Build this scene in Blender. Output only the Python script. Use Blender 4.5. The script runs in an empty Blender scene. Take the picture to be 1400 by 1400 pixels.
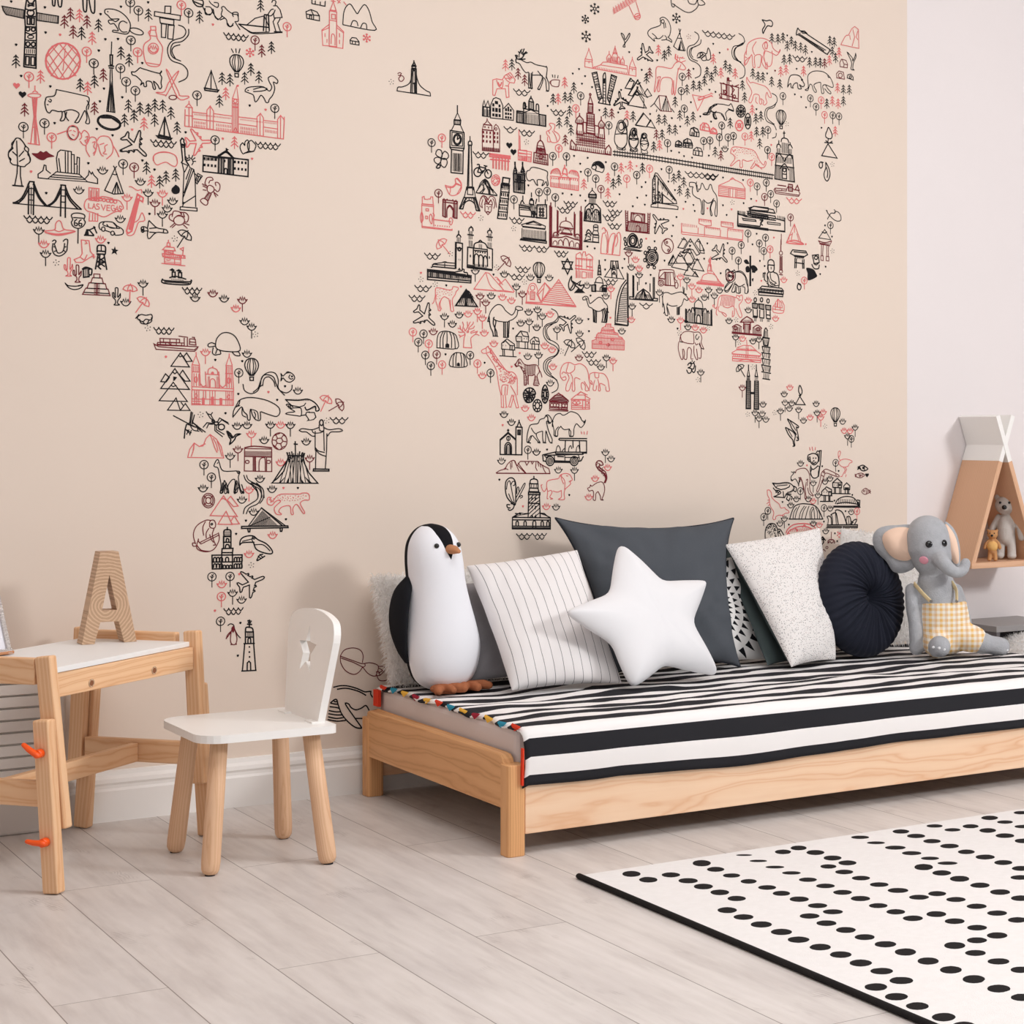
import bpy, bmesh, math, random
from mathutils import Vector, Matrix, noise
from mathutils.geometry import tessellate_polygon
V=Vector; R=math.radians
random.seed(7)
scn=bpy.context.scene
COL=scn.collection
# ---------------------------------------------------------------- camera
CX,CY,FP=1050.,588.,2541.6
TH=math.atan(1700/2541.6); SN,CS=math.sin(TH),math.cos(TH)
CAM=V((0,-4.84,1.0))
WALL=0.06
def ray(px,py):
    a=(px-CX)/FP; b=-(py-CY)/FP
    return V((SN+a*CS, CS-a*SN, b))
def onY(px,py,y=WALL):
    r=ray(px,py); return CAM+r*((y-CAM.y)/r.y)
def onZ(px,py,z=0.):
    r=ray(px,py); return CAM+r*((z-CAM.z)/r.z)
def atD(px,py,d): return CAM+ray(px,py)*d
RT=V((CS,-SN,0)); BK=V((-SN,-CS,0)); UP=V((0,0,1))   # right, towards the room, up
cam=bpy.data.cameras.new('camera'); co=bpy.data.objects.new('camera',cam); COL.objects.link(co)
co.location=CAM; co.rotation_euler=(R(90),0,-TH)
cam.sensor_width=36; cam.lens=FP/1400*36; cam.shift_x=-0.25; cam.shift_y=-0.08
cam.clip_start=.05; scn.camera=co
scn.view_settings.view_transform='Standard'; scn.view_settings.look='None'
scn.view_settings.gamma=1; scn.view_settings.use_curve_mapping=False
scn.view_settings.exposure=0.0
# ---------------------------------------------------------------- materials
def srgb(r,g,b):
    f=lambda c:(c/255/12.92) if c/255<=.04045 else ((c/255+.055)/1.055)**2.4
    return (f(r),f(g),f(b),1)
class NT:
    def __init__(s,name):
        s.m=bpy.data.materials.new(name); s.m.use_nodes=True
        s.t=s.m.node_tree; s.n=s.t.nodes; s.b=s.n['Principled BSDF']
    def node(s,typ,**kw):
        n=s.n.new(typ)
        for k,v in kw.items():
            if k.startswith('_'): setattr(n,k[1:],v)
            else:
                i=n.inputs[int(k[1:])] if k[0]=='i' and k[1:].isdigit() else n.inputs[k]
                if isinstance(v,bpy.types.NodeSocket): s.t.links.new(v,i)
                else: i.default_value=v
        return n
    def math(s,op,a,b=0.,c=0.):
        n=s.n.new('ShaderNodeMath'); n.operation=op
        for i,v in enumerate((a,b,c)):
            if isinstance(v,bpy.types.NodeSocket): s.t.links.new(v,n.inputs[i])
            else: n.inputs[i].default_value=v
        return n.outputs[0]
    def mix(s,f,a,b,mode='MIX'):
        n=s.n.new('ShaderNodeMix'); n.data_type='RGBA'; n.blend_type=mode
        for i,v in ((0,f),(6,a),(7,b)):
            if isinstance(v,bpy.types.NodeSocket): s.t.links.new(v,n.inputs[i])
            else: n.inputs[i].default_value=v
        return n.outputs[2]
    def ramp(s,f,stops,interp='LINEAR'):
        n=s.n.new('ShaderNodeValToRGB'); n.color_ramp.interpolation=interp
        e=n.color_ramp.elements
        while len(e)<len(stops): e.new(.5)
        for i,(p,c) in enumerate(stops): e[i].position=p; e[i].color=c
        s.t.links.new(f,n.inputs[0]); return n.outputs[0]
    def att(s,name='g'):
        n=s.n.new('ShaderNodeAttribute'); n.attribute_name=name; return n.outputs['Vector']
    def obj(s): return s.n.new('ShaderNodeTexCoord').outputs['Object']
    def scale(s,v,sc,loc=(0,0,0)):
        return s.node('ShaderNodeMapping',Vector=v,Scale=sc,Location=loc).outputs[0]
    def sep(s,v): return s.node('ShaderNodeSeparateXYZ',i0=v).outputs
    def noise(s,v,sc,det=2.,rough=.5,out=0):
        return s.node('ShaderNodeTexNoise',Vector=v,Scale=sc,Detail=det,Roughness=rough).outputs[out]
    def bump(s,h,strength=.2,dist=.002):
        s.t.links.new(s.node('ShaderNodeBump',Height=h,Strength=strength,Distance=dist).outputs[0],s.b.inputs['Normal'])
    def col(s,c):
        if isinstance(c,bpy.types.NodeSocket): s.t.links.new(c,s.b.inputs['Base Color'])
        else: s.b.inputs['Base Color'].default_value=c
    def done(s,rough=.6,spec=.4,sheen=0.,metal=0.):
        s.b.inputs['Roughness'].default_value=rough; s.b.inputs['Specular IOR Level'].default_value=spec
        s.b.inputs['Sheen Weight'].default_value=sheen; s.b.inputs['Metallic'].default_value=metal
        return s.m
def plain(name,c,rough=.6,spec=.4,metal=0.,nb=0.,ns=60,var=.0,sheen=0.):
    m=NT(name); o=m.obj()
    if var: m.col(m.mix(m.noise(o,ns*.3,3),tuple(x*(1-var) for x in c[:3])+(1,),tuple(min(1,x*(1+var)) for x in c[:3])+(1,)))
    else: m.col(m.mix(m.noise(o,4,2),c,tuple(min(1,x*1.02) for x in c[:3])+(1,)))
    if nb: m.bump(m.noise(o,ns,3),nb,.002)
    return m.done(rough,spec,sheen,metal)
def pine(name,light,dark,ringscale=26.,rough=.5,seed=0.,warp=.030,dist=1.2):
    m=NT(name); g=m.att()
    g=m.scale(g,(1,1,1),(seed,seed*.37,seed*.11))
    n1=m.noise(m.scale(g,(1.6,9,9)),1.,3,.5,1)
    d=m.node('ShaderNodeVectorMath',_operation='SCALE',i0=n1); d.inputs[3].default_value=warp
    warped=m.node('ShaderNodeVectorMath',_operation='ADD',i0=g,i1=d.outputs[0]).outputs[0]
    w=m.node('ShaderNodeTexWave',_wave_type='RINGS',_rings_direction='X',Vector=m.scale(warped,(.25,1,1)),Scale=ringscale,Distortion=dist,Detail=2.,**{'Detail Scale':1.5})
    f=m.ramp(w.outputs[1],[(0.,(0,0,0,1)),(.55,(.25,.25,.25,1)),(.85,(1,1,1,1)),(1.,(.3,.3,.3,1))])
    fib=m.noise(m.scale(g,(3,140,140)),1.,2)
    big=m.noise(m.scale(g,(.8,3,3)),1.,2)
    c=m.mix(f,light,dark)
    c=m.mix(m.math('MULTIPLY',fib,.35),c,dark)
    c=m.mix(m.math('MULTIPLY',big,.35),c,tuple(min(1,x*1.12) for x in light[:3])+(1,))
    m.col(c); m.bump(fib,.08,.001)
    return m.done(rough,.35)
M={}
M['pine']=pine('pine',srgb(246,204,162),srgb(224,166,118),34,seed=.3)
M['pine_rail']=pine('lit_pine',srgb(250,216,184),srgb(232,178,136),22,seed=.7,warp=.055)  # bed rails: stronger light on the front put into the wood colour
M['pine_end']=pine('shaded_pine',srgb(232,178,124),srgb(202,142,90),30,seed=1.1)  # bed ends and legs: same pine, shade of the end facing away painted in
M['beech']=pine('beech',srgb(238,198,162),srgb(216,168,128),60,seed=2.1)
M['oldwood']=pine('weathered_wood',srgb(222,190,158),srgb(150,106,76),40,seed=.0,warp=.020,dist=1.6)
M['plywood']=pine('plywood',srgb(228,184,150),srgb(212,164,128),40,seed=1.6)
M['knot']=plain('knot',srgb(140,88,56),.6,var=.15)
M['white_paint']=plain('white_paint',srgb(250,248,244),.38,.45)
M['white_lam']=plain('white_laminate',srgb(244,243,241),.45,.4)
M['base_white']=plain('baseboard_white',srgb(243,240,236),.5,.4)
M['slat']=plain('slat_white',srgb(226,220,214),.55,.3)
M['orange']=plain('orange_plastic',srgb(255,92,20),.35,.5)
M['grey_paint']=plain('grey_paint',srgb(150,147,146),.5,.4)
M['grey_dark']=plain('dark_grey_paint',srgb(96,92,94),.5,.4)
M['black_fabric']=plain('black_fabric',srgb(30,31,35),.9,.15,nb=.3,ns=900)
M['navy']=plain('navy_velvet',srgb(33,36,48),.8,.2,nb=.2,ns=700)
M['charcoal']=plain('charcoal_cloth',srgb(84,88,94),.9,.15,nb=.35,ns=800,var=.05)
M['charcoal_dark']=plain('charcoal_piping',srgb(44,46,52),.9,.15)
M['white_cotton']=plain('white_cotton',srgb(238,238,240),.9,.15,nb=.12,ns=900)
M['toy_white']=plain('toy_white_fleece',srgb(246,247,251),.85,.15,nb=.1,ns=500)
M['mattress']=plain('mattress_cloth',srgb(224,212,208),.9,.1,nb=.15,ns=600)
M['fur']=plain('white_fur',srgb(255,253,251),.95,.1)
_m=M['fur'].node_tree; _t=_m.nodes.new('ShaderNodeBsdfTranslucent'); _t.inputs[0].default_value=srgb(252,250,248); _x=_m.nodes.new('ShaderNodeMixShader'); _x.inputs[0].default_value=.5
_o=[n for n in _m.nodes if n.type=='OUTPUT_MATERIAL'][0]; _m.links.new(_m.nodes['Principled BSDF'].outputs[0],_x.inputs[1]); _m.links.new(_t.outputs[0],_x.inputs[2]); _m.links.new(_x.outputs[0],_o.inputs[0])
M['grey_velvet']=plain('grey_velvet',srgb(150,147,150),.85,.2,nb=.2,ns=400,var=.08)
M['greygreen']=plain('grey_green_cloth',srgb(70,80,80),.85,.2,nb=.2,ns=600)
M['knit']=plain('grey_knit',srgb(178,180,184),.95,.1,nb=.8,ns=240,var=.13,sheen=.1)
M['knit_bear']=plain('pale_knit',srgb(204,198,192),.95,.1,nb=.5,ns=420,var=.05)
M['knit_tan']=plain('tan_knit',srgb(204,152,104),.95,.1,nb=.5,ns=420,var=.08)
M['yellow_knit']=plain('yellow_knit',srgb(238,190,120),.95,.1,nb=.4,ns=420,var=.05)
M['peach']=plain('peach_felt',srgb(250,216,192),.9,.1)
M['pink']=plain('pink_felt',srgb(244,170,186),.9,.1)
M['black_gloss']=plain('black_bead',srgb(16,16,18),.15,.6)
M['beak']=plain('toffee_fleece',srgb(196,138,100),.85,.2,nb=.1,ns=500)
M['feet']=plain('brown_fleece',srgb(170,104,70),.85,.2,nb=.2,ns=500,var=.08)
M['silver']=plain('silver_metal',srgb(206,200,196),.3,.5,metal=.85,nb=.4,ns=350)
M['paper']=plain('photo_paper',srgb(240,238,244),.4,.4)
M['red']=plain('red_cloth',srgb(226,66,40),.8,.2)
M['yellow']=plain('yellow_cloth',srgb(240,186,72),.8,.2)
M['blue']=plain('blue_cloth',srgb(48,150,180),.8,.2)
M['crimson']=plain('crimson_cloth',srgb(160,36,56),.8,.2)
M['strap']=plain('tan_strap',srgb(246,224,176),.8,.2)
M['steel']=plain('brushed_steel',srgb(150,146,140),.35,.5,metal=.9)
# wallpaper (printed drawing inks are in the same sheet)
m=NT('wallpaper'); o=m.obj()
m.col(m.mix(m.noise(o,.8,3),srgb(233,217,202),srgb(235,219,205))); m.bump(m.noise(o,120,3),.05,.001); M['wallpaper']=m.done(.8,.2)
M['wallpaint']=plain('wall_paint',srgb(237,230,229),.85,.2,nb=.05,ns=120)
M['ink']=plain('black_ink',srgb(26,24,26),.8,.2)
M['ink_red']=plain('coral_ink',srgb(222,112,112),.8,.2)
M['ink_wine']=plain('wine_ink',srgb(112,34,42),.8,.2)
# floor planks running towards the wall
m=NT('floor_laminate'); p=m.obj(); s=m.sep(p)
wid=.2
u=m.math('DIVIDE',m.math('ADD',s[0],40*wid-.760),wid); ui=m.math('FLOOR',u); uf=m.math('FRACT',u)
# odd rows break at another place than even ones
rnd=m.node('ShaderNodeTexWhiteNoise',_noise_dimensions='1D',W=ui).outputs[0]
odd=m.math('MODULO',ui,2.)
off=m.math('ADD',m.math('MULTIPLY',odd,-.83),0.)
L=1.66
v=m.math('DIVIDE',m.math('ADD',m.math('ADD',s[1],1.47+10*L),off),L); vi=m.math('FLOOR',v); vf=m.math('FRACT',v)
sx=m.math('MINIMUM',uf,m.math('SUBTRACT',1.,uf)); sy=m.math('MINIMUM',vf,m.math('SUBTRACT',1.,vf))
seam=m.math('MAXIMUM',m.math('LESS_THAN',m.math('MULTIPLY',sx,wid),.0011),m.math('LESS_THAN',m.math('MULTIPLY',sy,L),.0010))
pid=m.math('ADD',m.math('MULTIPLY',ui,7.31),m.math('MULTIPLY',vi,3.17))
r2=m.node('ShaderNodeTexWhiteNoise',_noise_dimensions='1D',W=pid).outputs[0]
cv=m.node('ShaderNodeCombineXYZ',i0=m.math('ADD',s[0],m.math('MULTIPLY',r2,13.)),i1=m.math('ADD',s[1],m.math('MULTIPLY',r2,29.)),i2=0.).outputs[0]
grain=m.noise(m.scale(cv,(16,2.2,1)),1.,6,.62)
fine=m.noise(m.scale(cv,(120,7,1)),1.,3,.6)
blot=m.noise(m.scale(cv,(5,2.5,1)),1.,4,.6)
wv=m.node('ShaderNodeTexWave',_wave_type='RINGS',_rings_direction='Z',Vector=m.scale(cv,(5,.9,1)),Scale=2.2,Distortion=7.,Detail=3.,**{'Detail Scale':1.6}).outputs[1]
c=m.ramp(grain,[(.28,srgb(196,188,184)),(.5,srgb(223,217,212)),(.75,srgb(233,227,223))])
c=m.mix(m.math('MULTIPLY',m.ramp(blot,[(.3,(1,1,1,1)),(.55,(0,0,0,1))]),.40),c,srgb(190,182,180))
kn=m.ramp(m.noise(m.scale(cv,(7,4,1)),1.,3,.7),[(.60,(0,0,0,1)),(.72,(1,1,1,1))])
sw=m.node('ShaderNodeTexWave',_wave_type='RINGS',_rings_direction='Z',Vector=m.scale(cv,(9,4,1)),Scale=5.,Distortion=9.,Detail=3.,**{'Detail Scale':1.2}).outputs[1]
c=m.mix(m.math('MULTIPLY',kn,m.math('MULTIPLY',sw,.85)),c,srgb(158,148,144))
c=m.mix(m.math('MULTIPLY',wv,.10),c,srgb(186,174,166))
c=m.mix(m.math('MULTIPLY',fine,.22),c,srgb(198,189,184))
c=m.mix(m.math('MULTIPLY',r2,.12),c,srgb(226,214,204))
c=m.mix(seam,c,srgb(140,130,124))
m.col(c); m.bump(m.math('SUBTRACT',fine,m.math('MULTIPLY',seam,1.5)),.08,.001); M['floor']=m.done(.42,.4)
# striped quilt : g.y is the distance over the cloth from its front hem
m=NT('striped_quilt'); g=m.att(); s=m.sep(g)
wob=m.noise(m.scale(g,(2.2,5,1)),1.,2.5); 
vv=m.math('ADD',s[1],m.math('MULTIPLY',m.math('SUBTRACT',wob,.5),m.math('MULTIPLY',m.math('MINIMUM',m.math('MAXIMUM',m.math('SUBTRACT',s[1],.13),0.),.2),.85)))
st=m.math('LESS_THAN',m.math('FRACT',m.math('DIVIDE',m.math('ADD',vv,.018),.086)),.5)
m.col(m.mix(st,srgb(246,243,241),srgb(40,40,44))); m.bump(m.noise(m.obj(),350,2),.15,.001); M['quilt']=m.done(.85,.2)
# pinstripe: lines along v of the cushion
m=NT('pinstripe'); s=m.sep(m.att())
f=m.math('FRACT',m.math('ADD',m.math('MULTIPLY',s[0],6.),.35))
m.col(m.mix(m.math('LESS_THAN',f,.055),srgb(242,238,237),srgb(112,108,110))); m.bump(m.noise(m.obj(),420,2),.25,.001); M['pinstripe']=m.done(.9,.15)
# speckled
m=NT('speckled'); vo=m.node('ShaderNodeTexVoronoi',Vector=m.obj(),Scale=230.)
n=m.noise(m.obj(),60,2)
sp=m.math('LESS_THAN',m.math('ADD',vo.outputs[0],m.math('MULTIPLY',n,.25)),.40)
ck=m.sep(vo.outputs[1])
sp=m.math('MULTIPLY',sp,m.math('GREATER_THAN',ck[0],.18))
m.col(m.mix(sp,srgb(240,236,233),m.mix(m.math('GREATER_THAN',ck[1],.8),srgb(110,108,108),srgb(178,156,150)))); m.bump(m.noise(m.obj(),300,2),.3,.001); M['speckled']=m.done(.95,.1)
# triangles in rings (g = metres on the cushion face, from the ring centre)
m=NT('triangle_print'); s=m.sep(m.att())
rr=m.math('SQRT',m.math('ADD',m.math('MULTIPLY',s[0],s[0]),m.math('MULTIPLY',s[1],s[1])))
an=m.math('ARCTAN2',s[0],m.math('MULTIPLY',s[1],-1.))
# ring index grows with radius: r = .05*1.28^k
k=m.math('DIVIDE',m.math('LOGARITHM',m.math('DIVIDE',rr,.05),2.718281828),.247)
ki=m.math('FLOOR',k); kf=m.math('FRACT',k)
na=m.math('FRACT',m.math('ADD',m.math('MULTIPLY',an,5.7),m.math('MULTIPLY',ki,.5)))
tri=m.math('LESS_THAN',m.math('ABSOLUTE',m.math('SUBTRACT',na,.5)),m.math('MULTIPLY',m.math('SUBTRACT',.86,kf),.50))
tri=m.math('MULTIPLY',tri,m.math('GREATER_THAN',kf,.16))
tri=m.math('MULTIPLY',tri,m.math('MULTIPLY',m.math('LESS_THAN',k,6.),m.math('GREATER_THAN',k,0.)))
m.col(m.mix(tri,srgb(244,241,238),srgb(32,32,36))); M['triprint']=m.done(.9,.15)
# black and white toy: g.x signed, > 0 black
m=NT('penguin_plush'); s=m.sep(m.att())
m.col(m.mix(m.math('GREATER_THAN',s[0],0.),srgb(244,245,250),srgb(22,22,26))); m.bump(m.noise(m.obj(),450,2),.12,.001); M['penguin']=m.done(.85,.15)
# plaid
m=NT('yellow_gingham'); p=m.obj(); s=m.sep(p)
hx=m.math('ADD',m.math('MULTIPLY',s[0],.83),m.math('MULTIPLY',s[1],-.556))
fa=m.math('LESS_THAN',m.math('FRACT',m.math('MULTIPLY',hx,62.)),.5); fb=m.math('LESS_THAN',m.math('FRACT',m.math('MULTIPLY',s[2],62.)),.5)
fc=m.math('LESS_THAN',m.math('FRACT',m.math('MULTIPLY',hx,31.)),.2)
c=m.mix(m.math('MULTIPLY',m.math('ADD',fa,fb),.5),srgb(248,240,228),srgb(240,196,120))
c=m.mix(m.math('MULTIPLY',fc,.3),c,srgb(206,190,200)); m.col(c); m.bump(m.noise(p,400,2),.2,.001); M['plaid']=m.done(.9,.15)
# rug
m=NT('rug_wool'); p=m.obj(); m.col(m.mix(m.noise(p,60,4),srgb(234,230,227),srgb(244,241,239))); m.bump(m.noise(p,420,3),.5,.002); M['rug']=m.done(.95,.1)
M['rug_black']=plain('rug_black_wool',srgb(40,38,38),.95,.1,nb=.5,ns=420)
# ---------------------------------------------------------------- mesh builder
class MB:
    def __init__(s): s.v=[];s.f=[];s.mi=[];s.sm=[];s.g=[];s.mats=[];s.cur=0
    def mat(s,m):
        m=M[m] if isinstance(m,str) else m
        if m not in s.mats: s.mats.append(m)
        s.cur=s.mats.index(m); return s
    def add(s,vs,fs,gs=None,smooth=False):
        b=len(s.v); s.v+=[V(x) for x in vs]; s.g+=[tuple(x) for x in (gs or vs)]
        s.f+=[tuple(b+i for i in f) for f in fs]; s.mi+=[s.cur]*len(fs); s.sm+=[smooth]*len(fs)
    def box(s,c,size,ax=None,g=None):
        """box centred at c; ax = three unit axes; grain along the longest axis"""
        ax=ax or (V((1,0,0)),V((0,1,0)),V((0,0,1))); h=[x/2 for x in size]; c=V(c)
        L=max(range(3),key=lambda i:size[i]); o=[i for i in range(3) if i!=L]
        off=random.random()*3
        vs=[];gs=[]
        for i in (-1,1):
            for j in (-1,1):
                for k in (-1,1):
                    q=(i*h[0],j*h[1],k*h[2]); vs.append(c+ax[0]*q[0]+ax[1]*q[1]+ax[2]*q[2])
                    gs.append((q[L]+off,q[o[0]]+off*.13,q[o[1]]+.03))
        s.add(vs,[(0,1,3,2),(4,6,7,5),(0,4,5,1),(2,3,7,6),(0,2,6,4),(1,5,7,3)],gs)
    def beam(s,a,b,w,t,side):
        """rectangular beam from a to b, w along `side`, t across"""
        a=V(a);b=V(b);d=(b-a); L=d.length; d.normalize(); side=(V(side)-d*V(side).dot(d)).normalized()
        n=d.cross(side); s.box((a+b)/2,(L,w,t),(d,side,n))
    def tube(s,pts,rad,n=20,caps=True,up=(0,0,1),g=None):
        """rad: list of r or (ra,rb); rounded caps"""
        pts=[V(p) for p in pts]; N=len(pts); rad=[r if isinstance(r,tuple) else (r,r) for r in rad]
        base=len(s.v); vs=[];gs=[];fs=[]; acc=0; off=random.random()
        pu=None
        for i,p in enumerate(pts):
            t=(pts[min(i+1,N-1)]-pts[max(i-1,0)]).normalized()
            if pu is None:
                u=V(up)-t*V(up).dot(t)
                if u.length<1e-3: u=V((1,0,0))-t*t.x
            else: u=pu-t*pu.dot(t)
            u.normalize(); pu=u; w=t.cross(u)
            if i: acc+=(p-pts[i-1]).length
            for k in range(n):
                a=2*math.pi*k/n; q=u*math.cos(a)*rad[i][0]+w*math.sin(a)*rad[i][1]
                vs.append(p+q); gs.append((acc+off,math.cos(a)*rad[i][0]+off*.1,math.sin(a)*rad[i][1]+.02))
        for i in range(N-1):
            for k in range(n):
                k2=(k+1)%n; fs.append((i*n+k,i*n+k2,(i+1)*n+k2,(i+1)*n+k))
        if caps: fs.append(tuple(reversed(range(n)))); fs.append(tuple((N-1)*n+k for k in range(n)))
        s.add(vs,fs,gs,True)
        if caps:
            s.sm[-1]=s.sm[-2]=False
    def capsule(s,pts,rad,n=20,m=5,up=(0,0,1)):
        """tube with hemispherical ends"""
        pts=[V(p) for p in pts]; rad=[r if isinstance(r,tuple) else (r,r) for r in rad]
        t0=(pts[1]-pts[0]).normalized(); t1=(pts[-1]-pts[-2]).normalized()
        P=[];Q=[]
        for i in range(1,m+1):
            a=math.pi/2*i/(m+1)*1.0
            a=math.pi/2*(i-1)/m
            k=max(math.sin(a),.06); e=max(rad[0])
            P.append(pts[0]-t0*e*math.cos(a)*1.0); Q.append((rad[0][0]*k,rad[0][1]*k))
        P+=pts; Q+=rad
        for i in range(m,0,-1):
            a=math.pi/2*(i-1)/m; k=max(math.sin(a),.06); e=max(rad[-1])
            P.append(pts[-1]+t1*e*math.cos(a)); Q.append((rad[-1][0]*k,rad[-1][1]*k))
        s.tube(P,Q,n,True,up); s.sm[-1]=s.sm[-2]=True
    def ball(s,c,r,ax=None,n=24,m=14,fn=None):
        c=V(c); r=r if isinstance(r,tuple) else (r,r,r); ax=ax or (V((1,0,0)),V((0,1,0)),V((0,0,1)))
        vs=[];gs=[];fs=[]
        for j in range(m+1):
            b=math.pi*j/m
            for k in range(n):
                a=2*math.pi*k/n; q=(math.sin(b)*math.cos(a),math.sin(b)*math.sin(a),math.cos(b))
                p=c+ax[0]*q[0]*r[0]+ax[1]*q[1]*r[1]+ax[2]*q[2]*r[2]; vs.append(p)
                gs.append(fn(q) if fn else tuple(p))
        for j in range(m):
            for k in range(n):
                k2=(k+1)%n; fs.append((j*n+k,(j+1)*n+k,(j+1)*n+k2,j*n+k2))
        s.add(vs,fs,gs,True)
    def prism(s,loops,o,u,v,w,depth,smooth=False):
        """outline (list of loops, first outer, rest holes) in (u,v) extruded along w by depth"""
        o=V(o);u=V(u);v=V(v);w=V(w)
        flat=[p for l in loops for p in l]
        tris=tessellate_polygon([[V((p[0],p[1],0)) for p in l] for l in loops])
        nf=len(flat); off=random.random()
        P=lambda p,d:o+u*p[0]+v*p[1]+w*d
        vs=[P(p,0) for p in flat]+[P(p,depth) for p in flat]
        gs=[(p[1]+off,p[0],0) for p in flat]+[(p[1]+off,p[0],depth) for p in flat]
        fs=[]
        nn=u.cross(v)
        for t in tris:
            a,b,c=[flat[i] for i in t]
            area=(b[0]-a[0])*(c[1]-a[1])-(b[1]-a[1])*(c[0]-a[0])
            if abs(area)<1e-12: continue
            t=tuple(t) if area>0 else tuple(reversed(t))
            fs.append(tuple(reversed(t))); fs.append(tuple(i+nf for i in t))
        s.add(vs,fs,gs)
        b=0
        for l in loops:
            n=len(l); area=sum(l[i][0]*l[(i+1)%n][1]-l[(i+1)%n][0]*l[i][1] for i in range(n))
            outer=(l is loops[0])
            vs=[];gs=[];fs=[]
            for i in range(n):
                vs+= [P(l[i],0),P(l[i],depth)]; gs+=[(l[i][1]+off,l[i][0],0),(l[i][1]+off,l[i][0],depth)]
            for i in range(n):
                j=(i+1)%n; q=(2*i,2*j,2*j+1,2*i+1)
                fs.append(q if (area>0)==outer else tuple(reversed(q)))
            s.add(vs,fs,gs,smooth)
    def build(s,name,parent=None,origin=None,bevel=0,weld=False,subd=0,recalc=True,shade=None):
        if parent is not None: org=parent['_o'] if '_o' in parent else parent.matrix_world.translation; org=V(org)
        else: org=V(origin) if origin is not None else V((0,0,0))
        me=bpy.data.meshes.new(name)
        me.from_pydata([tuple(p-org) for p in s.v],[],s.f)
        for mm in s.mats: me.materials.append(mm)
        me.polygons.foreach_set('material_index',s.mi); me.polygons.foreach_set('use_smooth',s.sm)
        at=me.attributes.new('g','FLOAT_VECTOR','POINT'); at.data.foreach_set('vector',[c for g in s.g for c in g])
        bm=bmesh.new(); bm.from_mesh(me)
        if weld: bmesh.ops.remove_doubles(bm,verts=bm.verts,dist=weld)
        if recalc: bmesh.ops.recalc_face_normals(bm,faces=bm.faces)
        bm.to_mesh(me); bm.free(); me.update()
        ob=bpy.data.objects.new(name,me); COL.objects.link(ob)
        if parent is not None: ob.parent=parent
        else: ob.location=org
        ob['_o']=list(org) if parent is None else list(org)
        if bevel:
            # weld corner doubles so that the bevel finds edges
            bm=bmesh.new(); bm.from_mesh(me); bmesh.ops.remove_doubles(bm,verts=bm.verts,dist=1e-5); bm.to_mesh(me); bm.free()
            md=ob.modifiers.new('bevel','BEVEL'); md.width=bevel; md.segments=3; md.limit_method='ANGLE'; md.angle_limit=R(35); md.harden_normals=False
            for p in me.polygons: p.use_smooth=False
        if subd:
            md=ob.modifiers.new('sub','SUBSURF'); md.levels=subd; md.render_levels=subd
        return ob
def thing(name,loc,label,cat,group=None):
    o=bpy.data.objects.new(name,None); COL.objects.link(o); o.location=loc; o.empty_display_size=.05
    o['_o']=list(loc); o['label']=label; o['category']=cat
    if group: o['group']=group
    return o
def tag(o,label,cat,group=None):
    o['label']=label; o['category']=cat
    if group: o['group']=group
    return o
def struct(o): o['kind']='structure'; return o
def fuse(ob,voxel=.004,smooth_it=4):
    """one continuous skin out of overlapping volumes"""
    md=ob.modifiers.new('fuse','REMESH'); md.mode='VOXEL'; md.voxel_size=voxel; md.use_smooth_shade=True
    ms=ob.modifiers.new('soft','SMOOTH'); ms.factor=.5; ms.iterations=smooth_it
    return ob
def crom(pts,n=8,closed=False):
    """Catmull-Rom through points (tuples)"""
    P=[tuple(p) for p in pts]; N=len(P); out=[]
    seg=N if closed else N-1
    for i in range(seg):
        p0=P[(i-1)%N] if closed or i>0 else P[0]; p1=P[i]; p2=P[(i+1)%N]; p3=P[(i+2)%N] if closed or i+2<N else P[-1]
        for k in range(n):
            t=k/n
            out.append(tuple(.5*((2*b)+(-a+c)*t+(2*a-5*b+4*c-d)*t*t+(-a+3*b-3*c+d)*t**3) for a,b,c,d in zip(p0,p1,p2,p3)))
    if not closed: out.append(P[-1])
    return out
# ================================================================ the room
def slab(name,a,b,mat):
    m=MB().mat(mat); c=[(x+y)/2 for x,y in zip(a,b)]; m.box(c,[abs(y-x) for x,y in zip(a,b)])
    m.g=[tuple(p) for p in m.v]; return struct(m.build(name))
slab('floor',(-2.2,-5.6,-.05),(6.4,WALL+.12,0),'floor')
slab('wall_back',(-2.2,WALL+.002,0),(6.4,WALL+.12,3.30),'wallpaint')
slab('ceiling',(-2.2,-5.6,3.30),(6.4,WALL+.12,3.40),'wallpaint')
slab('wall_left',(-2.32,-5.6,0),(-2.2,WALL+.12,3.30),'wallpaint')
# right wall with a wide window opening the daylight comes through
for q,(a,b) in enumerate((((6.4,-5.6,0),(6.52,-4.9,3.30)),((6.4,-.9,0),(6.52,WALL+.12,3.30)),((6.4,-4.9,0),(6.52,-.9,.5)),((6.4,-4.9,2.6),(6.52,-.9,3.30)))):
    slab('wall_right',a,b,'wallpaint')
# baseboard with a moulded top
bl=MB().mat('base_white')
prof=[(0,0),(.022,0),(.022,.078),(.017,.084),(.017,.092),(.020,.098),(.018,.108),(.010,.116),(.008,.126),(.0,.128)]
vs=[];fs=[]
for x in (-2.2,6.4):
    vs+=[(x,WALL-a,b) for a,b in prof]
n=len(prof)
for i in range(n): j=(i+1)%n; fs.append((i,j,n+j,n+i))
fs+=[tuple(range(n)),tuple(reversed(range(n,2*n)))]
bl.add(vs,fs); struct(bl.build('baseboard_back'))
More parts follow.
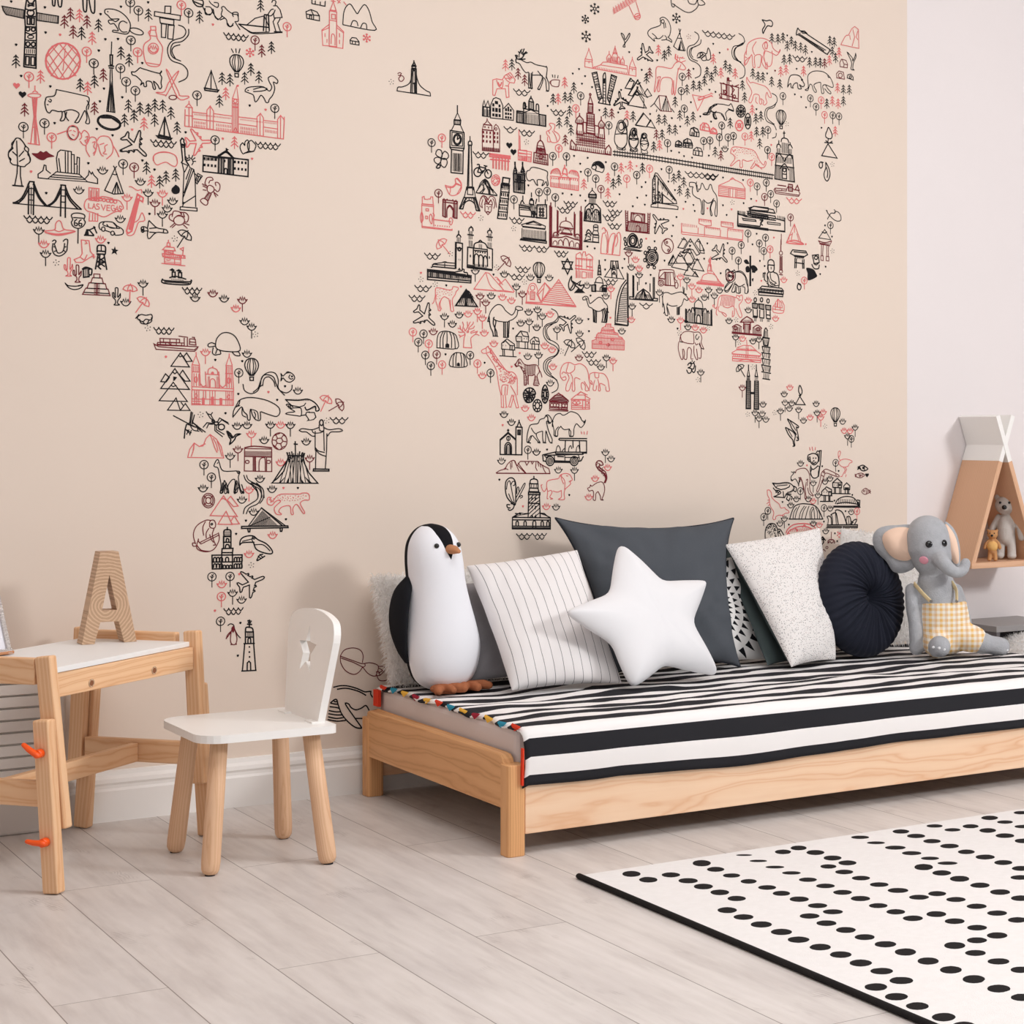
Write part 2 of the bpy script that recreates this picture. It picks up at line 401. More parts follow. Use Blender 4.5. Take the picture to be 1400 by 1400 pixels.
# ================================================================ bed
BX0,BX1,BY0,BY1=1.908,3.955,-.895,.02
bed=thing('bed',((BX0+BX1)/2,(BY0+BY1)/2,0),'low pine day bed frame standing along the mural wall, under the striped quilt','bed')
def bedleg(x,y):
    m=MB().mat('pine_end'); z=.215; r=.0
    L=[( -.024,-.024),(.024,-.024),(.024,.024),(-.024,.024)]
    out=[]
    for (a,b) in L:   # chamfer-rounded corners
        for t in ((1,.62),(.88,.88),(.62,1)) if a*b>0 else ((.62,1),(.88,.88),(1,.62)):
            out.append((a*t[0],b*t[1]))
    m.prism([out],(x,y,0),(1,0,0),(0,1,0),(0,0,1),z)
    m.g=[(p.z,p.x*1.7,p.y) for p in m.v]
    return m.build('leg',bed,bevel=.004)
for x in (BX0+.024,BX1-.024):
    for y in (BY0+.024,BY1-.024): bedleg(x,y)
def endpanel(x):
    # board between the legs with a shouldered top
    y0,y1=BY0+.028,BY1-.028
    up=[(y0,.110),(y1,.110),(y1,.205),(y1-.004,.232),(y1-.02,.236)]
    up+=[(y0+.045,.236),(y0+.022,.234),(y0+.010,.226),(y0+.004,.212),(y0,.205)]
    m=MB().mat('pine_end'); m.prism([up],(x,0,0),(0,1,0),(0,0,1),(1,0,0),.024)
    m.g=[(p.y+.4,p.z*1.0,p.x) for p in m.v]
    m.build('end_panel',bed,bevel=.004)
endpanel(BX0+.004); endpanel(BX1-.028)
for y,nm in ((BY0+.004,'front_rail'),(BY1-.026,'back_rail')):
    m=MB().mat('pine_rail'); m.box(((BX0+BX1)/2,y+.011,.1235),(BX1-BX0-.094,.022,.147)); m.build(nm,bed,bevel=.002)
for k in range(9):
    m=MB().mat('pine'); m.box((BX0+.2+k*.205,(BY0+BY1)/2,.128),(.07,BY1-BY0-.06,.016)); m.build('slat',bed,bevel=.001)
# mattress
m=MB().mat('mattress'); m.box(((BX0+BX1)/2+.004,(BY0+BY1)/2+.004,.2165),(BX1-BX0-.072,BY1-BY0-.060,.157))
mt=m.build('mattress',None,((BX0+BX1)/2,(BY0+BY1)/2,.14),bevel=.018)
tag(mt,'pale grey mattress lying in the pine bed frame under the quilt','mattress')
# quilt: cloth over the mattress, hanging over the front rail
def qz(x,y):
    w=.0055*noise.noise(V((x*3.5,y*9,1.)))+.0035*noise.noise(V((x*9,y*22,4.)))
    w+=.008*max(0,noise.noise(V((x*2.1+y*3,y*12-x*1.5,9.))))
    return w
MX0,MX1=BX0+.040,BX1-.026; TOP=.2985; FY=BY0-.006
def qpt(u,s):
    """u along the bed, s from the front hem over the top to the wall"""
    hem=.112+.006*noise.noise(V((u*4,0,2)))+(.012*max(0,math.sin((u-2.2)*4.6)))*(u>2.2)*(u<3.2)
    H0=.112; k_=hem/H0; z0=TOP-hem; s=s if s>=H0 else s
    if s<H0: 
        y=FY-.004*math.sin(s/H0*3.1)-.004*noise.noise(V((u*7,s*5,3.)))*min(1,(H0-s)/.03); z=TOP-.022-(H0-s)*k_+.0
    else:
        t=s-H0; r=.022
        if t<r*1.57: a=t/r; y=FY+r*(1-math.cos(a)); z=TOP-r+r*math.sin(a)+ (r-r)
        else: y=FY+r+(t-r*1.57); z=TOP
        if t<r*1.57: z=TOP-r*(1-math.sin(a))
    if s>=H0: z+=qz(u,y)*min(1,(s-H0)/.08)+.001
    return V((u,y,z))
m=MB().mat('quilt'); nu,nv=150,96; S1=.112+.022*.57+(BY1-.030-FY)
vs=[];gs=[];fs=[]
for j in range(nv+1):
    s_=S1*j/nv
    for i in range(nu+1):
        u=MX0+(MX1+.006-MX0)*i/nu
        # the short left hem runs in shallow scallops
        if i<6: u+= (1-i/6)*(.006*math.sin(s_*24)-.004)
        p=qpt(u,s_)
        if i==0: p.z-=.006
        if i>=nu-5: # falls over the far end
            k=(i-(nu-5))/5; p.x+=.004*k; p.z-=.05*k*k
        vs.append(p); gs.append((u,s_,0))
for j in range(nv):
    for i in range(nu): a=j*(nu+1)+i; fs.append((a,a+1,a+nu+2,a+nu+1))
m.add(vs,fs,gs,True)
quilt=m.build('quilt',None,((BX0+BX1)/2,(BY0+BY1)/2,TOP))
quilt['_o']=[(BX0+BX1)/2,(BY0+BY1)/2,TOP]
sd=quilt.modifiers.new('thick','SOLIDIFY'); sd.thickness=.004; sd.offset=-1
tag(quilt,'black and white striped quilt with coloured hem spread over the bed','quilt')
# coloured lining showing along the short hem

cols=['red','blue','yellow','crimson','yellow','blue','red','yellow','crimson','yellow','blue']
k=0; s_=.14
while s_<S1-.03:
    m=MB().mat(cols[k%len(cols)]); a=qpt(MX0,s_); b=qpt(MX0,s_+.045); a.x-=.006;b.x-=.006; c=(a+b)/2+V((-.002,0,-.011)); 
    m.add([a,b,c,a+V((.004,0,.004)),b+V((.004,0,.004)),c+V((.004,0,.002))],[(0,1,2),(3,5,4),(0,2,5,3),(2,1,4,5),(1,0,3,4)]); m.build('hem_pennant',quilt); s_+=.074; k+=1
m=MB().mat('red')
for a,b in ((.002,.09),):
    p=qpt(MX0,a);q=qpt(MX0,b); m.beam(p+V((-.006,0,0)),q+V((-.006,0,0)),.010,.004,(0,1,0))
m.build('hem_lining',quilt)
m=MB().mat('red'); m.box((MX0-.012,BY1-.045,.268),(.008,.036,.044)); m.build('hem_lining',quilt)
# ================================================================ chair
ch=thing('children_chair',(1.41,-.55,0),'small white children chair with star cut-out back and round beech legs','chair')
def rrect(x0,x1,y0,y1,rs,n=6):
    out=[]; cs=((x1,y1,0),(x0,y1,90),(x0,y0,180),(x1,y0,270))
    for (x,y,a),r in zip(cs,rs):
        cx=x-(r if x==x1 else -r); cy=y-(r if y==y1 else -r)
        for k in range(n+1): t=R(a+90*k/n); out.append((cx+r*math.cos(t),cy+r*math.sin(t)))
    return out
m=MB().mat('white_paint'); m.prism([rrect(1.245,1.562,-.722,-.380,(.02,.06,.06,.02))],(0,0,.301),(1,0,0),(0,1,0),(0,0,1),.018)
m.build('seat',ch,bevel=.005)
for (fx,fy),(tx,ty) in (((1.279,-.674),(1.306,-.655)),((1.281,-.397),(1.306,-.440)),((1.546,-.394),(1.522,-.436)),((1.540,-.714),(1.515,-.668))):
    m=MB().mat('beech'); f=V((fx,fy,0.0)); t=V((tx,ty,.302)); d=(t-f).normalized()
    P=[f+d*.001,f+d*.005,f+d*.013,f+d*.03,f+d*.16,t]
    P[0].z=max(P[0].z,.001)
    m.tube(P,[.009,.016,.0200,.0212,.0205,.0195],24); lg=m.build('leg',ch)
    m=MB().mat('charcoal_dark'); m.tube([V((fx,fy,0)),V((fx,fy,.0025))],[.011,.011],16); m.build('glide',lg)
def star(cx,cy,ro,ri,rot=90):
    return [(cx+(ro if k%2==0 else ri)*math.cos(R(rot+36*k)),cy+(ro if k%2==0 else ri)*math.sin(R(rot+36*k))) for k in range(10)]
bk=[(-.112,0)]
bk+=[(-.150,.175)]
arc=crom([(-.152,.190),(-.150,.214),(-.132,.238),(-.075,.253),(0,.258),(.075,.253),(.132,.238),(.150,.214),(.152,.190)],5)
bk=[(-.112,0)]+arc+[(.112,0)]
bk=list(reversed(bk))
m=MB().mat('white_paint'); lean=V((.12,0,1)).normalized()
m.prism([bk,star(-.010,.158,.060,.026)],(1.533,-.552,.318),(0,-1,0),lean,V((1,0,-.12)).normalized(),.017)
m.build('backrest',ch,bevel=.003)
for y in (-.46,-.645):
    m=MB().mat('white_paint'); m.box((1.527,y,.3205),(.02,.05,.004)); m.build('back_bracket',ch,bevel=.001)
# ================================================================ desk
A=R(41); E1=V((math.cos(A),math.sin(A),0)); E2=V((-math.sin(A),math.cos(A),0)); DO=V((.949,-.652,0))
def D(u,v,z): return DO+E1*u+E2*v+UP*z
DL,DW=.597,.353; BT=.482
desk=thing('children_desk',D(DL/2,DW/2,0),'pine children desk with white top and orange knobs, left of the white chair','desk')
for sd_,u0,ui in (('a',0.,1),('b',DL,-1)):
    for v0,vi in ((0.,1),(DW,-1)):
        # inner upper leg and outer lower leg, sliding on each other
        m=MB().mat('pine'); k_=1 if u0==0 else .5; a=D(u0+ui*.030,v0+vi*.003*k_,.135); b=D(u0+ui*.030,v0+vi*.044*k_,.508)
        m.beam(a,b,.040,.026,E2); lg=m.build('leg',desk,bevel=.005)
        m=MB().mat('pine'); a=D(u0,v0,.002); b=D(u0,v0+vi*.026,.375)
        m.beam(a,b,.040,.028,E2); lo=m.build('lower_leg',desk,bevel=.005)
        for zz in ((.115,.305) if u0==0 and v0==0 else ()):
            m=MB().mat('orange'); c=D(u0-ui*.016,v0+vi*.026*zz/.375,zz)
            m.tube([c,c-E1*ui*.016],[.010,.009],16)
            tp=c-E1*ui*.016; ang=.5 if zz>.2 else .05
            w=(E2*math.cos(ang)-UP*math.sin(ang)*-1).normalized() if zz>.2 else E2
            m.capsule([tp-w*.002,tp+w*.020,tp+w*.034+ (UP*.002)],[(.007,.009),(.006,.008),(.005,.006)],14)
            m.build('knob',lo)
    m=MB().mat('pine'); uu=u0+ui*.030
    m.beam(D(uu,.064,.474),D(uu,DW-.064,.474),.022,.058,E1); m.build('top_rail',desk,bevel=.004)
    m=MB().mat('pine'); m.beam(D(uu,.032,.208),D(uu,DW-.032,.208),.022,.056,E1); m.build('lower_rail',desk,bevel=.004)
for v0 in (.038,DW-.038):
    m=MB().mat('pine'); v1=v0+(-.018 if v0<.1 else .018); m.beam(D(.045,v0,.442),D(DL-.045,v1,.442),.020,.054,E2); ap=m.build('apron',desk,bevel=.002)
    if v0<.1:
        for uu,zz in ((.165,.432),(.395,.432)):
            m=MB().mat('knot'); q=D(uu,v0-.0103-.018*(uu-.045)/(DL-.09),zz)
            for r,mt_ in ((.0095,'oldwood'),(.0062,'knot')):
                m.mat(mt_); qq=q-E2*(.0004 if r<.008 else 0); m.tube([qq,qq-E2*.0004],[(r*1.1,r),(r*1.1,r)],18,up=E1)
            m.build('knot',ap)
m=MB().mat('pine'); m.beam(D(.042,DW/2,.205),D(DL-.042,DW/2,.205),.022,.046,E2); m.build('stretcher',desk,bevel=.003)
m=MB().mat('white_lam'); c=D(DL/2,DW/2,BT-.006)
m.box(c,(DL-.078,DW-.046,.012),(E1,E2,UP)); m.build('tabletop',desk,bevel=.0015)
# letter A on the desk
al=[(0,0),(.030,0),(.044,.052),(.088,.052),(.102,0),(.132,0),(.088,.222),(.044,.222)]
hole=[(.048,.080),(.066,.166),(.084,.080)]
m=MB().mat('oldwood'); ao=onZ(112,882,BT); 
m.prism([[(x*.98,z) for x,z in al],[(x*.98,z) for x,z in hole]],(0,0,0),(1,0,0),(0,0,1),(0,1,0),.050)
m.g=[(p.y*.3+.1,p.x-.065,p.z-.10) for p in m.v]
for i,p in enumerate(m.v): m.v[i]=p+V((ao.x,ao.y,BT+.0005))
lA=m.build('letter_block',None,(ao.x+.065,ao.y+.025,BT))
tag(lA,'carved wooden letter A with growth rings standing on the desk','letter')
# photo frame
fo=onZ(15,895,BT); frm=thing('photo_frame',(fo.x-.08,fo.y,BT),'silver photo frame leaning at the back left of the desk, cut by the picture edge','photo frame')
fx_=(RT*.80-BK*.60).normalized(); fh=(BK*.44+RT*.90).normalized(); fx_=UP.cross(fh).normalized(); fx_=fx_ if fx_.dot(BK)<0 else -fx_; tlt=(UP-fh*.30).normalized(); fn=fh
W_,H_=.13,.165; o_=fo-fx_*W_+UP*.0025
for a,b,sz in ((V((0,.0,0)),V((1,0,0)),W_),):
    pass
def fp(x,z): return o_+fx_*x+tlt*z
for (x0,z0,x1,z1) in ((0,.007,W_,.007),(0,H_,W_,H_),(.007,0,.007,H_),(W_-.007,0,W_-.007,H_)):
    m=MB().mat('silver'); m.beam(fp(x0,z0),fp(x1,z1),.013,.010,fn)
    d=(fp(x1,z1)-fp(x0,z0)); n_=int(d.length/.006)
    side=d.normalized().cross(fn)
    for k in range(n_): 
        for q in (-.004,.0,.004): m.ball(fp(x0,z0)+d*((k+.5)/n_)+fn*-.0055+side*q,.0026,n=8,m=5)
        for q in (-.004,.0,.004): m.ball(fp(x0,z0)+d*((k+.5)/n_)+fn*.0055+side*q,.0026,n=8,m=5)
    m.build('frame_side',frm)
m=MB().mat('paper'); m.prism([[(.012,.012),(W_-.012,.012),(W_-.012,H_-.004),(.012,H_-.004)]],o_-fn*.002,fx_,tlt,fn,.003); m.build('picture',frm)
m=MB().mat('beak'); bq=fp(W_/2,.0); m.box(bq+V((-.0,.012,.0035)),(W_*.98,.034,.007),(fx_,UP.cross(fx_),UP)); m.build('base',frm,bevel=.002)
# slatted white cabinet by the wall under the desk
cab=thing('slatted_cabinet',(.80,.03,0),'low white slatted cabinet against the wall behind the desk','cabinet')
cy=.002
m=MB().mat('slat'); m.box((.80,(cy+.034)/2+.004,.19),(.655,.036-cy,.38)); m.build('body',cab,bevel=.008)
for k in range(10):
    m=MB().mat('slat'); z=.105+k*.030
    m.prism([[(0,0),(-.012,.003),(-.010,.027),(0,.0285)]],(.50,cy+.004,z),(0,1,0),(0,0,1),(1,0,0),.565); m.build('slat',cab,bevel=.001)
# ================================================================ rug
rg=MB().mat('rug'); RX0,RY1=1.953,-1.158; rt=.006
rg.box(((RX0+4.9)/2,(RY1-3.9)/2,rt/2+.0005),(4.9-RX0,3.9-abs(RY1),rt))
DOTS="""188 304 57 18;240 322 57 17;310 307 57 15;363 325 60 16;405 271 57 19;410 343 60 17;461 361 58 17;513 380 57 16;448 290 54 15;497 309 54 13;550 327 50 14;607 346 56 14;651 364 54 15;706 382 60 16;763 402 60 15;810 421 62 15;656 236 50 14;704 224 50 14;756 238 56 15;809 255 56 15;855 270 56 15;536 246 50 5;580 264 54 7;631 283 58 8;682 301 58 10;733 322 56 13;787 341 58 14;840 361 58 15;895 380 60 16;950 402 58 15;1004 421 58 16;1057 441 62 17;796 281 50 13;845 298 56 14;897 317 56 14;953 337 58 14;1011 355 64 15;1076 376 62 15;894 191 56 10;943 208 56 8;1003 223 64 12;1053 240 60 12;1110 256 56 10;1164 271 62 10;1020 173 52 13;1067 187 56 13;1116 203 54 13;1170 218 58 14;1222 236 52 14;1280 252 60 15;1336 269 56 15;1392 287 60 15;1090 283 58 19;1146 301 58 16;1201 319 60 18;1264 339 60 16;1326 360 62 17;1390 379 60 17;1132 365 56 15;1190 383 60 15;1254 404 62 16;1317 425 62 16;1380 446 60 17;1124 156 50 10;1179 168 50 10;1235 157 50 12;1288 170 52 14;1341 186 58 14;1396 202 50 14;1294 131 52 13;1341 144 50 10;1396 158 50 10;1390 115 44 10;484 416 60 18;534 437 62 17;589 460 66 19;651 483 66 19;704 507 68 19;771 530 66 20;834 553 68 20;896 579 70 21;961 604 70 20;1021 633 74 22;943 653 70 23;1006 683 72 23;1071 712 70 23;1152 746 74 26;1215 772 70 24;738 434 62 16;790 456 62 17;850 477 62 18;908 499 62 18;972 521 68 19;1034 545 66 22;1104 573 66 22;1174 600 68 23;1245 629 70 25;1322 658 72 24;1394 685 70 22;1129 428 62 18;1186 450 62 17;1255 470 62 17;1317 494 64 19;1255 509 62 18;1186 525 66 21;1250 548 64 18;1321 574 68 19;1390 600 64 19;1388 315 60 14"""
rg.mat('rug_black'); zt=rt+.0009
for q in DOTS.split(';'):
    a,b,w,h=map(float,q.split()); px,py=780+a/2.258,1060+b/2.258
    L_=onZ(px-w/4.516,py,zt);R_=onZ(px+w/4.516,py,zt);T_=onZ(px,py-h/4.516,zt);B_=onZ(px,py+h/4.516,zt)
    c=onZ(px,py,zt); e=(R_-L_)/2; f_=(T_-B_)/2; vs=[]
    for k in range(16):
        t=2*math.pi*k/16; rr=1+.07*noise.noise(V((a+k*3.1,b,0)))
        vs.append(c+(e*math.cos(t)+f_*math.sin(t))*rr)
    lo=[p-UP*.0008 for p in vs]
    rg.add(vs+lo,[tuple(range(16))]+[(k,k+16,(k+1)%16+16,(k+1)%16) for k in range(16)])
rug=rg.build('rug',None,(3.4,-2.5,0),recalc=True)
tag(rug,'cream rug with rows of black dots and a black edge on the floor','rug')
rb=MB().mat('rug_black'); rb.tube([(RX0,RY1-.003,.0063),(RX0,-2.4,.0063),(RX0,-3.9,.0063)],[(.0062,.0075)]*3,12); rb.build('edge_binding',rug)
# ================================================================ teepee shelf
sh=thing('teepee_shelf',(4.10,WALL-.1,.54),'teepee shaped wooden wall shelf with white crossed tips','shelf')
sl=.351; ZC=.95; XC=4.100; SY0,SY1=-.135,WALL-.001; tk=.017
def board(sign,z0,z1,mat,nm,par):
    # sign +1: leans to the right going up
    x=lambda z:XC+sign*(z-ZC)*sl
    m=MB().mat(mat); a=V((x(z0),(SY0+SY1)/2,z0)); b=V((x(z1),(SY0+SY1)/2,z1))
    d_=.0007*(1+sign); 
    a.y+=d_; b.y+=d_; m.beam(a,b,SY1-SY0-2*d_,tk,(0,1,0)); return m.build(nm,par,bevel=.0008)
for sg in (1,-1):
    p=board(sg,.553,.895,'plywood','side_panel',sh)
    board(sg,.895,1.048,'white_paint','painted_tip',p)
m=MB().mat('plywood'); m.box((XC,(SY0+SY1)/2,.553),(.295,SY1-SY0+.001,.019)); m.build('base_board',sh,bevel=.0012)
# ================================================================ side table beyond the bed
tb=thing('side_table',(4.15,-.08,0),'dark grey open side table standing beyond the foot of the bed','table')
tx0,tx1,ty0,ty1,tz=4.003,4.30,-.200,WALL-.024,.357
def bx(nm,par,a,b,mat,bev=.0015):
    m=MB().mat(mat); m.box([(p+q)/2 for p,q in zip(a,b)],[abs(q-p) for p,q in zip(a,b)]); return m.build(nm,par,bevel=bev)
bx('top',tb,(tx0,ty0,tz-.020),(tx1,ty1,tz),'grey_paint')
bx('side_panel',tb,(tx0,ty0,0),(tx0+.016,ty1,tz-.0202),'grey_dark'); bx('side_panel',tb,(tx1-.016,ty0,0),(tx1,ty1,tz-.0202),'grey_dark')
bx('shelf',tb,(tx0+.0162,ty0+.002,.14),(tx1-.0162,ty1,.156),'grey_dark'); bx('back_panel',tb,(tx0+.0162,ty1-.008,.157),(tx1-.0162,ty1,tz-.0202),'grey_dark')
# ================================================================ soft things
def cushion(name,mats,BLc,BRc,TRc,TLc,T,n=40,conc=.05,power=.42,wr=.004,seed=0,gfn=None,edge=None,build=True,puffback=.6,label=None,cat='cushion',ears=0.,seg=None):
    """two puffed faces welded on their seam; corners given in world space"""
    c=[V(BLc),V(BRc),V(TRc),V(TLc)]
    nrm=((c[1]-c[0]).cross(c[3]-c[0])).normalized()   # towards the room when counter-clockwise
    m=MB()
    def pt(u,v,side):
        k=conc
        uu=u*(1-k*(1-v*v)**1.0*abs(u)**1.5)*(1+ears*(abs(u*v))**6); vv=v*(1-k*(1-u*u)*abs(v)**1.5)*(1+ears*(abs(u*v))**6)
        a=(uu+1)/2;b=(vv+1)/2
        p=c[0]*(1-a)*(1-b)+c[1]*a*(1-b)+c[2]*a*b+c[3]*(1-a)*b
        h=max(0,(1-u*u))**power*max(0,(1-v*v))**power
        d=T*h*(1 if side>0 else puffback)
        e=min(1-abs(u),1-abs(v))
        w=wr*noise.noise(V((u*2.1+seed,v*2.1,seed)))*min(1,h*2)
        ang=math.atan2(v,u); w+=wr*.9*noise.noise(V((math.cos(ang)*5+seed,math.sin(ang)*5,2.)))*h**.5*(1-h*.6)
        w+=wr*.55*noise.noise(V((u*1.3+v*2.2+seed,u*5.5-v*3.2,seed)))*h
        return p+nrm*side*(d+w*(h>0))
    for side,mt in ((1,mats[0]),(-1,mats[1] if len(mats)>1 else mats[0])):
        m.mat(mt); vs=[];gs=[];fs=[]
        for j in range(n+1):
            for i in range(n+1):
                # denser towards the seam
                u=math.sin((i/n*2-1)*math.pi/2); v=math.sin((j/n*2-1)*math.pi/2)
                vs.append(pt(u,v,side)); gs.append(gfn(u,v) if gfn else (u,v,side))
        for j in range(n):
            for i in range(n):
                a=j*(n+1)+i; q=(a,a+1,a+n+2,a+n+1); fs.append(q if side>0 else tuple(reversed(q)))
        m.add(vs,fs,gs,True)
    org=(c[0]+c[1])/2
    ob=m.build(name,None,org,weld=1e-6)
    if label: tag(ob,label,cat)
    if edge:
        em=MB().mat(edge); k=n
        ring=[]
        for i in range(k): ring.append(pt(math.sin((i/k*2-1)*math.pi/2),-1,1))
        for i in range(k): ring.append(pt(1,math.sin((i/k*2-1)*math.pi/2),1))
        for i in range(k): ring.append(pt(-math.sin((i/k*2-1)*math.pi/2),1,1))
        for i in range(k): ring.append(pt(-1,-math.sin((i/k*2-1)*math.pi/2),1))
        ring.append(ring[0]); ring.append(ring[1])
        em.tube(ring,[.0032]*len(ring),8,False); em.build('piping',ob)
    return ob
def fur(ob,count,length,mat,seed=1,parent=None,name='fur',lean=(0,0,-.4)):
    """soft tufts growing from the faces of a cushion, one mesh"""
    me=ob.data; rng=random.Random(seed); org=V(ob['_o']); m=MB().mat(mat)
    cen=sum((v.co for v in me.vertices),V((0,0,0)))/len(me.vertices)
    polys=list(me.polygons); areas=[p.area for p in polys]
    ids=rng.choices(range(len(polys)),areas,k=count)
    for i in ids:
        p=polys[i]; vs=[me.vertices[k].co for k in p.vertices]
        w=[rng.random() for _ in vs]; t=sum(w); q=V((0,0,0))
        for a,b in zip(vs,w): q+=a*(b/t)
        nn=p.normal.copy()
        if nn.dot(q-cen)<0: nn=-nn
        q+=org
        d=(nn+V(lean)+V([rng.uniform(-.55,.55) for _ in range(3)])).normalized()
        L=length*rng.uniform(.6,1.25); sd=d.cross(V((rng.random(),rng.random(),rng.random()))).normalized()*.0013
        mid=q+d*L*.55+V((0,0,-.0)); tip=q+d*L+V((rng.uniform(-.3,.3)*L,rng.uniform(-.3,.3)*L,-.25*L))
        m.add([q-sd,q+sd,mid+sd*.8,mid-sd*.8,tip],[(0,1,2,3),(3,2,4)],None,True)
    return m.build(name,ob,recalc=False)
Zb=TOP+.006
# shaggy white cushion at the left end
o=cushion('cushion',['fur'],(1.950,-.085,Zb+.012),(2.33,-.095,Zb+.012),(2.32,-.010,.606),(1.925,-.010,.598),.040,conc=.03,power=.35,wr=.006,seed=3,puffback=.5,label='shaggy white fur cushion behind the penguin toy, at the left end of the bed')
fur(o,13000,.018,'fur',3)
# grey velvet between the penguin and the pinstriped one
o=cushion('cushion',['grey_velvet'],(2.12,-.205,Zb+.012),(2.42,-.215,Zb+.012),(2.38,-.075,.585),(2.10,-.065,.575),.038,conc=.06,seed=5,wr=.008,puffback=.5,label='grey velvet cushion between the penguin toy and the pinstriped cushion')
# pinstriped
o=cushion('cushion',['pinstripe'],onZ(700,944,Zb+.008),onZ(850,934,Zb+.008),onY(789,752,-.20),onY(638,774,-.155),.062,conc=.045,power=.40,wr=.006,seed=8,label='off-white cushion with thin grey pinstripes, right of the penguin toy')
# big charcoal cushion
o=cushion('cushion',['charcoal'],(2.545,-.240,Zb+.010),(2.955,-.262,Zb+.010),onY(999,712,-.085),onY(765,712,-.055),.060,conc=.115,power=.42,wr=.020,seed=11,edge='charcoal_dark',ears=.035,label='large charcoal grey cushion with dark piping, behind the white star')
# triangle printed cushion
def tg(u,v): return ((u+.22)*.150,(v-.12)*.165,0)
o=cushion('cushion',['triprint','black_fabric'],(2.80,-.170,Zb+.008),(3.105,-.205,Zb+.008),onY(1000,762,-.100),onY(905,772,-.06),.040,conc=.03,seed=13,wr=.004,gfn=tg,label='white cushion printed with rings of black triangles, showing right of the charcoal cushion')
# speckled cushion with a grey-green back
o=cushion('cushion',['greygreen','greygreen'],onZ(1062,911,Zb+.006)+V((-.012,.030,0)),onZ(1112,905,Zb+.006)+V((0,.06,0)),onY(1110,742,-.030),onY(985,752,-.055),.022,conc=.02,seed=17,wr=.004,label='grey-green cushion lining the back of the speckled one, seen as a dark band')
o=cushion('cushion',['speckled','greygreen'],onZ(1082,912,Zb+.006),onZ(1142,902,Zb+.006),onY(1120,722,-.110),onY(991,745,-.125),.050,conc=.035,power=.38,seed=19,wr=.005,label='white cushion with fine dark speckles, left of the round navy one')
# second shaggy cushion behind the round one
o=cushion('cushion',['fur'],(3.40,-.095,Zb+.012),(3.80,-.105,Zb+.012),onY(1262,737,-.015),onY(1150,722,-.015),.030,conc=.03,power=.35,seed=23,puffback=.5,label='shaggy white fur cushion behind the round navy cushion and the elephant toy')
fur(o,8000,.015,'fur',7)
# white star pillow
def star_pillow():
    a=onY(845,741,-.31); tips=[(845,740),(968,793),(984,926),(864,944),(769,836)]
    n0=V((.10,-.86,.42)).normalized(); 
    low=onZ(866,942,Zb+.004); low2=onZ(982,926,Zb+.004)
    # plane through the two lowest tips and the top
    top=onY(845,741,-.305)
    nn=((low2-low).cross(top-low)).normalized()
    def onplane(px,py):
        r=ray(px,py); t=(low-CAM).dot(nn)/r.dot(nn); return CAM+r*t
    tp=[onplane(*t) for t in tips]
    inn=[onplane(*t) for t in ((902,796),(944,853),(908,908),(838,880),(835,812))]
    cen=sum(tp,V((0,0,0)))/5
    ux=(tp[1]-tp[4]).normalized(); uy=nn.cross(ux)
    if uy.z<0: uy=-uy
    to2=lambda p:((p-cen).dot(ux),(p-cen).dot(uy))
    T2=[to2(p) for p in tp]; I2=[to2(p) for p in inn]
    poly=[]
    for k in range(5):
        t=V(T2[k]); i0=V(I2[(k-1)%5]); i1=V(I2[k])
        d0=(i0-t).normalized(); d1=(i1-t).normalized(); r=.030
        A_=t+d0*r;B_=t+d1*r
        for q in range(7):
            s_=q/6; poly.append((A_*(1-s_)**2+t*2*s_*(1-s_)+B_*s_*s_))
        # bulging sides
        for q in range(1,9):
            s_=q/9; nx=V(T2[(k+1)%5]); 
            e0=B_; pp=e0.lerp(i1,s_); nrm=V((-(i1-e0).y,(i1-e0).x)).normalized(); 
            if nrm.dot(t)<0 and False: nrm=-nrm
            poly.append(pp+ (pp.normalized()*.004*math.sin(s_*3.14)))
        e1=nx+(i1-nx).normalized()*.030
        for q in range(0,9):
            s_=q/9; pp=i1.lerp(e1,s_); poly.append(pp+pp.normalized()*.004*math.sin(s_*3.14))
    N=len(poly)
    def dist(p):
        best=9
        for i in range(N):
            a_=poly[i];b_=poly[(i+1)%N]; ab=b_-a_; l=ab.length_squared
            t=0 if l==0 else max(0,min(1,(p-a_).dot(ab)/l)); best=min(best,(p-(a_+ab*t)).length)
        return best
    m=MB().mat('white_cotton'); J=22
    for side in (1,-1):
        vs=[];fs=[]
        ctr=V((0,0))
        for j in range(J+1):
            rho=math.sin(math.pi/2*j/J)
            for i in range(N):
                p=poly[i]*rho; h=dist(p) if j<J else 0; Dm=.085
                k=min(1,h/Dm); z=.047*(1-(1-k)**2)**.6
                ang=math.atan2(p.y,p.x)
                z+=.003*noise.noise(V((p.x*40,p.y*18,2+side)))*min(1,k*4)
                z+=.0025*noise.noise(V((math.cos(ang)*14,math.sin(ang)*14,4.)))*min(1,k*4)*(1-k)
                vs.append(cen+ux*p.x+uy*p.y+nn*(z*side*(1 if side>0 else .8)))
        for j in range(J):
            for i in range(N):
                q=(j*N+i,j*N+(i+1)%N,(j+1)*N+(i+1)%N,(j+1)*N+i); fs.append(q)
        m.add(vs,fs,None,True)
    ob=m.build('cushion',None,(low+low2)/2,weld=2e-4); sm_=ob.modifiers.new('soft','SMOOTH'); sm_.factor=.6; sm_.iterations=14; tag(ob,'white five-pointed star cushion leaning on the charcoal cushion','cushion'); return ob
star_pillow()
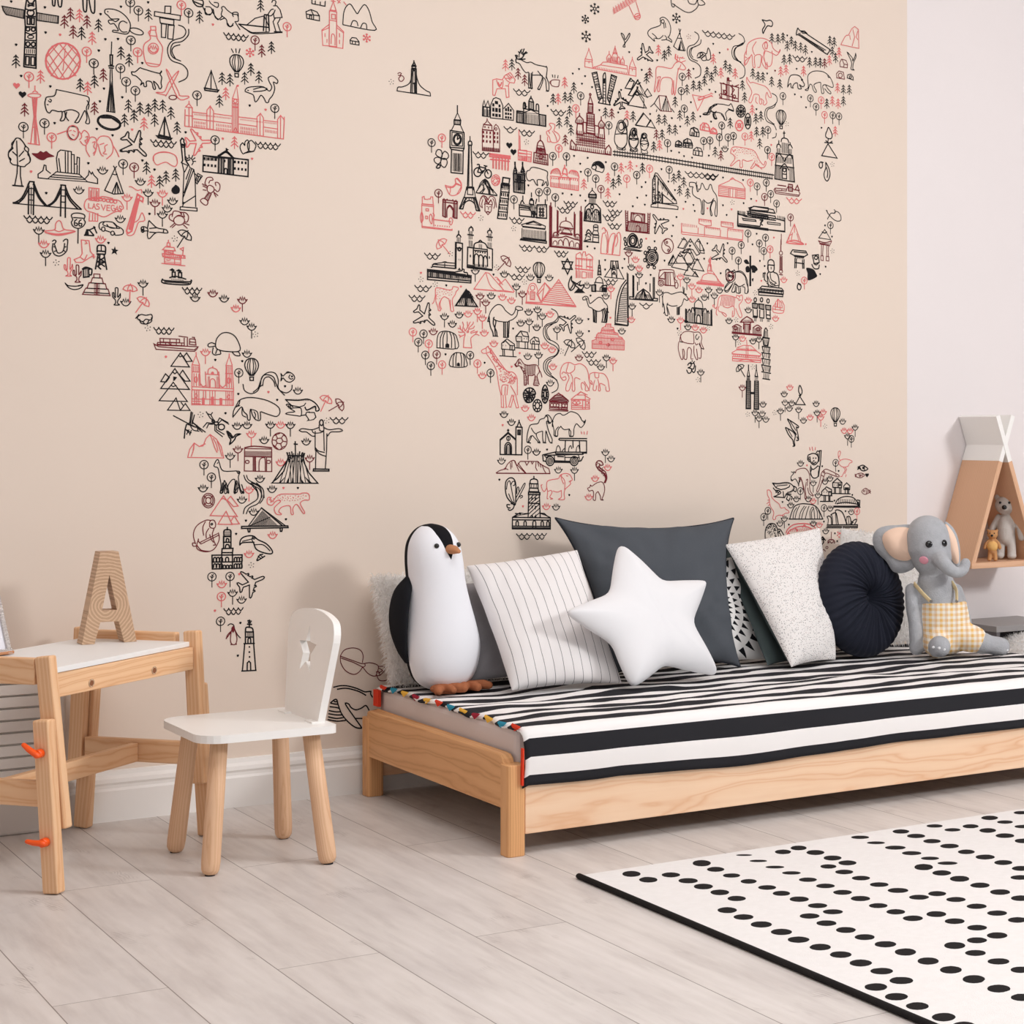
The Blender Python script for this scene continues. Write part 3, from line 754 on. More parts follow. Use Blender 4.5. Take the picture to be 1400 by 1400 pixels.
# round navy cushion with gathered pleats
def round_cushion():
    n_=V((.16,-.95,.18)).normalized(); c=V((3.415,-.245,.480)); rx=.172; rz=.178
    ux=V((0,0,1)).cross(n_).normalized(); uy=n_.cross(ux).normalized()
    m=MB().mat('navy'); N=288; J=34
    for side in (1,-1):
        vs=[];fs=[]
        for j in range(J+1):
            rho=math.sin(math.pi/2*j/J) if j>0 else 0.0
            for i in range(N):
                a=2*math.pi*i/N
                tw=a+.35*(1-rho)
                h=.072*max(0,1-rho**3.2)**.5
                h-=.046*math.exp(-(rho/.17)**2)
                pl=.0035*(math.sin(tw*44+2.*math.sin(a*3))+.6*math.sin(tw*27+1))*min(1,rho*4)*(1-rho**6)
                rr=(1+.008*math.sin(tw*44)*(rho>.8))
                p=c+ux*(rx*rho*math.cos(a)*rr)+uy*(rz*rho*math.sin(a)*rr)+n_*(h+pl)*side
                vs.append(p)
        for j in range(J):
            for i in range(N): fs.append((j*N+i,j*N+(i+1)%N,(j+1)*N+(i+1)%N,(j+1)*N+i))
        m.add(vs,fs,None,True)
    ob=m.build('cushion',None,(c.x,c.y,TOP),weld=1e-5); tag(ob,'round navy velvet cushion with gathered pleats, left of the elephant toy','cushion')
    b=MB().mat('navy'); b.ball(c+n_*.026,(.009,.009,.006),(ux,uy,n_)); b.build('button',ob)
round_cushion()
# ================================================================ penguin
def penguin():
    P0=V((2.050,-.205,Zb)); F_=V((.24,-.970,0)).normalized(); S_=V((-F_.y,F_.x,0)) # S_: to the picture's right
    t=thing('penguin_toy',P0,'black and white plush penguin standing on the quilt at the left end','penguin toy')
    H=.445
    prof=[(0,.030,.030,0),(.012,.060,.056,0),(.035,.086,.074,.0),(.075,.101,.086,.0),(.125,.105,.090,-.001),(.18,.097,.086,-.006),(.235,.087,.080,-.012),(.29,.080,.076,-.018),(.345,.0785,.075,-.023),(.385,.073,.071,-.026),(.412,.061,.060,-.028),(.432,.042,.043,-.030),(.442,.022,.024,-.031),(.446,.004,.004,-.031)]
    pr=crom(prof,6); n=96; m=MB().mat('penguin'); vs=[];gs=[];fs=[]
    for z,a,b,off in pr:
        for k in range(n):
            ang=2*math.pi*k/n                     # 0 = front
            cpos=P0+S_*(off*1.3)+UP*z+S_*(math.sin(ang)*max(a,.001))+F_*(math.cos(ang)*max(b,.001))
            vs.append(cpos)
            x=math.sin(ang)*a; d=abs(math.degrees(math.atan2(math.sin(ang),math.cos(ang))))
            # black beyond the side seam; seam pulls in at the top of the head
            seam=100 if z<.36 else 100
            s1=(d-seam)/90.
            if z>.345: # centre stripe over the face, tapering down to the beak
                half=.011+.012*max(0,min(1,(z-.37)/.05))
                s2=(half-abs(x))/.05
                if math.cos(ang)>0:
                    tail=(z-.352)/.03
                    if z<.376: s2=(.012*max(0,(z-.352)/.024)-abs(x))/.05
                    s1=max(s1,min(s2,tail))
                if z>.436: s1=max(s1,(z-.440)*20)
            gs.append((s1,z,0))
    for j in range(len(pr)-1):
        for k in range(n): fs.append((j*n+k,j*n+(k+1)%n,(j+1)*n+(k+1)%n,(j+1)*n+k))
    fs.append(tuple(range(n-1,-1,-1))); m.add(vs,fs,gs,True); body=m.build('body',t)
    hd=P0+S_*(-.012*1.3)
    # beak
    bk_=P0+S_*(-.030)+UP*.380+F_*.080
    m=MB().mat('beak'); m.capsule([bk_-F_*.014,bk_+F_*.006-UP*.001,bk_+F_*.022-UP*.004],[(.013,.017),(.0115,.015),(.006,.008)],20); m.build('beak',t)
    for sg in (-1,1):
        a=R(30)*sg; e=P0+S_*(-.032)+UP*.390+S_*math.sin(a)*.072+F_*math.cos(a)*.0705
        m=MB().mat('black_gloss'); m.ball(e,.0068,n=16,m=10); m.build('eye',t)
    # flippers
    for sg in (-1,1):
        m=MB().mat('black_fabric'); 
        a=P0+UP*.300+S_*(sg*.074-.022)-F_*.018
        pts=[a,a+S_*sg*.018-UP*.035-F_*.006,a+S_*sg*.026-UP*.085-F_*.012,a+S_*sg*.026-UP*.135-F_*.012,a+S_*sg*.020-UP*.185-F_*.006,a+S_*sg*.012-UP*.215]
        rad=[(.012,.014),(.013,.033),(.014,.038),(.013,.034),(.010,.020),(.005,.008)]
        if sg>0: pts=[p-S_*.022-F_*.01 for p in pts]
        pp=crom(pts,4); rr=crom(rad,4)
        m.capsule(pp,[tuple(max(.003,x) for x in r) for r in rr],24,up=S_); m.build('flipper',t)
    # feet with three toes each
    for sg in (-1,1):
        b=P0+S_*sg*.042+F_*.050+UP*.010
        m=MB().mat('feet'); m.ball(b,(.032,.032,.014),(S_,F_,UP))
        for k in (-1,0,1):
            d=(F_+S_*k*.62).normalized()
            m.capsule([b+S_*k*.012,b+S_*k*.016+d*.034+UP*.002,b+S_*k*.018+d*.046],[.013,.0135,.011],14)
        ob=m.build('foot',t); fuse(ob,.0025,3)
penguin()
# ================================================================ elephant
def elephant():
    O=V((3.585,-.335,Zb-.001)); d0=(O-CAM).dot(V((SN,CS,0)))
    W=lambda px,py,b=0.:atD(px,py,d0-b)
    t=thing('elephant_toy',O,'grey knitted elephant toy in yellow checked dungarees sitting at the right end of the bed','elephant toy')
    m=MB().mat('knit')
    # torso
    m.capsule([W(1288,862,.00),W(1288,846,.00),W(1285,818,.0),W(1279,797,.0)],[(.070,.060),(.076,.066),(.069,.062),(.058,.052)],28)
    # head
    m.capsule([W(1274,762,.012),W(1270,748,.012),W(1268,734,.01)],[(.062,.060),(.068,.066),(.067,.063)],30)
    # trunk
    tr=crom([W(1283,762,.06),W(1289,769,.095),W(1299,779,.105),W(1309,783,.095),W(1317,779,.085),W(1320,770,.080)],4)
    m.capsule(tr,[tuple([.027-.0105*min(1,i/12)])*2 for i in range(len(tr))],20)
    # arms
    m.capsule(crom([W(1246,806,.012),W(1247,830,.03),W(1252,860,.04),W(1253,886,.045)],4),[(.020,.020)]*4+[(.020,.020)]*4+[(.021,.022)]*4+[(.022,.023)],18)
    m.capsule(crom([W(1308,806,-.01),W(1316,830,-.02),W(1321,852,-.02),W(1322,872,-.02)],4),[.018]*13,18)
    # legs
    m.capsule([W(1275,880,.02),W(1280,884,.07),W(1285,884,.115)],[.034,.033,.033],22)
    m.capsule(crom([W(1296,868,.01),W(1320,873,.02),W(1346,880,.02),W(1368,884,.02)],4),[.040]*5+[.034]*4+[.029]*4,22)
    body=m.build('body',t); fuse(body,.005,6)
    # ears
    def ear(pts,inner,cpx,th,nm):
        pts=crom([(a,b) for a,b in pts],5,True)
        m=MB().mat('knit'); back=[W(a,b,cpx[2]-th) for a,b in pts]; front=[W(a,b,cpx[2]) for a,b in pts]
        c=W(cpx[0],cpx[1],cpx[2]+.008); c2=W(cpx[0],cpx[1],cpx[2]-th-.006); n=len(pts); vs=front+back
        midf=[c.lerp(p,.6)+ (BK*.004) for p in front]; midb=[c2.lerp(p,.6)-(BK*.004) for p in back]
        vs+=midf+midb+[c,c2]
        fs=[]
        for i in range(n):
            j=(i+1)%n; fs+=[(i,j,n+j,n+i),(i,2*n+i,2*n+j,j),(2*n+i,4*n,2*n+j),(n+i,n+j,3*n+j,3*n+i),(3*n+i,3*n+j,4*n+1)]
        m.add(vs,fs,None,True); e=m.build('ear',t,bevel=0)
        ii=crom(inner,5,True); m=MB().mat('peach'); k=len(ii)
        ff=[W(a,b,cpx[2]+.0135) for a,b in ii]; bb=[W(a,b,cpx[2]+.001) for a,b in ii]; cc=W(sum(a for a,b in ii)/k,sum(b for a,b in ii)/k,cpx[2]+.017)
        fs=[]
        for i in range(k): j=(i+1)%k; fs+=[(i,j,k+j,k+i),(2*k,j,i)]
        m.add(ff+bb+[cc],fs,None,True); m.build('ear_lining',e)
        return e
    ear([(1252,722),(1225,718),(1202,722),(1193,735),(1197,752),(1212,768),(1222,782),(1240,782),(1254,768)],[(1246,724),(1226,721),(1209,729),(1207,742),(1216,758),(1230,766),(1246,764),(1248,745)],(1230,748,.010),.016,'l')
    ear([(1290,716),(1300,718),(1309,733),(1313,755),(1311,776),(1301,774),(1292,756)],[(1292,718),(1299,722),(1307,736),(1311,756),(1310,770),(1303,768),(1297,750)],(1300,748,-.012),.014,'r')
    ex={'eye':'black_gloss'}
    fd=(BK*.80+RT*.30).normalized()
    def on_head(px,py,off=0.):
        # march towards the camera-facing head surface
        c0=W(1270,748,.012); p=W(px,py,.3); r=ray(px,py); 
        # ellipsoid of the head
        ax=[(RT,.068),(BK,.066),(UP,.098)]
        def f(q): return sum(((q-c0).dot(a)/l)**2 for a,l in ax)-1
        tt=-.3
        q=W(px,py,.2)
        for k in range(400):
            if f(q)<0: break
            q=q+r*.0006
        return q
    for px,py in ((1270,744),(1291.5,742.5)):
        m=MB().mat('black_gloss'); q=on_head(px,py); nn=(q-W(1270,748,.012)).normalized(); a1=UP.cross(nn).normalized(); a2=nn.cross(a1)
        m.ball(q,(.0108,.0108,.004),(a1,a2,nn),18,10); m.build('eye',t)
    m=MB().mat('pink'); q=on_head(1263,766); nn=(q-W(1270,748,.012)).normalized(); a1=UP.cross(nn).normalized(); a2=nn.cross(a1)
    m.ball(q,(.0145,.0145,.003),(a1,a2,nn),20,10); m.build('cheek_patch',t)
    # dungarees
    m=MB().mat('plaid')
    m.tube([W(1290,893,.0),W(1290,886,.0),W(1290,874,.0),W(1291,858,.0),W(1290,842,.0),W(1289,828,.0),W(1289,822,.0)],[(.045,.04),(.066,.058),(.080,.070),(.085,.075),(.083,.073),(.078,.069),(.0765,.068)],30)
    m.capsule([W(1277,876,.02),W(1281,880,.060),W(1282,881,.078)],[.043,.043,.042],22,m=3)
    m.capsule(crom([W(1298,864,.01),W(1318,870,.018),W(1331,874,.02)],4),[.047]*3+[.045]*3+[.043]*3,22,m=3)
    # flat waist: cut everything above the waistband
    sh_=m.build('dungarees',t); fuse(sh_,.005,4)
    for pts in (((1250,798,.030),(1255,804,.058),(1263,813,.076),(1272,822,.080)),((1301,796,.024),(1307,806,.046),(1308,816,.060),(1308,822,.066))):
        m=MB().mat('strap'); pp=crom([W(*p) for p in pts],4); m.tube(pp,[(.0080,.0024)]*len(pp),10,up=UP); m.build('strap',sh_)
    for px,py,b in ((1273,822,.084),(1308,822,.069)):
        m=MB().mat('steel'); q=W(px,py,b); m.tube([q-BK*.002,q+BK*.002],[.0048,.0048],14,up=UP); m.build('buckle',sh_)
    # toe nails
    for px,py,b in ((1276,881,.148),(1284,890-8,.150),(1291,884,.147),):
        m=MB().mat('white_cotton'); m.ball(W(px,py+4,b-.003),(.0045,.0022,.004),(RT,BK,UP),12,8); m.build('nail',t)
    for px,py,b in ((1372,884,.044),(1377,889,.040),):
        m=MB().mat('white_cotton'); m.ball(W(px,py,b-.002),(.004,.003,.004),(RT,BK,UP),12,8); m.build('nail',t)
elephant()
# ================================================================ bears on the teepee shelf
ZS=.5632
def bear(name,label,foot,h,mt,muzzle,yaw,extra=None,sit=False):
    O=V(foot); F_=V((math.sin(yaw),-math.cos(yaw),0)); S_=V((math.cos(yaw),math.sin(yaw),0))
    t=thing(name,O,label,'teddy bear'); k=h/.216
    q=lambda x,f,z:O+S_*x*k+F_*f*k+UP*z*k
    m=MB().mat(mt)
    m.capsule([q(0,0,.075),q(0,0,.10),q(0,0,.128),q(0,0,.148)],[(.030*k,.027*k),(.031*k,.029*k),(.025*k,.023*k),(.014*k,.014*k)],20)
    m.ball(q(0,.004,.178),(.037*k,.032*k,.031*k),(S_,F_,UP)); m.ball(q(0,.028,.168),(.016*k,.014*k,.012*k),(S_,F_,UP))
    for s_ in (-1,1):
        m.ball(q(s_*.029,0,.203),(.011*k,.008*k,.011*k),(S_,F_,UP),16,10)
        if extra=='small': m.capsule([q(s_*.026,.004,.135),q(s_*.044,.010,.112),q(s_*.050,.014,.090)],[.011*k,.0115*k,.0125*k],14)
        else: m.capsule([q(s_*.026,.0,.140),q(s_*.044,.004,.105),q(s_*.052,.008,.072)],[.009*k,.0105*k,.0115*k],14)
        m.capsule([q(s_*.015,0,.075),q(s_*.018,.002,.04),q(s_*.019,.004,.014)],[.015*k,.0145*k,.0145*k],16)
        m.ball(q(s_*.020,.010,.0115),(.0155*k,.020*k,.0115*k),(S_,F_,UP),16,10)
    b=m.build('body',t); fuse(b,.0028,3)
    m=MB().mat('black_gloss'); m.ball(q(0,.042,.172),(.0088*k,.005*k,.0075*k),(S_,F_,UP),14,8); m.build('nose',t)
    for s_ in (-1,1):
        m=MB().mat('black_gloss'); m.ball(q(s_*.015,.0325,.187),.0042*k,None,10,6); m.build('eye',t)
    if extra=='small':
        m=MB().mat('yellow_knit'); m.ball(q(0,.006,.100),(.040*k,.034*k,.036*k),(S_,F_,UP)); m.build('jumper',t)
b1=onY(1377,763,-.055); bear('teddy_bear','tall pale grey knitted bear standing on the teepee shelf',(b1.x-.004,-.055,ZS),.222,'knit_bear',None,R(-50))
b2=onY(1357,764,-.102); bear('teddy_bear','small tan bear in a yellow jumper in front of the tall grey bear',(b2.x,-.102,ZS),.108,'knit_tan',None,R(-46),extra='small')
# fluffy thing lying on the shelf of the side table
m=MB().mat('fur'); m.ball((4.115,-.20,.245),(.085,.10,.080),n=28,m=16)
for v_ in m.v: v_+=V((0,0,.0))
o=m.build('plush_ball',None,(4.115,-.20,.165)); 
fur(o,2600,.014,'fur',5); tag(o,'white fluffy ball with a black spot on the shelf of the grey side table','plush toy')
m=MB().mat('black_fabric'); m.ball((4.140,-.292,.226),(.022,.012,.024)); m.build('black_patch',o)
# ================================================================ the printed world map of line drawings
MURAL=r'''
@A 0,0,5.385
K L 195,0 186,60 181,110 186,200 183,300 175,490 265,503 266,380 268,260 266,150 268,90 262,0
K L 186,65 225,80 262,65
K E 225,95 25,22
K L 192,120 258,122 ; K P 200,130 220,132 220,180 200,178 ; K P 232,132 252,134 250,182 232,180
K L 183,195 266,200 ; K E 205,215 14,14 ; K E 245,217 14,14 ; K L 190,240 225,255 262,242 ; k E 225,272 22,12
K L 183,295 266,300 ; K E 205,325 15,16 ; K E 245,327 15,16 ; K L 185,350 265,355 ; k V 190,362 260,366 260,395 190,391 5
K L 180,400 266,406 ; K P 190,415 215,417 213,480 188,478 ; K P 228,418 255,420 254,484 227,482 ; K L 177,492 265,502
K L 200,0 215,25 240,25 255,0 ; K L 205,35 250,45 ; K L 250,30 205,48
k P 15,46 180,75 174,136 45,108 25,80 ; K V 20,52 178,78 172,134 38,102 19
k P 268,94 430,120 428,172 268,150 ; K V 272,98 428,122 424,172 272,148 17
K C 385,0 388,38 402,42 406,0 ; K C 425,0 432,45 450,48 456,0 ; K C 610,0 615,75 635,82 640,0 ; K C 655,0 672,85 695,90 697,0
w T 474,160 518,105w;k T 521,105 725,188 600,245 117,452 890,390 950,443 695,600 590,625 1093,110 945,780
r T 585,115 678,282 298,565 645,650
w T 640,160 538,235 760,553 181,808 695,798
k D 330,55 335,240 118,330 155,560 370,637 727,373 775,290 868,288 740,105 890,50 765,653 900,717 735,747 402,907 712,950 828,997 893,1112 1047,465 82,12 1090,18
r D 442,257 972,955
r E 463,450 130,136 ; r E 463,450 124,130
r V 400,345 560,370 575,540 350,500 1
r L 350,385 480,585 ; r L 340,440 430,580 ; r L 380,340 560,560 ; r L 435,320 585,500 ; r L 490,318 590,430 ; r L 335,470 390,560
r L 575,385 440,582 ; r L 590,440 500,585 ; r L 540,345 375,560 ; r L 495,318 345,510 ; r L 435,318 335,430 ; r L 590,490 545,560
r R 638,380 213,565 1013,385 380,1012 1335,38
k R 690,467 963,297 886,503 928,602 996,668 172,935 327,908 958,18 1018,78 1388,95
r H 121,630 .0085 ; k H 165,695 .0095
r C 257,632 257,672 ; r C 240,680 257,670 278,682 ; r O 205,703 230,690 285,692 300,705 280,718 230,716 ; r L 238,720 250,860 225,1062 ; r L 252,722 256,1062 ; r L 272,722 262,860 290,1066 ; r L 262,722 266,1062 ; r L 205,1055 292,1068 ; r L 245,937 265,939 ; r V 240,725 272,727 266,860 250,860 4
k C 415,660 400,705 345,715 335,735 330,760 335,790 345,820 365,832 385,812 430,822 455,822 455,860 443,888 470,885 480,855 475,820 ; k C 490,825 485,860 505,890 ; k C 455,825 520,808 570,825 580,850 550,902 ; k C 550,902 575,902 600,860 625,815 640,870 630,905 655,910 657,880 635,800 655,750 650,715 600,700 520,682 415,660 ; k C 640,740 655,770 648,805 ; k C 365,730 378,738 370,752 355,742 ; k L 345,770 355,772
k L 822,308 818,400 ; K P 810,405 828,406 826,480 812,479 ; K L 798,485 838,488 ; K L 802,500 835,502 ; k L 812,510 808,640 785,820 845,828 828,640 824,510 ; K F 818,590 830,680 806,680 ; K L 808,680 797,820 ; K L 818,680 816,822 ; K L 828,680 832,824
K E 802,903 88,52 .28 ; k E 802,903 80,42 .28 ; K F 735,860 800,850 880,900 878,915 820,875 745,872
k O 770,85 780,68 830,68 880,85 925,120 955,165 958,205 935,250 860,240 830,235 835,222 870,225 840,175 815,178 800,165 800,150 830,150 850,160 875,140 820,140 795,115 775,100 ; k C 935,235 900,235 875,205 880,170 905,155 935,170 ; k E 1005,232 52,22 .3 ; k L 790,85 796,88
k P 1215,45 1258,47 1255,100 1212,98 ; k P 1138,85 1328,115 1325,150 1136,118 ; k P 1175,130 1280,148 1278,185 1180,170 ; k P 1188,175 1225,180 1218,278 1188,275 ; k P 1238,185 1282,188 1272,290 1234,285
r P 1108,195 1145,195 1148,222 1110,222 ; r C 1108,222 1092,240 1105,262 ; r L 1108,225 1100,262 1155,268 1145,225 ; r C 1105,268 1105,290 1060,330 1058,400 1078,470 1125,490 1175,480 1192,400 1195,345 1160,290 1155,270 ; r E 1128,358 38,40 ; R N 1128,362 ; r C 1080,462 1125,470 1178,478
k C 1313,185 1350,200 1368,235 1345,275 1270,300 1235,350 1240,410 1270,450 1340,475 1380,520 1372,575 1315,605 ; k C 1388,215 1385,260 1340,305 1275,320 1255,370 1270,420 1330,450 ; k C 1325,330 1280,345 1265,380 1290,430
k O 968,530 990,530 1010,518 1030,500 1055,508 1170,540 1190,520 1178,545 1190,570 1185,610 1190,640 1175,655 1160,625 1130,600 1145,650 1130,655 1115,605 1078,600 1078,635 1060,635 1055,610 1035,625 1042,600 1000,560 975,552 968,530
r O 1238,527 1310,670 1325,705 1385,708 1380,724 1310,722 1230,535 ; r O 1310,540 1230,690 1215,700 1158,686 1155,680 1210,676 1240,610 1300,535 ; w E 1272,718 28,16
k T 986,855 1030,800 1092,810 1140,775 1198,782 1258,833 1138,885 916,885 1303,943 ; r T 1060,912
k P 1215,862 1165,998 1252,1015 ; k L 1212,870 1210,1012 ; K P 1152,1000 1262,1020 1255,1030 1165,1015
K W 1108,1028 190
K O 530,930 560,935 575,960 572,1000 545,1030 510,1010 495,970 510,935 ; r C 425,988 490,965
K C 0,0 0,0
k C 120,1018 100,1040 85,1060 90,1085 65,1115 62,1150 75,1180 ; k C 145,1018 165,1040 185,1075 180,1100 210,1130 222,1180
r C 420,988 495,965 495,990 515,1025 545,1030 570,1000 573,965 555,930 525,925 500,950 495,970 ; r C 573,960 595,985 600,1010 585,1030 ; r C 600,985 620,960 650,985 655,1030 630,1075 ; r C 590,1040 610,1065 632,1075 635,1110 660,1155 ; r C 630,1010 645,1005 640,1030 625,1035 640,1060 ; r C 640,1045 670,1010 705,1020 712,1060 705,1110 690,1145 ; r C 680,1050 700,1045 690,1080 705,1105 685,1130 ; r C 712,1040 740,1005 800,1010 830,1070 825,1130 785,1170 ; r C 735,1065 765,1055 ; r C 790,1065 770,1080 775,1110 760,1130 785,1135 ; r C 830,1070 855,1110 875,1155
r C 510,965 525,960 ; r C 540,962 555,970 ; r C 530,990 545,1000 ; r C 720,1060 740,1130 760,1150
k A 990,1068 .076,-2.29
w G 232,1130 275,1128 298,1112 318,1122 340,1112 362,1130 400,1152 350,1162 320,1180 280,1170
r C 1128,1185 1130,1150 1170,1125 1240,1125 1290,1145 1305,1185
@B 200,0,4.375
K O 278,0 300,35 335,38 340,10 325,0 ; K L 285,10 335,30 ; k C 335,35 355,75 380,90 400,60 395,55 ; k C 375,5 390,25 425,45 430,20 405,15 ; k C 355,40 385,45 400,80 430,115 455,95 ; K C 350,50 355,85 385,85 ; k C 400,55 410,100 430,120
k C 455,60 450,45 465,40 485,62 520,85 545,90 550,125 530,130 ; k C 520,100 515,78 545,75 550,100 ; k C 455,60 448,90 465,105 480,120 485,150 505,160 520,140 ; k L 530,130 560,178 ; K C 485,140 500,160 518,150 ; k C 440,120 465,110
K L 552,145 620,152 735,165 ; k C 552,145 600,180 650,202 812,195 ; k C 560,150 620,190 655,195 735,192 ; k L 600,150 650,110 705,95 ; K L 705,88 730,90 735,185 ; K L 705,95 700,185 ; k L 718,90 716,190 ; k L 705,95 735,165
k C 725,90 745,60 760,55 ; k C 750,15 760,0 775,10 770,30 ; k L 760,35 780,35 800,60 812,105 765,108 760,85 770,60 ; k C 725,92 745,95 765,75 ; k L 770,110 758,130 775,190 ; k L 800,112 785,140 802,190 ; K L 765,190 812,192
r D 398,148 ; k T 683,35 318,102 15,92 ; w T 690,305 ; k T 748,285 625,415 673,462 588,468 453,470 500,478 437,605 48,628 98,635 148,680 185,767 10,660 ; r T 475,560 527,853 ; w T 48,720 ;k t 630,0
r R 210,28 842,160 ; w R 650,240 ; k R 253,80 303,570 768,648 411,838
K W 462,195 148
r X 620,315 .024 ; k B 540,375 ; k L 508,292 520,315 ; k L 535,292 537,315 ; k L 560,292 553,318
k P 388,422 350,525 425,540 ; k L 388,422 386,532 ; K P 347,528 432,540 425,550 350,540
k O 590,545 605,525 650,518 700,520 735,545 750,520 735,490 730,465 755,455 785,480 780,500 760,492 768,530 755,570 735,595 730,612 715,612 705,590 685,570 665,600 650,608 640,570 610,555 ; k C 640,535 690,522 722,530 ; k C 640,548 690,545 725,535 ; k L 605,540 612,542
k D 618,632 235,792 ; r D 713,657 457,830 632,950
r L 232,655 230,755 820,832 825,700 ; r L 255,640 255,757 ; r L 275,645 275,760 ; r P 235,640 255,620 275,645 ; r L 255,605 255,620 ; r L 275,670 360,680 ; r L 280,710 515,740 ; r V 285,725 355,733 355,745 285,738 7 ; r V 285,745 355,753 353,768 285,758 7 ; r P 362,660 382,635 402,665 400,775 362,770 ; r L 382,632 380,770 ; r L 402,680 515,695 ; r V 415,740 508,752 508,765 415,753 9 ; r V 415,762 508,774 508,788 415,776 9
r P 515,590 550,595 550,792 513,788 ; r L 515,590 540,515 550,595 ; r L 540,512 550,510 550,516 540,518 ; r V 520,620 546,622 546,790 518,788 4 ; r L 515,620 550,622 ; R L 515,640 550,643 ; r E 532,605 10,10 ; r C 520,785 533,765 545,790
r L 552,700 660,712 ; r L 552,742 660,756 ; r V 560,758 655,770 655,785 560,772 9 ; r V 560,780 655,790 655,806 560,793 9 ; r P 662,700 682,678 700,705 700,815 662,810 ; r L 680,680 680,812 ; r L 700,720 785,730 ; r L 700,760 785,772 ; r V 708,775 780,785 780,800 708,790 8 ; r P 785,715 803,690 825,718 820,832 785,826 ; r L 803,690 802,830 ; r L 230,690 280,695 ; r V 285,680 505,705 505,712 285,688 26 ; r V 560,712 780,738 780,744 560,718 26
k P 108,703 75,805 145,822 ; k L 108,703 105,815 ; K P 62,812 152,828 145,836 75,824
K W 25,838 160 ; k D 0,0
r A 308,850 .070,-1.45
k O 560,880 575,855 588,870 590,850 605,838 615,860 612,900 590,915 575,918 ; k O 612,900 605,860 625,840 640,850 655,870 650,890 640,905 ; K L 590,915 640,905 ; K W 652,848 150
K L 478,890 478,915 ; K F 478,890 494,895 478,905 ; K C 430,940 480,910 522,945 ; K L 338,930 425,945 ; K L 520,945 610,958 ; k V 345,940 425,950 425,962 345,960 8 ; k L 435,945 522,950
k P 955,70 985,58 1020,72 1035,95 1035,125 960,110 ; k L 960,85 1035,95 ; k L 985,60 1000,92 ; k L 975,110 976,92 988,93 988,115 ; k L 1000,95 1000,118 ; k L 990,0 990,22 1068,38 1070,8 ; k L 1010,5 1010,25 ; k L 1040,12 1040,32
r P 1100,60 1118,10 1135,65 ; r P 1095,65 1138,72 1138,280 1093,275 ; r L 1118,10 1118,0 ; r L 1105,5 1130,10 ; r P 1108,85 1130,88 1130,115 1108,112 ; r L 1095,120 1138,128 ; r L 1095,145 1050,180 1055,272 1095,275 ; r L 1138,150 1180,190 1175,290 1093,278 ; r L 1050,185 1095,165 ; r L 1180,198 1138,165 ; r C 1105,262 1108,210 1120,205 1128,225 1128,270 ; r L 1068,200 1068,220 ; r L 1080,235 1080,255 ; r L 1155,200 1155,222 ; r L 1155,240 1155,262
k C 1175,145 1180,80 1195,40 1220,25 1245,60 1262,82 1280,55 1305,28 1330,60 1350,130 1365,182 1175,148 ; k C 1222,158 1235,125 1258,130 1265,155 ; k C 1282,165 1295,140 1315,145 1318,172
k P 1218,240 1230,225 1255,228 1272,250 1272,270 1220,262 ; k L 1220,243 1272,252 ; k L 1232,248 1232,262 ; k L 1250,252 1250,268 ; r X 1318,228 .024 ; r L 1140,0 1160,18 ; r L 1160,0 1145,20 ; r L 1180,12 1195,30
@C 0,200,5.385
k O 110,-50 85,10 95,15 65,45 62,75 80,95 75,115 95,135 125,140 150,148 180,150 190,140 220,115 222,85 205,60 210,20 190,0 170,-30 145,-55 125,-60 ; k L 122,-40 130,150 ; k L 92,40 125,70 ; k L 175,35 140,75 ; k L 180,90 142,112 ; k L 128,140 125,200 108,288 ; k L 150,148 150,220 162,290 ; K L 92,288 172,295
r D 228,187 ; k D 650,125 893,35 1048,105 1137,172 340,345 1100,498 798,712
k L 425,190 415,90 425,45 445,28 480,32 525,40 525,198 ; k L 432,90 445,190 ; k L 480,40 482,195 ; k L 500,38 500,198 ; k L 527,60 545,62 547,200 ; k L 548,130 565,132 568,80 585,85 583,205 ; k L 568,140 566,200 ; k L 415,188 582,206 645,262 350,240 415,188 ; k L 385,210 600,228 ; k L 365,225 625,245 ; k L 350,240 280,232 280,205 315,180 325,138 338,142 340,175 372,200 ; k L 645,262 718,275 718,240 692,215 680,192 672,205 655,180 650,212 625,240
k N 755,180 580,325 885,537 1033,262 1270,405 1230,460 925,1150
k L 95,420 598,465 ; K L 95,415 135,415 ; K L 205,285 218,260 250,262 245,505 ; K L 212,290 208,500 ; K L 245,285 248,270 ; K V 214,300 246,303 248,500 210,498 1 ; k L 212,310 248,312 ; k L 212,355 248,358 ; k L 212,395 248,398 ; K L 445,285 482,288 ; K L 450,290 445,515 ; K L 482,290 480,525 ; k L 448,320 482,323 ; k L 448,365 482,368 ; k L 448,410 482,412
K C 100,418 160,380 212,275 ; K C 130,422 175,380 212,310 ; K C 248,270 290,370 345,440 ; K C 248,300 285,380 330,435 ; K C 345,440 400,400 448,300 ; K C 360,440 410,400 448,330 ; K C 482,300 520,385 598,465 ; K C 482,335 515,400 570,460
K W 175,510 210
k P 845,165 770,325 835,352 908,348 ; k L 835,145 850,170 ; k L 858,148 842,168 ; k C 830,205 848,210 862,205 ; k L 858,265 825,345 ; k L 858,265 890,350 ; k L 858,265 845,345 ; k L 862,270 868,345
k R 906,130 ; w R 987,155 ; k T 1078,160 1175,262 1222,228 1293,212 ; r T 1115,258
r O 1130,95 1140,60 1190,42 1250,48 1295,75 1305,120 1290,148 1260,140 1225,118 1190,125 1160,138 1140,125
K G 1265,310 1285,290 1290,283 1305,290 1322,310 1320,340 1298,352 1275,348 1262,330
r P 655,305 728,312 725,405 655,395 ; r V 655,325 728,332 726,385 655,375 3 ; r V 670,308 715,312 712,398 668,392 3 ; r O 640,390 710,385 800,390 875,400 905,440 900,465 830,490 765,520 690,490 640,475 620,440
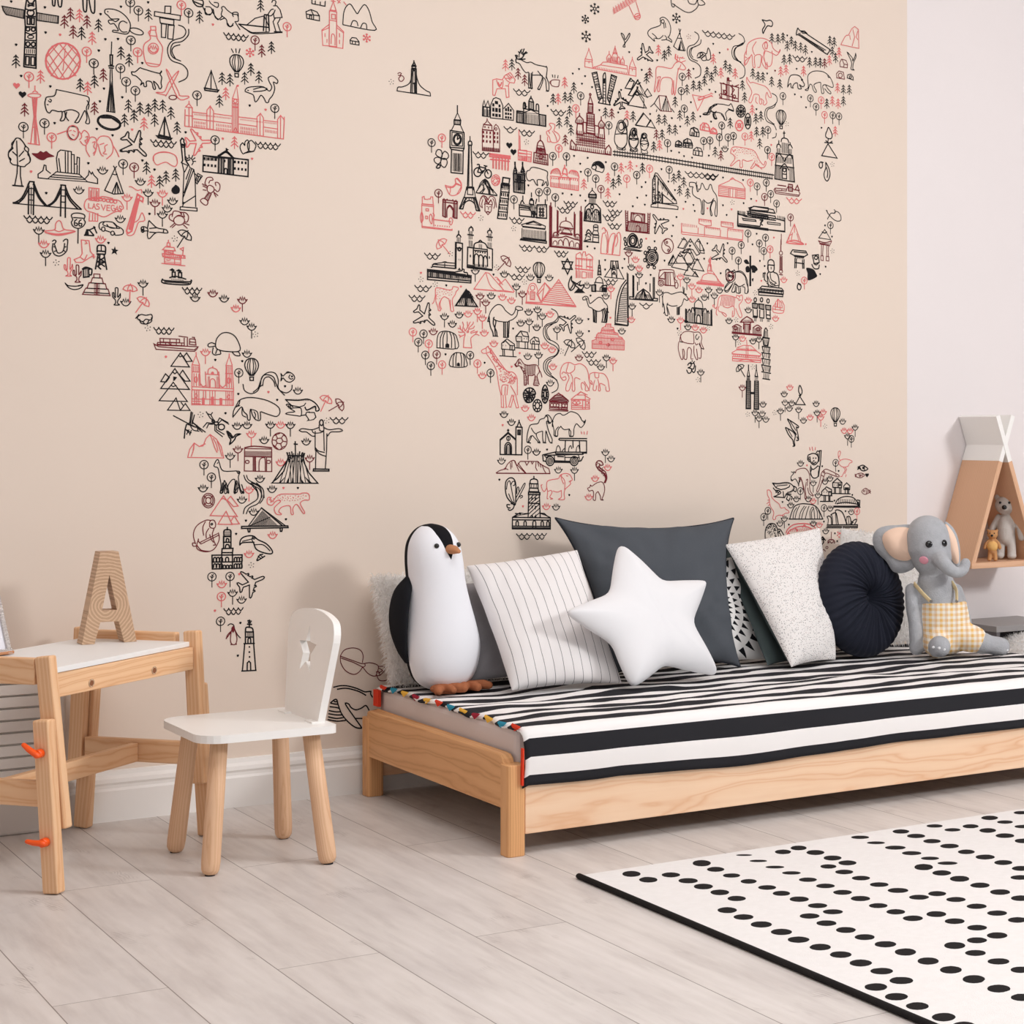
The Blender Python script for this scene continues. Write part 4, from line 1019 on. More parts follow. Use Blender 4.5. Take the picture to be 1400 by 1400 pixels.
r E 680,388 12,12 ; r E 705,385 12,12 ; r E 740,390 12,12 ; r E 765,395 12,12 ; r E 795,400 12,12 ; r E 820,405 12,12 ; r E 848,408 12,12 ; r C 720,380 760,370 830,385
r L 652,420 652,455 672,457 ; r L 680,460 692,422 703,462 ; r L 684,446 700,448 ; r C 730,428 715,424 712,438 728,448 728,462 708,464
r L 745,428 762,470 775,432 ; r L 810,436 788,434 786,472 810,474 ; r L 787,452 805,454 ; r C 842,440 825,434 818,455 830,476 845,472 845,458 835,457 ; r L 848,478 862,440 872,482 ; r L 852,464 869,466 ; r C 896,448 882,440 878,455 892,464 890,482 874,480 ; r L 660,492 655,550 718,552 720,495 ; r L 682,495 680,550 ; r L 700,495 700,552
r M 935,380 1195,350 ; w M 1140,420 ; k M 1090,345 1195,505 285,622 335,793 1052,1013
k L 575,605 573,715 ; k O 525,510 540,495 575,492 612,500 625,515 618,540 628,560 610,590 575,605 538,590 525,560 535,540 ; k L 540,525 612,530 ; k C 565,540 550,550 548,580 565,585 568,568 552,565 ; k C 598,542 583,552 581,582 598,587 601,570 585,567
r O 328,625 400,615 410,570 430,548 450,560 470,610 540,622 545,632 450,655 380,650 ; r C 405,618 435,628 472,615 ; R C 335,635 430,648 540,632
k C 385,700 400,690 412,700 400,720 ; k C 465,700 480,685 498,690 495,730 490,770 460,800 430,808 400,795 385,760 390,715 ; k C 400,720 410,750 425,785 455,780 470,755 475,715 ; k L 395,740 402,742 ; k L 400,775 408,770 ; k L 485,740 478,742 ; k L 478,775 470,768
K F 620,655 635,610 660,610 700,590 705,600 650,625 655,655 ; K L 690,590 712,640 ; K L 620,655 690,658 ; K L 660,620 690,655
k C 728,590 735,565 770,555 830,560 860,585 900,610 908,635 895,650 850,655 845,640 ; k C 728,590 735,610 750,615 ; k E 760,610 13,16 ; k E 828,640 13,15 ; k L 775,620 812,632 ; k C 765,560 760,580 830,600 880,605 ; k C 785,575 810,600 860,600 835,565
r C 950,298 970,300 1010,325 1040,320 1042,345 ; R P 1010,360 1030,365 970,625 945,640 930,625 ; R L 1008,350 1055,380 1050,410 1025,395 ; r C 930,620 940,655 980,650 1000,610 1020,560 1065,545 1045,490 1020,540 990,560 ; r V 1005,385 1025,388 965,620 945,610 14 ; R L 1015,385 960,610
r N 740,688 322,722
k O 1040,600 1055,592 1070,595 1085,600 1095,550 1110,560 1155,600 1215,612 1232,625 1228,640 1150,635 1100,680 1085,660 1085,625 1060,625 1045,620 ; k E 1048,605 10,12 ; k E 1050,622 10,12 ; k L 1085,600 1090,628 ; k L 1205,612 1202,638 ; k L 1100,632 1150,636 ; k L 1100,605 1150,600
r P 598,690 655,695 665,775 690,805 660,820 605,855 560,855 545,835 590,815 605,790 ; r C 590,815 620,835 640,800 ; r L 630,700 640,715 625,718 ; r L 690,795 690,825 ; r L 675,808 700,815
K C 715,780 718,735 745,728 775,740 775,790 ; K L 712,770 775,775 ; K L 712,792 775,795 ; K L 722,795 702,905 ; K L 735,795 725,890 742,905 ; K L 765,795 785,908 ; K L 725,820 765,850 ; K L 765,820 722,850 ; K L 718,850 770,885 ; K L 772,850 715,885 ; K L 715,850 775,855 ; k L 745,728 745,775
K F 845,735 852,760 872,765 855,777 862,800 842,785 820,795 830,770 818,755 838,757
k Z 415,858
r C 485,955 500,945 495,920 475,905 472,875 482,875 485,900 495,905 497,830 510,820 518,835 515,905 528,885 532,870 535,900 520,920 515,945 525,955 485,955 ; w C 553,1000 565,985 562,960 540,945 538,915 548,915 550,940 562,945 560,880 572,875 580,885 580,945 592,925 598,920 595,950 582,965 580,990 590,1000 553,1000 ; k C 840,1168 850,1155 848,1130 830,1110 828,1080 838,1080 840,1105 850,1110 848,1048 858,1042 868,1050 866,1110 880,1095 885,1085 885,1110 868,1135 865,1155 878,1168 840,1168
K P 612,905 650,895 655,960 615,965 ; k V 620,905 645,900 648,955 622,958 3 ; K C 652,908 675,905 672,945 655,945 ; K C 605,905 630,890 665,900
k C 480,1008 500,1025 545,1030 575,1028 610,1020 590,1045 545,1055 505,1040 480,1008 ; K L 575,1028 610,1020
w P 690,940 735,942 735,970 750,970 760,1010 775,1012 785,1050 795,1052 810,1100 607,1090 630,1045 640,1045 655,1005 668,1005 680,968 690,968 ; k L 680,968 750,970 ; k L 655,1005 770,1012 ; k L 632,1045 790,1052 ; k L 615,1075 805,1085 ; w V 695,1005 735,1008 735,1098 690,1095 1 ; w V 692,1010 692,1095 733,1098 733,1008 9
r U 958,1052 .036,0.05 ; r U 1055,1145 .036,0.6
r P 1218,740 1280,745 1290,770 1195,762 ; r P 1228,735 1232,710 1250,712 1252,738 ; r L 1240,690 1240,710 ; r P 1210,770 1212,865 1330,875 1330,810 ; r L 1190,862 1362,880 ; r P 1195,790 1360,805 1362,825 1198,812 ; r V 1200,792 1358,806 1358,824 1200,812 11 ; r P 1215,765 1275,770 1275,800 1218,796 ; r V 1220,768 1272,772 1272,800 1222,796 4 ; r L 1345,800 1350,745 1325,755 1348,770 ; r L 1212,820 1330,835 ; r L 1285,830 1285,870 ; r C 1225,835 1240,840 1255,835 ; r V 1215,845 1215,865 1325,875 1325,855 2
@D 180,180,5.6
K C 235,1128 260,1140 440,1150 455,1135 ; K C 235,1128 245,1160 430,1172 455,1140 ; k L 250,1150 440,1162 ; K C 290,1118 340,1108 415,1130 ; K P 310,1075 332,1075 332,1115 310,1112 ; K P 358,1080 382,1080 382,1120 358,1118 ; K F 285,1060 310,1045 330,1060 320,1072 ; K F 335,1065 360,1052 382,1065 375,1078 ; k V 300,1125 400,1135 400,1142 300,1132 12
K W 387,1192 150 ; k N 485,1275 707,1280 ; w N 620,1240 ; r N 797,1355 ; w M 847,1292
K L 375,65 385,50 400,62 398,80 408,95 405,120 410,215 ; K L 372,65 380,120 390,220 380,240 ; K L 375,95 408,100 ; K P 380,105 405,108 405,120 382,118 ; k L 385,240 400,305 390,550 ; k C 430,250 415,225 425,205 455,205 470,235 460,255 ; k L 440,200 438,178 ; k L 425,210 415,192 ; k L 460,200 468,182 ; k L 470,212 485,200 ; k L 472,228 490,228 ; K L 415,225 445,215 ; k L 410,215 435,250 405,310 ; k L 435,250 445,275 475,290 485,350 490,575 ; k L 460,280 400,470 ; k L 475,290 395,500 ; k L 415,365 445,285 ; k L 490,490 390,555 ; k L 480,320 510,345 ; k P 505,320 540,340 500,400 488,385 ; k P 515,340 530,348 508,385 500,378 ; k P 372,575 500,585 500,608 370,598 ; k L 388,575 400,540 ; k L 385,240 430,260
K P 548,183 892,215 890,345 545,305 ; K C 660,185 720,158 775,205 ; k L 660,190 778,202 ; K L 690,165 725,145 760,180 ; K L 725,128 725,148 ; K F 725,130 742,136 726,145 ; K L 665,190 662,318 ; K L 778,205 778,330 ; K L 690,200 688,320 ; K L 705,200 703,322 ; K L 740,205 738,325 ; K L 752,205 750,325 ; K V 670,200 688,202 686,318 668,316 3 ; K V 755,205 775,208 775,328 755,325 3
K V 555,210 650,218 650,238 555,232 0 ; K b 558,205 640,215 22,24 4 ; K b 558,255 640,263 22,24 4 ; K b 790,232 872,240 22,24 4 ; K b 790,282 872,292 22,24 4 ; K b 712,225 724,227 18,24 1 ; K C 708,320 710,290 720,282 730,290 730,322
w C 560,395 575,355 610,350 622,370 600,375 590,395 ; w C 645,415 640,390 660,390 675,410 672,445 655,460 640,445 ; w O 580,425 595,410 625,425 630,450 605,470 580,455 ; w L 560,395 580,425 ; w L 640,445 628,450 ; w V 585,460 610,475 580,530 550,510 5 ; w O 550,510 580,530 580,555 560,562 525,530 ; w L 590,470 560,510 ; w L 610,475 585,530 ; w L 580,420 540,400 ; w L 575,432 545,415 ; w L 570,450 545,445 ; w L 625,460 660,490 ; w L 630,470 645,500
w E 363,680 42,35 ; w C 325,690 290,670 290,640 315,630 ; w C 310,650 320,610 360,612 370,620 ; w C 395,625 400,640 405,655 ; w C 370,620 410,620 435,650 425,690 400,690 ; w L 330,700 295,730 ; w L 335,712 310,735 ; w L 400,700 440,715 ; w L 395,712 425,740 ; w C 335,655 360,640 395,650 ; W L 375,615 380,635
k U 407,795 .040,0.55 ; k Z 330,820
@E 180,430,4.667
k O 38,15 60,0 90,5 125,0 130,25 115,35 90,30 70,45 40,30 ; k C 50,30 60,55 95,60 110,35 ; k C 70,45 90,62 125,45 125,20 ; k L 25,25 45,0 ; k Z 103,88 790,128 440,640 1245,678
K W 140,82 130 ; k N 720,45 735,252 1060,488 672,712 736,707 845,803 1113,812 818,1050 895,1115 455,1110 ; k M 765,80 885,705 1012,707 628,905
r M 470,242 763,765 748,1120 ; r N 950,705 950,945 ; w M 678,862 1135,920
w P 140,185 170,205 400,225 425,205 415,222 400,235 155,222 ; w L 145,195 420,205 ; w V 165,178 305,185 335,200 165,190 1 ; w P 180,152 305,158 305,180 182,175 ; w V 182,152 305,158 305,180 182,176 3 ; w P 165,178 335,182 335,200 162,190 ; w V 165,178 335,182 335,200 165,190 5 ; w L 300,138 355,145 355,200 ; w L 335,150 335,195 ; w P 370,155 405,158 410,195 368,190 ; w L 370,175 408,178 ; w L 385,145 400,146 400,158
k C 535,190 545,150 580,118 630,120 670,155 690,230 600,235 545,220 535,190 ; k C 535,200 515,205 490,205 488,190 510,180 535,190 ; k C 520,212 515,245 530,258 550,255 568,250 560,225 ; k C 545,222 535,250 ; k C 640,238 660,260 690,262 682,240 665,238
k P 310,245 250,330 368,335 ; k P 350,245 385,298 348,300 330,270 ; k L 298,262 310,270 325,262
k P 275,345 185,472 368,478 ; k P 325,355 372,425 340,425 305,385 ; k P 215,378 185,428 220,430 240,402 ; k L 260,365 275,378 292,365 ; K F 265,395 290,400 275,420 265,425
k P 265,432 175,550 355,555 ; k L 250,452 265,460 285,452 ; k P 283,532 228,610 310,612 ; k P 342,568 310,612 372,612 ; k L 315,560 330,582
r L 383,578 385,320 410,260 432,320 438,455 ; r L 410,240 412,262 ; r L 385,320 434,325 ; r L 385,365 436,368 ; r L 383,460 650,475 648,580 383,575 ; r L 650,475 640,320 622,265 603,320 600,455 ; r L 622,250 622,268 ; r L 600,325 640,328 ; r L 598,375 642,378 ; r V 388,330 432,332 434,365 388,362 4 ; r V 604,332 638,334 640,375 602,372 4 ; r E 410,415 9,18 ; r E 620,422 9,18 ; r V 390,375 436,378 438,455 388,455 3 ; r V 602,380 640,383 645,470 600,465 3 ; r L 470,380 560,385 ; r C 485,380 490,350 515,340 545,355 548,385 ; r L 517,330 517,342 ; r L 470,365 475,465 ; r L 555,365 562,468 ; r C 438,440 455,460 475,450 ; r C 562,450 580,465 598,450 ; r C 500,465 502,420 518,410 532,425 534,468 ; R E 515,375 5,6 ; r V 485,395 500,395 498,465 480,465 3 ; r V 540,395 558,398 562,468 540,466 3 ; r L 383,480 650,490 ; r L 383,538 648,545
r V 395,485 435,487 435,575 395,572 3 ; r V 450,488 480,488 480,535 450,534 2 ; R F 448,530 465,532 465,575 448,575 ; R F 505,525 525,525 525,578 505,576 ; R F 560,532 578,534 578,578 560,576 ; r V 490,487 540,490 540,575 490,575 3 ; r V 595,490 645,492 645,580 595,578 4 ; r E 410,518 8,12 ; r E 618,525 8,12 ; r V 383,545 383,575 440,577 440,547 2
k D 533,290 705,298 680,507 978,458 928,545 598,630 1060,1107 ; r D 872,495 218,270 968,1107
k R 683,372 461,958 508,1038 ; k B 765,330
k C 710,445 720,485 760,505 800,490 820,450 830,400 870,370 915,375 935,420 935,470 975,515 ; k C 775,495 805,470 820,430 840,390 872,385 905,400 920,440 940,480 985,500 1018,480 1023,450 ; k C 835,455 845,410 875,398 905,425 915,460 ; k C 800,475 832,450
k O 965,392 985,375 1015,372 1038,395 1035,415 1010,432 985,425 965,405 952,422 955,395 952,378 ; k C 1010,385 1002,400 1015,412 1028,408 ; k E 1022,395 3,3 ; k C 985,372 995,365 1010,370
k C 645,655 650,615 670,575 690,545 740,530 810,535 880,555 935,590 945,625 925,650 880,640 825,620 ; k C 645,655 665,630 700,590 715,620 735,640 740,670 755,670 755,620 760,605 770,640 790,670 820,672 820,620 ; k C 690,545 685,570 668,590 ; k C 705,598 705,640 730,655 ; k C 760,605 800,620 808,668 ; k L 678,585 690,580 ; k C 780,620 790,640 785,665
K C 980,543 1060,548 1120,540 1165,560 1190,590 1195,610 1175,615 1170,585 1120,610 1105,590 ; k L 985,548 1020,580 1070,590 1100,580 1110,565 ; k C 985,575 1010,600 1040,620 1000,625 985,635 1050,645 1080,645 1080,600 1050,595 1010,600 ; k C 985,575 1000,572 1030,590 ; K V 985,540 1125,540 1130,550 990,550 16 ; K V 1110,608 1175,585 1180,592 1115,615 9 ; k L 1080,645 1110,640 1130,670 1120,678 1160,670 1175,655 1165,625 1130,625 ; k C 1110,640 1115,625 1135,622 ; k L 1000,580 1003,595 1010,583 1015,598
r U 1240,545 .037,0.45 ; w U 1325,575 .037,1.05 ; K W 1265,657 115
k L 265,645 350,690 400,715 ; k L 380,620 375,700 ; k L 388,625 385,700 400,640 ; k L 378,625 370,690 355,700 410,720 ; K L 390,690 440,730 ; k L 400,700 470,750 ; k L 410,715 450,750 ; K L 350,700 340,735 335,790 ; k L 345,735 370,760 ; k L 350,735 380,755 ; k C 370,700 390,735 420,740 415,705 ; k L 365,735 350,765 ; k L 380,738 370,770 ; k L 400,740 430,745
K E 572,718 20,18 ; K E 540,695 14,10 ; K E 520,680 8,7 ; k L 530,685 500,660 475,620 ; k L 525,678 505,640 482,632 ; k L 545,690 560,660 615,690 ; k L 550,698 575,672 620,700 ; k L 520,695 480,690 455,720 ; k L 520,700 490,700 478,725 ; k L 530,705 530,740 580,780 ; k L 540,708 540,735 590,765 ; k L 505,640 515,625
K O 607,745 630,760 645,785 665,765 692,763 665,778 655,800 625,828 632,800 620,780 ; K L 610,750 640,790 ; k L 620,752 648,782
r P 357,912 370,860 398,820 430,842 455,838 475,790 500,765 540,795 570,840 587,915 ; r C 380,905 395,860 398,825 ; r C 430,842 445,835 470,825 ; r C 500,770 510,790 530,850 545,880 ; r C 520,790 540,830 550,870 ; r C 545,810 560,850 575,905 ; r L 398,822 390,880
W C 720,850 780,840 893,850 ; w P 720,855 893,858 893,1002 718,998 ; W V 722,870 722,905 892,908 892,872 7 ; w L 783,910 783,1000 ; w L 790,910 790,1000 ; w C 812,1000 815,930 845,912 852,940 852,1000 ; w L 775,912 775,1000 ; w L 860,912 860,1000 ; w E 737,940 12,10 ; w E 873,940 12,10 ; w L 718,905 893,910
w E 943,808 48,54 ; w P 930,790 955,788 965,808 950,825 928,820 920,803 ; w L 930,790 920,768 ; w L 955,788 968,768 ; w L 965,808 990,812 ; w L 950,825 958,850 ; w L 928,820 915,842 ; w L 920,803 897,800 ; w C 905,775 920,768 945,758 ; w C 900,830 915,842 935,860 ; w C 975,840 958,850 948,862 ; w C 985,780 968,768
K L 1043,810 1045,900 ; K L 1035,826 1058,828 ; K P 893,1075 930,1045 970,1000 990,940 1000,900 1090,900 1100,945 1130,1010 1188,1077 ; k V 990,885 1102,885 1095,940 995,940 9 ; k V 995,900 1098,900 1150,1070 930,1072 8 ; k V 1000,930 1090,935 1080,1072 1010,1072 5 ; K L 900,1070 1005,910 ; K L 990,880 1005,930 ; K L 1103,885 1090,930 ; K L 1005,880 1015,920 ; K L 1090,880 1080,920 ; K L 1020,875 1028,910 ; K L 1072,875 1065,910 ; K F 935,1075 985,1030 950,1075 ; K F 985,1075 1000,1040 1000,1075 ; K F 1020,1075 1025,1040 1035,1075 ; K F 1085,1075 1075,1040 1100,1075 ; K F 1130,1075 1100,1030 1150,1075
K E 1210,690 12,18 ; k C 1195,705 1200,740 1225,740 1222,700 ; k C 1068,738 1090,728 1150,735 1195,720 ; k C 1225,720 1260,735 1320,728 1345,740 1320,748 1270,750 1250,775 1245,760 ; k C 1068,738 1085,748 1115,750 1150,775 1168,775 ; k L 1170,745 1170,860 1175,870 1172,990 ; k L 1225,745 1228,870 ; k L 1245,760 1243,865 1235,985 ; k C 1172,850 1190,870 1230,880 ; k C 1175,865 1200,890 1240,905 ; K P 1160,985 1258,987 1258,998 1158,998 ; k C 1150,735 1160,755 1200,755 1225,745
k C 525,962 540,930 552,928 560,950 585,998 685,1000 680,1040 695,1120 710,1130 705,1138 695,1135 670,1060 660,1120 665,1138 652,1135 660,1060 640,1055 615,1090 605,1138 592,1135 600,1080 590,1060 585,1100 575,1138 565,1135 570,1090 560,1030 550,980 530,972 525,962 ; k C 685,1000 680,1015 670,1000 ; k L 545,950 550,945
k C 715,1025 730,1060 770,1090 810,1110 830,1150 828,1170 ; k C 732,1025 745,1055 790,1080 835,1110 845,1170 ; k C 770,1095 800,1130 805,1170
'''
